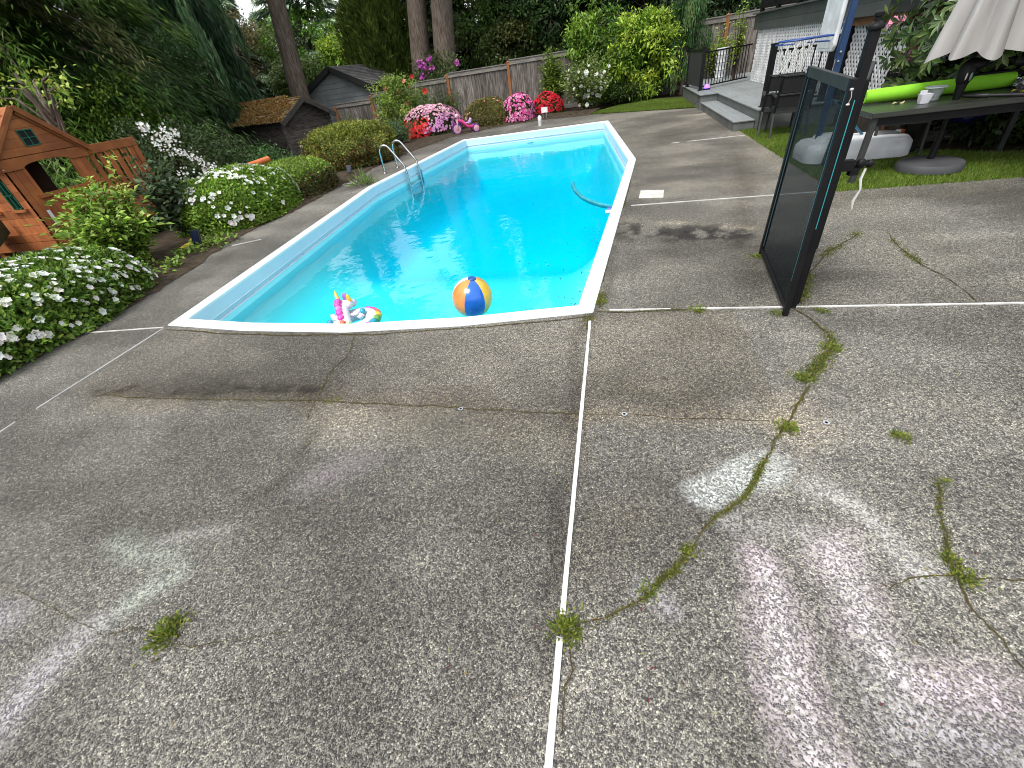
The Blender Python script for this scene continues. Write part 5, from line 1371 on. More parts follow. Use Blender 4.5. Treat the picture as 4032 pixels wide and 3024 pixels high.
uc = G(1388, 1275, -.25)
un = thing('unicorn_ring', (uc[0], uc[1], -.30), 'inflatable white unicorn swim ring with rainbow edge floating at the near pool wall', 'swim ring')
VW = M('vinyl_plain', (.72, .72, .80), .25, coat=.3); rain = [(.62, .12, .62), (.80, .08, .46), (.80, .14, .06), (.82, .55, .05), (.15, .45, .08), (.02, .33, .45), (.38, .16, .60), (.85, .22, .62)]
RA = [M('vinyl_rainbow_%s' % n_, c_, .25, coat=.3) for n_, c_ in zip(('violet', 'magenta', 'red', 'gold', 'leaf', 'teal', 'purple', 'pink'), rain)]
rx = RM[0] * np.array([1, 1, 0]); rx /= np.linalg.norm(rx); ry = np.array([-rx[1], rx[0], 0])    # right and away, level
US = 1.16
def U(a, b, z): return uc + (rx * a + ry * b + np.array([0, 0, z * .80])) * US
def torus(cf, R_, r, nu, nv_, flat=1.0):
    vs = []; fs = []
    for i in range(nu):
        for k in range(nv_):
            a, b = 2 * math.pi * i / nu, 2 * math.pi * k / nv_; q = R_ + r * math.cos(b) * (1 + .04 * math.sin(a * 14)); vs.append(cf(q * math.cos(a), q * math.sin(a), r * math.sin(b) * flat))
    for i in range(nu):
        for k in range(nv_): fs.append((i*nv_+k, ((i+1) % nu)*nv_+k, ((i+1) % nu)*nv_+(k+1) % nv_, i*nv_+(k+1) % nv_))
    return vs, fs
vs, fs = torus(lambda a, b, z: U(.045 + a, b, .02 + z), .150, .068, 48, 16)
MB().add(vs, fs).build('ring', VW, un, smooth=True)
for k in range(9):
    a0_ = math.radians(80 - k * 19); mb = MB(); seg = []
    pts = [U(.045 + .196 * math.cos(t), .196 * math.sin(t), .035) for t in np.linspace(a0_, a0_ - math.radians(18.5), 5)]
    mb.tube(pts, [.036, .042, .043, .042, .036], 14); mb.build('rainbow_segment', RA[k % 8], un, smooth=True)
mb = MB(); mb.tube([U(-.02, -.12, .0), U(-.045, -.04, .07), U(-.06, .04, .13), U(-.07, .10, .175)], [.085, .075, .062, .055], 16); mb.ell(U(-.05, .13, .17), (.075, .085, .058), 18, R=np.array([rx, ry, [0, 0, 1]]).T)
mb.ell(U(-.02, .20, .14), (.045, .06, .04), 14, R=np.array([rx, ry, [0, 0, 1]]).T); mb.build('head', VW, un, smooth=True)
mpts = [(-.012, -.15, .045), (-.025, -.115, .085), (-.045, -.07, .13), (-.062, -.03, .165), (-.075, .005, .195), (-.085, .04, .222), (-.09, .075, .24)]
mcol = [3, 2, 1, 1, 7, 1, 1]
for q, k in zip(mpts, mcol):
    mb = MB(); mb.ell(U(*q), (.036, .040, .036), 12, R=np.array([rx, ry, [0, 0, 1]]).T); mb.ell(U(q[0] + .018, q[1], q[2] - .012), (.022, .016, .012), 10, R=np.array([rx, ry, [0, 0, 1]]).T); mb.build('mane', RA[k], un, smooth=True)
MB().tube([U(-.09, .09, .235), U(-.10, .115, .28), U(-.11, .135, .325), U(-.113, .145, .342)], [.026, .021, .010, .002], 12).build('horn', RA[3], un, smooth=True)
e_ = MB(); e_.ell(U(-.03, .13, .245), (.036, .018, .062), 14, R=np.array([rx, ry, [0, 0, 1]]).T); e_.build('ear', RA[6], un, smooth=True)
MB().ell(U(-.012, .127, .235), (.030, .016, .056), 14, R=np.array([rx, ry, [0, 0, 1]]).T).build('ear_lining', RA[3], un, smooth=True)
for s_, y_ in ((-1, -.03), (1, .02)):
    mb = MB(); R3 = np.array([rx, ry, [0, 0, 1]]).T
    for j in range(3): mb.ell(U(-.035 + s_ * (.075 + .018 * j), y_ + .016 * j, .10 + .012 * j), (.048 - .008 * j, .020, .018), 12, R=R3)
    mb.build('wing', VW, un, smooth=True)
for a, b in ((-.135, -.10), (.105, .055)):
    mb = MB(); mb.tube([U(a * .6, b * .6, .05), U(a, b, .085)], [.036, .034], 14); mb.build('leg', VW, un, smooth=True); MB().ell(U(a * 1.02, b * 1.02, .105), (.034, .034, .034), 14).build('hoof', RA[5], un, smooth=True)
MB().ell(U(.0, -.14, .055), (.06, .03, .028), 12, R=np.array([rx, ry, [0, 0, 1]]).T).build('mane_tail', RA[2], un, smooth=True)
MB().tube([U(.05, -.12, .07), U(.02, -.155, .06)], [.03, .028], 12).build('tail', RA[4], un, smooth=True)

# ------------------------------------------------------------------ small things round the pool
p0, p1 = G(2515, 781), G(2604, 757); u_ = G(2612, 779) - p0; v_ = G(2522, 753) - p0
sk = thing('skimmer_lid', tuple(p0 + (u_ + v_) / 2), 'white square skimmer lid set in the paving beside the pool', 'skimmer lid')
MB().prism([p0 + (0, 0, -.005), p0 + u_ + (0, 0, -.005), p0 + u_ + v_ + (0, 0, -.005), p0 + v_ + (0, 0, -.005)], (0, 0, .018)).build('lid', M('lid_plastic', (.66, .65, .60), .6, dirt=(.4, .36, .28), dscale=9, damt=.4), sk, bevel=.006)
cc = p0 + (u_ + v_) / 2; 
mb = MB()
for a, b in ((.12, .12), (.88, .12), (.88, .88), (.12, .88)): mb.lathe(p0 + u_ * a + v_ * b + (0, 0, .0135), [(.008, 0), (0, .002)], 8)
mb.build('screw', DKGREY, sk)
# hose of the pool cleaner on the water
hp = [G(px, py, -.30) for px, py in ((2440, 822), (2405, 815), (2365, 808), (2325, 795), (2292, 778), (2268, 755), (2256, 733), (2254, 718))]
hs_ = thing('pool_hose', tuple(hp[3]), 'turquoise pool vacuum hose curving out from the right pool wall', 'hose')
mb = MB(); pts = []
for a, b in zip(hp[:-1], hp[1:]): pts += [a + (b - a) * k / 6 for k in range(6)]
mb.tube(pts, [.034 + .003 * (k % 2) for k in range(len(pts))], 12); mb.build('hose', M('hose_teal', (.03, .36, .46), .4), hs_, smooth=True)
a = G(2392, 824, -.27); b = G(2428, 822, -.27)
MB().tube([a, b], .035, 14).build('cuff', M('cuff_blue', (.02, .10, .42), .4), hs_, smooth=True); MB().tube([a + (-.03, -.07, -.02), b + (0, -.07, -.02)], .032, 14).build('float_sleeve', WHITE, hs_, smooth=True)
# anchor caps in the slab
for i, (px, py, lb) in enumerate(((1815, 1613, 'round metal fence anchor cap in the crack, in front of the beach ball'), (3252, 1668, 'round metal fence anchor cap on the slab right of the curved mossy crack'), (2458, 1634, 'round metal fence anchor cap just right of the long white joint'), (2700, 1638, 'dull anchor cap between the white joint and the mossy crack'))):
    p = G(px, py); t = thing('anchor_cap', tuple(p), lb, 'anchor cap', 'fence anchor caps in the paving')
    s_ = .016 if i != 3 else .011
    MB().lathe(p + (0, 0, .001), [(s_ * .45, .003), (s_ * .5, .008), (s_, .008), (s_ * 1.1, .002), (s_ * 1.1, -.004)], 18).build('collar', CHROME if i != 3 else OLDWOOD, t, smooth=True); MB().lathe(p + (0, 0, .001), [(0, .004), (s_ * .46, .004)], 14).build('plug', VOID, t)
# trike by the azaleas
tk = thing('tricycle', (-4.85, 16.25, 0), 'small pink and purple toy tricycle parked by the pink azalea', 'tricycle')
PKV, PUV, LPK = M('pink_plastic', (.75, .06, .26), .35), M('purple_plastic', (.13, .03, .24), .4), M('pale_pink', (.75, .42, .50), .4)
def wheel(c, r, w, ax, parent, nm):
    c = np.array(c, float); ax = np.array(ax, float)
    o = MB().lathe(c - ax * w / 2, [(r * .72, 0), (r * .95, 0), (r, w * .25), (r, w * .75), (r * .95, w), (r * .72, w)], 24, axis=ax).build(nm, PUV, parent, smooth=True)
    MB().lathe(c - ax * w * .52, [(r * .74, 0), (r * .3, -.004), (r * .28, -.012), (0, -.012)], 20, axis=ax).lathe(c + ax * w * .52, [(r * .74, 0), (r * .3, .004), (0, .012)], 20, axis=ax).build('hub', LPK, o, smooth=True)
f0 = np.array([-5.02, 16.02, 0]); bk = np.array([-4.46, 16.30, 0]); dd = (bk - f0) / np.linalg.norm(bk - f0); ss = np.array([-dd[1], dd[0], 0])
wheel(f0 + (0, 0, .17), .17, .06, ss, tk, 'wheel'); wheel(bk + ss * .17 + (0, 0, .125), .125, .06, ss, tk, 'wheel'); wheel(bk - ss * .17 + (0, 0, .125), .125, .06, ss, tk, 'wheel')
MB().tube([bk - ss * .15 + (0, 0, .125), bk + ss * .15 + (0, 0, .125)], .012, 8).build('axle', CHROME, tk)
MB().tube([f0 + dd * .06 + (0, 0, .42), f0 + dd * .2 + (0, 0, .36), f0 + dd * .38 + (0, 0, .2), bk + (0, 0, .15)], [.05, .055, .06, .05], 14).build('frame', PKV, tk, smooth=True)
mb = MB(); mb.tube([f0 + ss * .055 + (0, 0, .17), f0 + ss * .055 + dd * .05 + (0, 0, .42)], .022, 10); mb.tube([f0 - ss * .055 + (0, 0, .17), f0 - ss * .055 + dd * .05 + (0, 0, .42)], .022, 10); mb.tube([f0 + dd * .05 + (0, 0, .40), f0 + dd * .09 + (0, 0, .56)], .03, 10); mb.build('fork', LPK, tk, smooth=True)
MB().tube([f0 + dd * .12 + ss * .2 + (0, 0, .56), f0 + dd * .08 + (0, 0, .56), f0 + dd * .12 - ss * .2 + (0, 0, .56)], .018, 10).build('handlebar', LPK, tk, smooth=True)
MB().ell(f0 + dd * .06 + (0, 0, .53), (.075, .075, .075), 14).build('basket', LPK, tk, smooth=True)
mb = MB(); mb.ell(f0 + dd * .40 + (0, 0, .30), (.12, .09, .025), 14); mb.tube([f0 + dd * .47 + (0, 0, .31), f0 + dd * .53 + (0, 0, .42)], [.06, .045], 12); mb.build('seat', M('lilac_plastic', (.50, .33, .68), .4), tk, smooth=True)
# plant label and white bottle by the far coping
p = AY(2145, 455, 17.3); sgn = thing('plant_sign', (p[0], p[1], 0), 'small blank white sign on two stakes before the red azalea', 'sign')
MB().box((p[0] - .11, p[1] - .01, .20), (p[0] + .11, p[1] + .01, .36)).build('panel', WHITE, sgn, bevel=.004); MB().box((p[0] - .07, p[1] + .011, 0), (p[0] - .05, p[1] + .02, .3)).build('stake', CHROME, sgn); MB().box((p[0] + .05, p[1] + .011, 0), (p[0] + .07, p[1] + .02, .3)).build('stake', CHROME, sgn)
p = G(2127, 496); bt = thing('bottle', (p[0], p[1], 0), 'white plastic bottle standing on the paving at the far pool edge', 'bottle')
MB().lathe((p[0], p[1], 0), [(0, 0), (.05, 0), (.052, .02), (.052, .12), (.06, .14), (.06, .24), (.05, .26), (0, .26)], 18).build('body', WHITE, bt, smooth=True); MB().lathe((p[0], p[1], .26), [(.03, 0), (.03, .03), (0, .032)], 14).build('lid', WHITE, bt, smooth=True)
# yellow hose-end and solar lamps in the beds
p = G(742, 985); yl = thing('yellow_sponge', tuple(p), 'bright yellow oval scrubber lying in the flower bed by the leafy shrub', 'scrubber')
YL = M('yellow_plastic', (.72, .60, .03), .5, col2=(.55, .45, .03), ns=30)
rd = np.array([.75, .6, .25]); rd /= np.linalg.norm(rd); RR = np.array([rd, np.cross([0, 0, 1.0], rd), np.cross(rd, np.cross([0, 0, 1.0], rd))]).T
MB().ell(p + (0, .02, .06), (.19, .07, .035), 20, R=RR).build('pad', YL, yl, smooth=True); MB().tube([p + rd * .1 + (0, 0, .10), p + rd * .2 + (0, 0, .12)], .02, 8).build('handle', YL, yl, smooth=True)
SOL = M('solar_black', (.012, .014, .02), .3)
def solar(px, py, label, s_=1.0, gr=None):
    p = G(px, py); t = thing('solar_lamp', tuple(p), label, 'solar lamp', 'solar lamps in the beds')
    MB().tube([p, p + (0, 0, .09 * s_)], .012, 8).build('stake', SOL, t); a = p + (0, 0, .15 * s_)
    MB().prism([a + (-.06 * s_, -.05, -.06 * s_), a + (.06 * s_, -.05, -.06 * s_), a + (.06 * s_, .03, .08 * s_), a + (-.06 * s_, .03, .08 * s_)], (0, .03, 0)).build('panel', SOL, t, bevel=.004)
    MB().prism([a + (-.05 * s_, -.055, -.05 * s_), a + (.05 * s_, -.055, -.05 * s_), a + (.05 * s_, .02, .07 * s_), a + (-.05 * s_, .02, .07 * s_)], (0, .004, 0)).build('cell', M('solar_cell', (.01, .014, .035), .15), t)
solar(800, 985, 'black square solar lamp in the bed beside the yellow scrubber', 1.3); solar(1383, 692, 'black square solar lamp in the bed below the large clipped bush')
# purple party lamp on the deck corner
p = G(2782, 353, DZ); lm = thing('deck_lamp', tuple(p), 'small lamp glowing purple on the corner of the deck', 'lamp')
EM, nt, b_, _ = newmat('purple_glow'); b_.inputs['Base Color'].default_value = (.1, .05, .4, 1); b_.inputs['Emission Color'].default_value = (.22, .10, 1, 1); b_.inputs['Emission Strength'].default_value = 2.2
MB().lathe(p, [(.10, 0), (.10, .03), (.085, .04)], 20).build('base', BLACK, lm, smooth=True); MB().lathe(p, [(.085, .04), (.08, .09), (.055, .13), (0, .145)], 20).build('dome', EM, lm, smooth=True)
cb = MB().tube([p + (-.09, 0, .01), p + (-.25, -.05, .01), (2.46, 15.0, DZ - .02), (2.43, 14.9, .2), (2.3, 15.2, .03)], .006, 6).build('cable', BLACK, lm, smooth=True)
# stacked planter tower seen through the railing
p = AY(2830, 318, 18.9); pl = thing('planter_tower', (p[0], p[1], 0), 'white stacking planter tower with scalloped tiers behind the deck railing', 'planter')
for k in range(6):
    z = .0 + k * .205
    MB().lathe((p[0], p[1], z), [(.12, 0), (.17, .03), (.17, .14), (.20, .185), (.20, .20), (.12, .19)], 20).build('tier', WHITE, pl, smooth=True)
# timber edging behind the table
ed = tag(MB().bar((4.0, 8.35, .06), (7, 7.9, .06), .12, .14).build('timber_edging', OLDWOOD, None, bevel=.01), 'low weathered timber edging the dark bed behind the patio table', 'edging')
a = AY(3845, 470, 7.9); tp = MB(); tp.ell((a[0], a[1], .33), (.30, .12, .09), 20); tp.v = [(x, y, z + .03 * math.sin(x * 31) * math.cos(y * 37)) for x, y, z in tp.v]
tag(tp.build('tarp', M('blue_tarp', (.008, .010, .10), .5), None, smooth=True), 'crumpled dark blue tarp in the shade under the patio table', 'tarp')
MB_ = MB()
# specks of leaf litter floating on the water
n = 190; pts = []
for px, py, sx, sy, k in ((2330, 1080, 130, 120, 90), (2150, 1230, 160, 40, 30), (2400, 930, 70, 70, 30), (1700, 1000, 400, 150, 25), (2000, 720, 300, 80, 15)):
    for _ in range(k):
        q = G(px + rng.normal() * sx, py + rng.normal() * sy, WZ + .004)
        if inpoly(np.array([q[0]]), np.array([q[1]]), offset(POOL, .2))[0]: pts.append(q)
P = np.array(pts); n = len(P); D = rdir(n) * np.array([1, 1, .05])
o = leafmesh('floating_litter', P, D, np.tile([0, 0, 1.0], (n, 1)) + rdir(n) * .1, rng.uniform(.02, .06, n), rng.uniform(.006, .014, n), pick([(.03, .05, .03), (.06, .05, .03), (.02, .04, .03)], n), LEAF, None, fold=0); o['kind'] = 'stuff'
# a few twigs, petals and crumbs dropped on the paving
pts = [G(rng.uniform(100, 3950), 900 + 2050 * rng.random() ** 1.6) for _ in range(150)]; P = np.array([q for q in pts if -5.4 < q[0] < 4.5 and not inpoly(np.array([q[0]]), np.array([q[1]]), offset(POOL, -.15))[0]]); P[:, 2] = .006; n = len(P)
o = leafmesh('paving_litter', P, rdir(n) * np.array([1, 1, .06]), np.tile([0, 0, 1.0], (n, 1)) + rdir(n) * .2, rng.uniform(.008, .03, n), rng.uniform(.003, .008, n), pick([(.20, .15, .06), (.08, .05, .03), (.30, .28, .15), (.12, .02, .03)], n), LEAF, None, fold=.1); o['kind'] = 'stuff'
# ------------------------------------------------------------------ shrubs round the pool
GREEN = [(.055, .115, .016), (.08, .155, .02), (.035, .075, .012), (.11, .19, .03)]
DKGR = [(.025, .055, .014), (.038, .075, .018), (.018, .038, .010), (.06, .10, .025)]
YGRN = [(.16, .26, .03), (.23, .33, .05), (.10, .19, .022), (.075, .14, .018)]
LIME = [(.27, .38, .05), (.34, .44, .07), (.18, .30, .035), (.11, .20, .025)]
WHF = [(.80, .80, .77), (.74, .75, .70), (.82, .82, .80)]
# front left white azalea, each open bloom a part of its own
c1, r1_ = (-6.38, 2.80, .10), (.98, 1.62, .58)
h1 = thing('azalea_bush', (c1[0], c1[1], 0), 'large clipped azalea covered in white blooms at the near left corner of the paving', 'bush')
mound(h1, c1, r1_, 40000, .060, .030, [(.075, .155, .02), (.12, .22, .03), (.045, .10, .015), (.19, .28, .05)], seed=3, lum=.07)
bs, bn = surf(c1, (r1_[0] * 1.0, r1_[1] * 1.0, r1_[2] * 1.0), 1300, lum=.07, seed=3, f=lambda P, u: (P[:, 0] - c1[0] > -.5) & (P[:, 2] > .12))
wt = vnoise(bs[:, 0] * 1.0, bs[:, 1] + bs[:, 2] * 2, .28, 2, 3) + rng.random(len(bs)) * .9 + (bs[:, 2] - .3) * .5
od = np.argsort(-wt)[:720]
flower = None
bdata = []
for v_ in range(3):
    nP = 9; tmp = blossoms(None, np.zeros((1, 3)), np.array([[0, 0, 1.0]]), .085, WHF, 'bloom', 6, False, .35)
    tmp2 = blossoms(None, np.array([[0, 0, .008]]), np.array([[.1, .05, 1.0]]), .055, WHF, 'bloom', 5, False, 1.1)
    ma, mb_ = tmp.data, tmp2.data
    A = np.zeros(len(ma.vertices) * 3, np.float32); ma.vertices.foreach_get('co', A); B = np.zeros(len(mb_.vertices) * 3, np.float32); mb_.vertices.foreach_get('co', B)
    allv = np.concatenate([A, B]).reshape(-1, 3); k = len(allv)
    me = bpy.data.meshes.new('bloom'); me.from_pydata(allv.tolist(), [], [(4*i+a, 4*i+b, 4*i+c) for i in range(k // 4) for a, b, c in ((0, 1, 2), (0, 2, 3))])
    at = me.color_attributes.new('Col', 'FLOAT_COLOR', 'POINT'); cc = np.ones((k, 4)); cc[:, :3] = np.array(WHF[v_]); at.data.foreach_set('color', cc.astype(np.float32).ravel())
    me.materials.append(PETAL); bdata.append(me); bpy.data.objects.remove(tmp); bpy.data.objects.remove(tmp2)
def place_blooms(parent, P, Nn, n, s0=.72, s1=1.12):
    o3 = org(parent)
    for i in range(min(n, len(P))):
        o = bpy.data.objects.new('bloom', bdata[i % 3]); C.objects.link(o); o.parent = parent
        o.location = tuple(P[i] + Nn[i] * .012 - o3); o.rotation_euler = Vector(Nn[i] + rng.normal(size=3) * .25).to_track_quat('Z', 'Y').to_euler()
        o.scale = (rng.uniform(s0, s1),) * 3
place_blooms(h1, bs[od][:98], bn[od][:98], 98)
o = blossoms(h1, bs[od][98:] + bn[od][98:] * .01, bn[od][98:], .068, WHF, 'blossoms', 6, True, .6)
# leafy shrub with upright shoots
s1 = thing('leafy_shrub', (-6.75, 5.0, 0), 'light green leafy shrub with tall upright shoots in front of the playhouse', 'shrub')
shrub(s1, (-6.78, 4.86, 0), 1.18, .58, 85, 46, .105, .06, [(.16, .28, .035), (.25, .37, .07), (.09, .18, .025), (.32, .42, .13)], seed=2)
t_, _ = shrub(s1, (-6.8, 5.12, 0), 1.62, .42, 9, 44, .075, .042, [(.30, .38, .08), (.36, .42, .12)], t0=.45, side=False, name='shoots')
# grey leaved rose
s2 = thing('rose_bush', (-6.95, 6.0, 0), 'tall grey green rose bush between the playhouse and the second white azalea', 'rose bush')
shrub(s2, (-7.05, 6.25, -.1), 1.48, .40, 34, 34, .115, .085, [(.075, .115, .062), (.055, .09, .05), (.10, .145, .085), (.035, .06, .03)], t0=.3, droop=.1)
# second white azalea hedge
c2, r2_ = (-6.70, 7.26, .08), (.80, 1.20, .74)
h2 = thing('azalea_bush', (c2[0], c2[1], 0), 'bright green azalea hedge with clustered white blooms beside the middle of the pool', 'bush')
mound(h2, c2, r2_, 34000, .058, .028, [(.11, .21, .022), (.17, .28, .035), (.06, .13, .015), (.22, .33, .05)], seed=8, lum=.06)
P, Nn = surf(c2, (r2_[0] * 1.02, r2_[1] * 1.02, r2_[2] * 1.02), 1500, seed=8, lum=.06, f=lambda P, u: P[:, 2] > .14)
k = np.argsort(-(.35 * lump(P * 4, 1.6, 12) + (P[:, 2] - .4) * .5 + .35 * rng.random(len(P))))[:430]
blossoms(h2, P[k], Nn[k], .07, WHF, 'blossoms', 5, True, .6)
# green clipped hedge, reddish shoots
h3 = thing('hedge_bush', (-6.75, 8.75, 0), 'low clipped green bush with reddish inner leaves between white azalea and big round bush', 'bush')
RED = [(.10, .16, .03), (.15, .21, .035), (.055, .10, .02), (.16, .06, .03)]
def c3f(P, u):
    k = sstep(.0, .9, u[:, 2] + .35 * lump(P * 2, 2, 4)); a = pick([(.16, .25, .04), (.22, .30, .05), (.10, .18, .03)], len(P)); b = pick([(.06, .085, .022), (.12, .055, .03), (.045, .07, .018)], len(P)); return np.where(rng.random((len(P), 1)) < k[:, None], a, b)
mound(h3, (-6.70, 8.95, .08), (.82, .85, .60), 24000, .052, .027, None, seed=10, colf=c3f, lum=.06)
# big round bush
h4 = thing('round_bush', (-7.05, 12.4, 0), 'big round clipped bush of yellow green and orange leaves beside the pool ladder', 'bush')
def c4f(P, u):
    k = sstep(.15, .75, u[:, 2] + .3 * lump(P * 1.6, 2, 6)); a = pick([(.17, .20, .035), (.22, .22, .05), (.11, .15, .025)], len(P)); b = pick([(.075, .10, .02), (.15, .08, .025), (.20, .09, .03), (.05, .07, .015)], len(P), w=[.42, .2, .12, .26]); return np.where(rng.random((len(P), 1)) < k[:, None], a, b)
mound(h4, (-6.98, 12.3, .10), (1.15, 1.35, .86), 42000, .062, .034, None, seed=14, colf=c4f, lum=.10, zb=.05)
# grey green shrub between round bush and azalea
s3 = thing('grey_shrub', (-6.9, 15.2, 0), 'soft grey green shrub between the round bush and the pink and red azalea', 'shrub')
shrub(s3, (-6.9, 15.2, 0), .85, .75, 50, 60, .065, .034, [(.07, .13, .06), (.05, .10, .045), (.09, .15, .08)])
# azaleas along the far edge
PINK = [(.75, .30, .46), (.70, .16, .36), (.78, .45, .58), (.66, .22, .50)]
MAG = [(.62, .06, .26), (.74, .14, .40), (.76, .30, .52)]
REDF = [(.62, .018, .030), (.55, .012, .05), (.70, .05, .06)]
def azalea(c, r, label, nleaf, pal, sets, seed, L=.05, W=.026):
    h = thing('azalea_bush', (c[0], c[1], 0), label, 'bush')
    mound(h, c, r, nleaf, L, W, pal, seed=seed, lum=.12)
    for nfl, pl_, f, sz in sets:
        nfl = int(nfl * 1.9); P, Nn = surf(c, np.array(r) * 1.03, nfl * 2, seed=seed, lum=.12, f=f)
        kk = np.argsort(-(.28 * lump(P * 5, 1.4, seed) + .6 * rng.random(len(P))))[:nfl]
        blossoms(h, P[kk], Nn[kk], sz * .72, pl_, 'blossoms', 5, True, .5)
    return h
a1c = np.array([-6.15, 16.9, .08])
azalea(a1c, (.95, .85, .78), 'azalea with pink blooms on top and red blooms at its left behind the tricycle', 20000, [(.045, .07, .02), (.07, .10, .03), (.03, .045, .015)],
       [(520, [(.76, .42, .52), (.78, .52, .58), (.70, .34, .50)], lambda P, u: (P[:, 2] > .55), .10), (300, [(.66, .30, .60), (.72, .36, .62)], lambda P, u: (P[:, 2] > .18) & (P[:, 2] < .66) & (P[:, 0] > -6.2), .09), (420, [(.76, .035, .045), (.66, .02, .04), (.78, .09, .06)], lambda P, u: (P[:, 2] > .06) & (P[:, 2] < .60) & (P[:, 0] < -5.95), .10)], 21)
azalea((-4.32, 17.6, .08), (.82, .70, .70), 'clipped azalea with rust tinted green leaves and hardly any flowers beside the pink one', 18000, [(.11, .13, .03), (.16, .15, .04), (.055, .075, .02), (.20, .13, .05)],
       [(60, [(.70, .25, .25), (.72, .40, .42)], lambda P, u: (P[:, 0] < -4.75) | (P[:, 2] > .6), .08)], 23)
azalea((-3.14, 17.75, .06), (.55, .60, .70), 'clipped azalea covered in bright pink blooms before the fence', 12000, [(.05, .08, .025), (.08, .11, .03), (.09, .05, .04)], [(620, MAG + [(.78, .40, .58)], lambda P, u: P[:, 2] > .08, .10)], 25)
azalea((-2.26, 18.9, .06), (.58, .55, .58), 'round azalea covered in deep red blooms behind the small white sign', 11000, [(.04, .07, .02), (.07, .09, .025)], [(560, REDF, lambda P, u: P[:, 2] > .10, .095)], 27)
# upright camellia, white rose, big bright shrub by the fence
s4 = thing('camellia', (-2.1, 19.6, 0), 'upright narrow shrub with glossy yellow green leaves against the fence', 'shrub')
shrub(s4, (-2.05, 19.5, 0), 1.95, .52, 80, 60, .12, .065, [(.17, .26, .04), (.24, .34, .06), (.09, .16, .025), (.06, .10, .02)], t0=.08)
s5 = thing('white_rose', (-.75, 18.5, 0), 'open rose bush with large white blooms in the far bed', 'rose bush')
tp_, P_ = shrub(s5, (-.75, 18.5, 0), 1.65, .82, 80, 62, .11, .062, [(.14, .21, .07), (.19, .26, .09), (.09, .14, .045), (.26, .31, .13)], t0=.12)
kk = rng.choice(len(P_), 90, replace=False); Pb = P_[kk]; Pb = Pb[(Pb[:, 2] > .12) & (Pb[:, 1] < 18.6)][:34]; Nb = nrm((Pb - np.array([-.75, 18.5, .4])) + np.array([0, -1.0, .4])); place_blooms(s5, Pb + Nb * .22, Nb, 34, 1.2, 2.1)
s6 = thing('bright_shrub', (.75, 20.0, 0), 'large bright yellow green shrub leaning over the far fence', 'shrub')
_, K = canopy(s6, (.55, 20.1, 1.25), (1.5, 1.0, 1.45), 140, 70, .18, .16, .07, [(.14, .24, .03), (.10, .19, .025), (.06, .12, .018)], seed=3, hang=.25, fold=.15, shell=.35, name='foliage')
canopy(s6, (1.25, 19.6, 1.45), (1.25, .8, 1.2), 70, 70, .17, .16, .06, [(.34, .44, .06), (.26, .38, .05), (.20, .31, .04)], seed=6, hang=.3, fold=.15, shell=.5, name='young_foliage')
qq = AY(2310, 130, 20.3); _, K2 = canopy(s6, qq, (.75, .6, 1.05), 62, 60, .15, .15, .065, [(.14, .24, .03), (.19, .30, .045), (.08, .15, .02)], seed=5, hang=.2, fold=.15, shell=.2, name='side_foliage'); K = np.concatenate([K, K2])
limbs(s6, (.7, 20.1, 0), (.8, 20.1, 2.3), K, .07, 'stems', TWIG, 22)
# shade-dark shrub below it
s7 = thing('dark_laurel', (.8, 19.3, 0), 'dark glossy low shrub in the shade under the bright green one', 'shrub')
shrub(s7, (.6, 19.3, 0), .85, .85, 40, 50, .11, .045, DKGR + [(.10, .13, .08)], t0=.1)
# weeping cedar at the deck corner
s8 = thing('weeping_cedar', (2.35, 19.6, 0), 'weeping cedar with hanging blue green curtains beside the deck panel', 'tree')
conifer(s8, (2.6, 19.75, 0), 3.9, .95, .9, 62, 26, 3, .15, .026, [(.045, .095, .035), (.06, .115, .045), (.03, .07, .026), (.075, .13, .05)], droop=.75, rise=.35, mode='hang', trunk_r=.08, sp=.05, taper=1.6)
# espaliered plant behind the railing and vine on the balcony corner
s9 = thing('leafy_climber', (3.5, 19.9, 0), 'leafy climber growing up the fence behind the deck railing', 'climber')
shrub(s9, (3.75, 19.9, .2), 1.75, .62, 34, 34, .13, .062, [(.20, .30, .045), (.13, .22, .03), (.28, .36, .07)], t0=.25)
s10 = thing('leafy_climber', (4.0, 18.0, 0), 'leafy branch reaching up past the corner of the house fascia', 'climber')
shrub(s10, (3.95, 18.0, .36), 2.1, .22, 12, 36, .11, .055, [(.20, .30, .045), (.28, .36, .07)], t0=.45)
# shrubs and climbers in front of the left part of the fence
s11 = thing('rose_bush', (-8.9, 18.6, 0), 'tall yellow green rose thicket in front of the fence and grey shed', 'rose bush')
sb = AY(1560, 470, 18.6)
_, K = canopy(s11, (-8.0, 18.6, .95), (1.1, .7, 1.0), 130, 90, .14, .085, .045, [(.12, .20, .035), (.18, .27, .05), (.08, .14, .025), (.24, .31, .08)], seed=9, fold=.15, shell=.3, name='foliage')
limbs(s11, (-8.1, 18.6, -.2), (-8.0, 18.6, 1.5), K, .03, 'stems', TWIG, 18)
tipm = np.array([[-7.5 + rng.uniform(-1, .8), 18.4, 1.1 + rng.uniform(-.3, .7)] for _ in range(9)]); blossoms(s11, tipm, nrm(rng.normal(size=(9, 3)) * .4 + np.array([0, -1.0, .3])), .16, [(.65, .06, .05), (.7, .25, .18)], 'blossoms', 6, True, .5)
s12 = thing('climbing_rose', (-6.6, 20.3, 0), 'dark leafed climber clinging to the fence by an orange brown post', 'climber')
shrub(s12, (-6.75, 20.3, -.2), 1.7, .75, 36, 46, .10, .055, [(.06, .12, .03), (.09, .15, .04), (.04, .08, .02)], t0=.2)
s13 = thing('leafy_shrub', (-9.9, 17.0, 0), 'slender sprig of a shrub beside the mossy shed and the fence post', 'shrub')
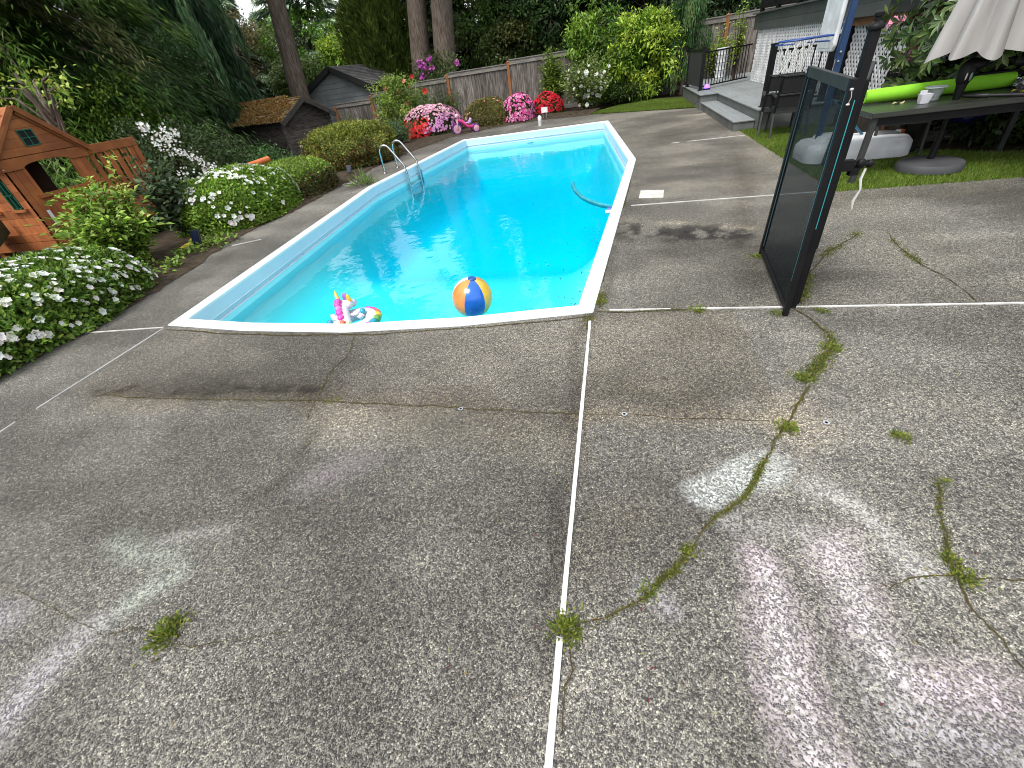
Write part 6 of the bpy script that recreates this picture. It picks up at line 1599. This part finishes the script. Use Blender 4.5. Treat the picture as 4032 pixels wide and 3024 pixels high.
shrub(s13, (-9.3, 16.6, -.15), 1.25, .42, 16, 40, .085, .045, [(.14, .22, .05), (.09, .15, .035)], t0=.3)
s14 = thing('pink_rose', (-8.9, 13.6, 0), 'thin rose with small pale pink blooms before the mossy shed', 'rose bush')
_, P_ = shrub(s14, (-8.6, 13.4, -.15), 1.15, .75, 26, 36, .06, .035, [(.08, .12, .05), (.11, .15, .07), (.05, .08, .03)], t0=.25)
kk = rng.choice(len(P_), 16, replace=False); blossoms(s14, P_[kk], nrm(rng.normal(size=(16, 3)) + np.array([.6, -1, .6])), .085, [(.75, .55, .55), (.78, .70, .68)], 'blossoms', 6, True, .6)
s15 = thing('iris_clump', (-6.2, 10.2, 0), 'clump of strap leaves arching over the bed below the round bush', 'plant')
p = G(1440, 725); n = 90
leafmesh('foliage', np.tile(p, (n, 1)) + rng.normal(size=(n, 3)) * np.array([.12, .12, 0]), nrm(rng.normal(size=(n, 3)) * .75 + np.array([0, 0, .8])), rdir(n), rng.uniform(.18, .42, n), .02, pick([(.12, .20, .05), (.18, .25, .08), (.08, .13, .03)], n), LEAF, s15, fold=.1)
s16 = thing('green_shrub', (-9.6, 10.0, 0), 'broad dark green shrub between the white flowering bush and the mossy shed', 'shrub')
_, K = canopy(s16, (-9.15, 11.3, .15), (.95, .9, .55), 110, 90, .12, .075, .034, [(.055, .12, .04), (.08, .16, .055), (.035, .08, .025), (.11, .19, .075)], seed=12, fold=.15, shell=.6, name='foliage'); limbs(s16, (-9.15, 11.3, -.3), (-9.15, 11.3, .4), K, .03, 'stems', TWIG, 14)
s17 = thing('white_lilac', (-10.2, 9.0, 0), 'dark shrub dotted with white flower clusters behind the playhouse balcony', 'shrub')
_, K = canopy(s17, (-9.9, 9.6, .75), (1.15, 1.3, .95), 150, 95, .14, .07, .032, [(.035, .065, .022), (.05, .085, .03), (.075, .11, .05), (.025, .045, .015)], seed=13, fold=.15, shell=.5, name='foliage'); limbs(s17, (-9.9, 9.6, -.3), (-9.9, 9.6, .8), K, .04, 'stems', TWIG, 14)
P = []
for px, py in ((575, 510), (640, 540), (680, 545), (660, 575), (775, 625), (800, 650), (835, 655), (620, 560), (690, 520), (860, 700), (560, 490), (700, 600), (745, 610), (655, 520), (720, 680), (790, 690)):
    q = AX(px, py, -8.75); P.append(q + rng.normal(size=(20, 3)) * np.array([.06, .06, .06]))
P = np.concatenate(P); blossoms(s17, P, nrm(rng.normal(size=P.shape) * .5 + np.array([.7, -.6, .5])), .046, WHF, 'blossoms', 5, True, .6)
s18 = thing('white_dot_shrub', (-10.9, 12.0, 0), 'tall dark bush speckled with tiny white flowers left of the mossy shed', 'shrub')
_, K = canopy(s18, (-11.2, 11.9, .55), (.75, .8, .95), 90, 90, .14, .06, .03, DKGR + [(.09, .12, .07)], seed=15, fold=.15, shell=.5, name='foliage'); limbs(s18, (-10.9, 11.9, -.4), (-10.9, 11.9, 1.1), K, .04, 'stems', TWIG, 12)
P, Nn = surf((-11.2, 11.9, .55), (.8, .85, 1.0), 110, lum=.1, seed=15); blossoms(s18, P, Nn, .045, WHF, 'blossoms', 5, True, .6)
# ground plants filling the bed
s19 = thing('bed_seedlings', (-6.0, 5.6, 0), 'low leafy seedlings along the bed edge below the leafy shrub', 'plant')
P = []; 
for _ in range(26): 
    t = rng.random(); q = np.array([-5.85 - .5 * rng.random(), 4.3 + 1.6 * t, .03]); P.append(q + rng.normal(size=(16, 3)) * np.array([.06, .06, .03]) + np.array([0, 0, .05]))
P = np.concatenate(P); leafmesh('foliage', P, nrm(rdir(len(P)) + np.array([0, 0, .3])), nrm(rdir(len(P)) * .5 + np.array([0, 0, 1.0])), .07, .045, pick([(.13, .22, .03), (.09, .16, .025), (.2, .3, .06)], len(P)), LEAF, s19, fold=.15)
# rhododendron beside the house with two pink trusses
rh = thing('rhododendron', (4.35, 7.9, 0), 'rhododendron with long glossy leaves and two large pink blooms beside the umbrella', 'rhododendron')
RHP = [(.075, .135, .03), (.11, .18, .045), (.05, .09, .022), (.17, .23, .07), (.03, .055, .015)]
rc_ = np.array([4.25, 7.75, 1.32]); whs = []
nW = 210; u = rdir(nW); K = rc_ + u * np.array([.66, .62, .85]) * (.35 + .65 * rng.random((nW, 1)) ** .5)
K = np.concatenate([K, np.array([AX(px, py, 4.0 - .1) for px, py in ((3500, 60), (3540, 20), (3600, 60), (3650, 30), (3540, 150), (3600, 140), (3560, 270), (3500, 130), (3650, 110))])])
PP = []; DD = []; NN = []
for q in K:
    k = int(rng.integers(7, 11)); ax_ = nrm((q - rc_ + rng.normal(size=3) * .15 + np.array([-.15, -.15, .1]))[None])[0]; a = nrm(np.cross(ax_, [0.3, .1, 1])[None])[0]; b = np.cross(ax_, a)
    for j in range(k):
        t = 2 * math.pi * j / k + rng.uniform(-.2, .2); d = a * math.cos(t) + b * math.sin(t); PP.append(q); DD.append(d + ax_ * rng.uniform(.1, .6) - np.array([0, 0, .25])); NN.append(ax_)
PP, DD, NN = np.array(PP), nrm(np.array(DD)), np.array(NN); n = len(PP)
leafmesh('foliage', PP, DD, NN, rng.uniform(.11, .19, n), rng.uniform(.040, .06, n), pick(RHP, n), leafmat('glossy_leaf', .15, .3, .5), rh, fold=.15, wide=.55)
limbs(rh, (4.45, 8.0, 0), (4.35, 7.9, 1.7), K, .05, 'trunk', TWIG, 30)
for px, py, s_ in ((3535, 92, 1.0), (3562, 232, 1.05), (3645, 300, .5)):
    q = AX(px, py, 3.93 if s_ > .6 else 4.2); m = 20 if s_ > .6 else 10; u = rdir(m); u[:, 1] = -np.abs(u[:, 1]); u[:, 2] = u[:, 2] * .8 + .2
    blossoms(rh, q + u * np.array([.085, .06, .05]) * s_, nrm(u), .085 * s_, [(.80, .40, .55), (.82, .50, .62), (.78, .34, .50)] if s_ > .6 else [(.28, .04, .12), (.22, .03, .09)], 'bloom', 6, False, .45)

# shade shrubs that fill the dark corner behind the table
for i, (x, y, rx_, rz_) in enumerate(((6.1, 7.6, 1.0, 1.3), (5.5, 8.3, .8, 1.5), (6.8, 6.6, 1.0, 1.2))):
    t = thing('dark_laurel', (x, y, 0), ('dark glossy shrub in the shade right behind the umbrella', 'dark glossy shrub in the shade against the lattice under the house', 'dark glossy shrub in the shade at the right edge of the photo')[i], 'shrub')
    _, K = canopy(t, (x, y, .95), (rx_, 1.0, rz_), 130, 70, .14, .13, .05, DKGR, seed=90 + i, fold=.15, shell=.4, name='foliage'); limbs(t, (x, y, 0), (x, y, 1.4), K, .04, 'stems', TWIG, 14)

# ------------------------------------------------------------------ trees
CED = [(.034, .070, .012), (.055, .102, .015), (.020, .044, .009), (.042, .050, .015)]
t1 = thing('red_cedar', (-14.5, 10.5, -.3), 'huge dark cedar with drooping sprays filling the upper left', 'tree')
conifer(t1, (-14.6, 10.6, -.3), 15, 5.4, 1.2, 320, 130, 9, .24, .028, CED, droop=.55, rise=.12, trunk_r=.38, sp=.17, zdense=1.7)
t2 = thing('weeping_spruce', (-14.5, 17.5, -.4), 'weeping spruce with hanging dark blue green curtains above the mossy shed', 'tree')
conifer(t2, (-14.9, 17.6, -.5), 10, 2.6, .7, 120, 46, 4, .34, .055, [(.030, .062, .032), (.042, .080, .042), (.020, .045, .022), (.055, .098, .052)], droop=.9, rise=.35, mode='hang', trunk_r=.2, sp=.07, zdense=1.2, taper=1.4)
def bole(name, label, base, top, r, h, z0, R, pal, nbr=60, mat=BARK, tpr=.82, npts=34, nsp=3, L=.5, W=.11):
    base, top = np.array(base, float), np.array(top, float); d = (top - base) / (top[2] - base[2])
    t = thing('fir_tree' if mat is BARK else 'birch_tree', tuple(base), label, 'tree')
    mb = MB(); nn_ = 40; zz = np.linspace(0, h, nn_); vs = []; fs = []; seg = 22
    r_ = np.random.default_rng(int(abs(base[0]) * 100)); ph_ = r_.uniform(0, 6.28, 4)
    for z in zz:
        rad = r * (1 - tpr * z / h) * (1 + .28 * math.exp(-z / .5))
        for k in range(seg):
            a = 2 * math.pi * k / seg; q = rad * (1 + .035 * math.sin(3 * a + ph_[0] + z * .4) + .02 * math.sin(7 * a + ph_[1]))
            vs.append(base + d * z + np.array([q * math.cos(a), q * math.sin(a), 0]))
    for i in range(nn_ - 1):
        for k in range(seg): fs.append((i*seg+k, i*seg+(k+1) % seg, (i+1)*seg+(k+1) % seg, (i+1)*seg+k))
    mb.add(vs, fs); mb.build('trunk', mat, t, smooth=True)
    PP = []; DD = []; NN = []; CC = []; lb = MB()
    for k in range(nbr):
        z = z0 + (h - z0) * (k + r_.random()) / nbr; Lb = R * (1 - .85 * (z - z0) / (h - z0)) * r_.uniform(.6, 1.1); a = r_.uniform(0, 6.283); dr = np.array([math.cos(a), math.sin(a), 0]); s_ = np.array([-dr[1], dr[0], 0]); c = base + d * z
        lb.tube([c, c + dr * Lb * .5 + (0, 0, .02 * Lb), c + dr * Lb - (0, 0, .18 * Lb)], [.05, .03, .008], 5)
        tt = r_.uniform(.15, 1, (npts, 1)); p = c + dr * Lb * tt + np.array([0, 0, -.2 * Lb]) * tt ** 2 + s_ * r_.normal(size=(npts, 1)) * .15 * Lb * (1.1 - .6 * tt); bc_ = pick(pal, 1, .25)
        for j in range(nsp): PP.append(p + r_.normal(size=(npts, 3)) * .1); DD.append(nrm(dr + s_ * r_.uniform(-1, 1, (npts, 1)) - np.array([0, 0, .5]))); NN.append(nrm(np.array([0, 0, 1.0]) + rdir(npts) * .6)); CC.append(bc_ * r_.uniform(.6, 1.35, (npts, 1)))
    if PP:
        P = np.concatenate(PP); n = len(P); leafmesh('crown', P, np.concatenate(DD), np.concatenate(NN), L * rng.uniform(.6, 1.3, n), W * rng.uniform(.7, 1.2, n), np.concatenate(CC), NEEDLE, t, fold=0, wide=.35); lb.build('limbs', BARK, t)
    return t
FIR = [(.035, .062, .022), (.05, .085, .03), (.025, .045, .016)]
b_, tp = AY(1195, 420, 20.6), AY(1085, 0, 20.6); b_[2] = -.4; bs_ = AY(1180, 370, 20.6); dz = (tp - bs_) / (tp[2] - bs_[2]); b_ = bs_ + dz * (-.4 - bs_[2])
bole('fir', 'leaning fir trunk with furrowed bark rising behind the grey shed', b_, b_ + dz * 10, .43, 19, 7.5, 3.2, FIR)
def vbole(pxl, pxr, py, Y, label, **k):
    l, r = AY(pxl, py, Y), AY(pxr, py, Y); rad = abs(r[0] - l[0]) / 2; x = (l[0] + r[0]) / 2
    l2, r2 = AY(k.pop('tl'), 0, Y), AY(k.pop('tr'), 0, Y); x2 = (l2[0] + r2[0]) / 2; dz = (l2[2] - l[2]); slope = (x2 - x) / dz
    base = np.array([x - slope * (l[2] + .3), Y + rad, -.3]); return bole('fir', label, base, base + np.array([slope, 0, 1.0]) * 10, rad * 1.03, 20, 7.0, 3.4, FIR, tpr=.7, **k)
vbole(1612, 1690, 300, 23.0, 'straight fir trunk, the left one of the close pair behind the fence', tl=1588, tr=1660)
vbole(1703, 1790, 300, 22.6, 'straight fir trunk, the right and thicker one of the close pair behind the fence', tl=1684, tr=1762)
b_, tp = AY(958, 285, 19.0), AY(828, 0, 19.0); dz = (tp - b_) / (tp[2] - b_[2]); b_ = b_ + dz * (-.5 - b_[2])
bole('birch', 'pale grey trunk partly hidden by the weeping spruce', b_, b_ + dz * 10, .17, 12, 6, 2.0, [(.09, .15, .05), (.12, .18, .06)], nbr=30, mat=PALEBARK)
# blue green conifers and leafy trees behind the sheds
BG = [(.20, .265, .22), (.25, .32, .27), (.14, .20, .16), (.30, .37, .32)]
for (px, Y, h, R, lb) in ((1310, 30, 11, 3.2, 'tall blue grey cedar behind the grey shed, left of the green columns'), (985, 29, 9, 2.8, 'blue grey cedar seen left of the leaning fir trunk'), (1200, 33, 12, 3.6, 'pale blue cedar farthest back behind the leaning fir trunk')):
    p = AY(px, 330, Y); t = thing('blue_cedar', (p[0], p[1], -.6), lb, 'tree'); conifer(t, (p[0], p[1], -.6), h, R, 1.0, 90, 60, 3, .50, .13, BG, droop=.22, rise=.15, trunk_r=.25, sp=.16)
for i, (px, py, Y, rr, pal, lb, nm) in enumerate((
        (1215, 190, 29, (2.6, 1.8, 2.0), [(.075, .16, .022), (.11, .21, .03), (.045, .10, .016)], 'mid green leafy tree behind the roof of the grey shed', 'leafy_tree'),
        (1390, 205, 27.5, (1.9, 1.2, .95), LIME, 'lime green young maple peeping over the ridge of the grey shed', 'maple_tree'),
        (1060, 230, 30, (2.2, 1.8, 1.9), [(.11, .16, .05), (.15, .19, .06), (.08, .11, .035)], 'dull olive leafy tree left of the leaning fir trunk', 'leafy_tree'),
        (935, 150, 27, (1.0, 1.0, 1.5), [(.13, .105, .05), (.10, .09, .04), (.16, .13, .06)], 'brownish leafed tree between the weeping spruce and the leaning fir', 'leafy_tree'),
        (1180, 330, 25.0, (1.5, 1.2, 1.1), [(.07, .12, .03), (.10, .15, .04)], 'low green shrub by the foot of the leaning fir trunk', 'leafy_shrub'),
        (490, 420, 10.6, (.75, .7, .75), [(.13, .22, .03), (.18, .28, .04), (.08, .14, .02)], 'sunlit green shrub showing under the cedar boughs behind the white flowers', 'leafy_shrub'),
        (130, 345, 7.6, (1.0, .7, .38), [(.26, .34, .05), (.20, .30, .04), (.34, .40, .09)], 'bright lime clumps before the cedar boughs above the playhouse, sunlight put into the leaf colour', 'leafy_shrub'),  # sparse clumps added before the cedar; sunlit glints painted as lime leaves
        (620, 300, 15.0, (1.6, 1.4, 1.3), [(.03, .075, .02), (.045, .10, .03)], 'dark green layered shrub under the weeping spruce', 'leafy_shrub'))):
    q = AY(px, py, Y); t = thing(nm, (q[0], q[1], -.5), lb, 'tree' if 'tree' in nm else 'shrub')
    _, K = canopy(t, q, rr, {6: 9, 3: 30}.get(i, 110), {6: 22, 3: 40}.get(i, 75), .26 if i < 5 else .14, .17 if i < 5 else .09, .085 if i < 5 else .05, pal, seed=30 + i, shell=.4, hang=.2); limbs(t, (q[0], q[1], -.5), q + (0, 0, rr[2] * .6), K, .09, 'trunk', BARK, 14)
ARB = [(.060, .095, .018), (.085, .125, .022), (.042, .070, .014), (.11, .145, .03)]
for i, (px, Y, h, R, lb) in enumerate(((1455, 26.5, 6.2, .95, 'leftmost of the three feathery green columns behind the grey shed'), (1510, 26.2, 6.8, .95, 'middle one of the three feathery green columns behind the grey shed'), (1585, 27.0, 6.5, 1.0, 'rightmost of the three feathery green columns, beside the pair of fir trunks'))):
    q = AY(px, 260, Y); t = thing('columnar_cypress', (q[0], q[1], -.5), lb, 'tree', 'columnar cypresses behind the grey shed'); n = 11000
    zz = rng.random(n) * h; a = rng.uniform(0, 6.283, n); fl_ = 1 + .30 * np.sin(6 * a + 2.2 * zz) + .20 * np.sin(4 * a - 1.7 * zz + i); r = R * (np.sin(np.pi * np.clip(zz / h * .86 + .14, 0, 1)) ** .55) * fl_ * (1 - .3 * rng.random(n) ** 2)
    P = np.stack([q[0] + r * np.cos(a), q[1] + r * np.sin(a), -.4 + zz], 1); o_ = np.stack([np.cos(a), np.sin(a), 0 * a], 1)
    leafmesh('crown', P, nrm(o_ * .5 + np.array([0, 0, .9]) + rng.normal(size=(n, 3)) * .3), nrm(o_ + rdir(n) * .6), .36 * rng.uniform(.6, 1.2, n), .09, pick(ARB, n, .35), NEEDLE, t, fold=0); MB().tube([(q[0], q[1], -.5), (q[0], q[1], h * .9)], [.09, .02], 8).build('trunk', BARK, t)
# dark conifers that close the view behind the fence: one built, the rest copies
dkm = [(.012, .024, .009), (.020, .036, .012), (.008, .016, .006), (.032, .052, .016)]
dc = thing('dark_conifer', (0, 0, 0), 'tall dark conifer standing in deep shade behind the fence', 'tree', 'dark conifers behind the fence')
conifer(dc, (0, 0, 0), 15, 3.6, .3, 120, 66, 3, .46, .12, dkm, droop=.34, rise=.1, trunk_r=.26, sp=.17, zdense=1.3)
spots = [(-5.0, 29), (-2.6, 26.5), (-.2, 28.5), (2.4, 27), (4.6, 29), (7.0, 26.5), (-8.2, 31), (-3.8, 33), (1.2, 33), (9.5, 24), (12, 20), (-11, 33.5), (5.6, 33), (-6.6, 35), (-18.5, 13), (-21.5, 16.5), (-23, 12), (-18.6, 19.5), (-22, 21), (-20, 8), (-19, 3), (-17, -3), (14, 27)]
for i, (x, y) in enumerate(spots):
    o = dc if i == 0 else copy_tree(dc)
    o.location = (x, y, -.4); o.rotation_euler = (0, 0, i * 2.1); k = .8 + .4 * ((i * 7) % 5) / 5; o.scale = (k * 1.05, k * 1.05, k)
# green undergrowth seen over the fence
for i, (px, py, Y, rr, pal, lb) in enumerate(((2000, 180, 24.5, (1.3, 1.0, .9), [(.035, .06, .016), (.05, .08, .02), (.07, .075, .02)], 'dull green shrub just showing over the middle of the fence'), (1890, 90, 26, (1.8, 1.2, 1.6), [(.05, .095, .02), (.07, .12, .025), (.035, .065, .015)], 'leafy sapling high in the dark gap right of the fir pair'),
        (2150, 90, 25, (1.7, 1.1, 1.8), [(.045, .095, .028), (.06, .12, .035), (.03, .065, .02)], 'green drooping shrub over the fence left of the bright one'), (2860, 30, 24, (2.6, 1.2, 1.0), [(.030, .062, .026), (.042, .08, .034), (.022, .045, .018)], 'dark green hedge showing above the right part of the fence'), (2560, 30, 25, (2.4, 1.2, 1.4), [(.026, .052, .022), (.036, .07, .028)], 'dark green tree top behind the weeping cedar'))):
    q = AY(px, py, Y); t = thing('leafy_shrub' if i != 4 else 'leafy_tree', (q[0], q[1], -.3), lb, 'shrub' if i != 4 else 'tree')
    _, K = canopy(t, q, rr, 90, 80, .24, .16, .075, pal, seed=60 + i, shell=.4, hang=.3); limbs(t, (q[0], q[1], -.3), q, K, .07, 'trunk', TWIG, 12)
pr = thing('purple_rhododendron', (-7.0, 21.9, -.2), 'purple flowering rhododendron between the two fir trunks above the fence', 'rhododendron')
q = AY(1720, 285, 21.7); _, K = canopy(pr, (q[0], 21.7, q[2] - .25), (1.35, .55, .85), 80, 60, .16, .13, .05, [(.05, .085, .03), (.08, .115, .045), (.035, .06, .02)], seed=77, fold=.15, shell=.4, name='foliage'); limbs(pr, (q[0], 21.7, -.2), (q[0], 21.7, 1.6), K, .05, 'stems', TWIG, 12)
P = np.concatenate([AY(px, py, 21.2) + rng.normal(size=(13, 3)) * .055 for px, py in ((1655, 245), (1668, 252), (1690, 228), (1674, 274), (1700, 272), (1798, 247), (1665, 305), (1690, 240))])
blossoms(pr, P, nrm(rng.normal(size=P.shape) + np.array([.2, -.8, .4])), .11, [(.50, .10, .42), (.60, .18, .50), (.42, .07, .38)], 'blossoms', 5, True, .6)
# far woods closing the horizon
n = 60000; th = rng.uniform(-2.2, 2.2, n); rad = rng.uniform(44, 58, n); hh = 7.5 * (.55 + .45 * vnoise(th * 20, rad * 0, 2.0, 3, 5)) * rng.random(n) ** .8
x_ = np.sin(th) * rad; y_ = np.cos(th) * rad
o = leafmesh('far_wood', np.stack([x_, y_, hh - .5], 1), nrm(rdir(n) - np.array([0, 0, .4])), nrm(rdir(n) + np.array([0, 0, .6])), rng.uniform(.7, 1.6, n), rng.uniform(.3, .6, n), pick([(.03, .055, .02), (.045, .075, .03), (.02, .038, .015), (.06, .085, .045)], n), NEEDLE, None, fold=0); o['kind'] = 'stuff'
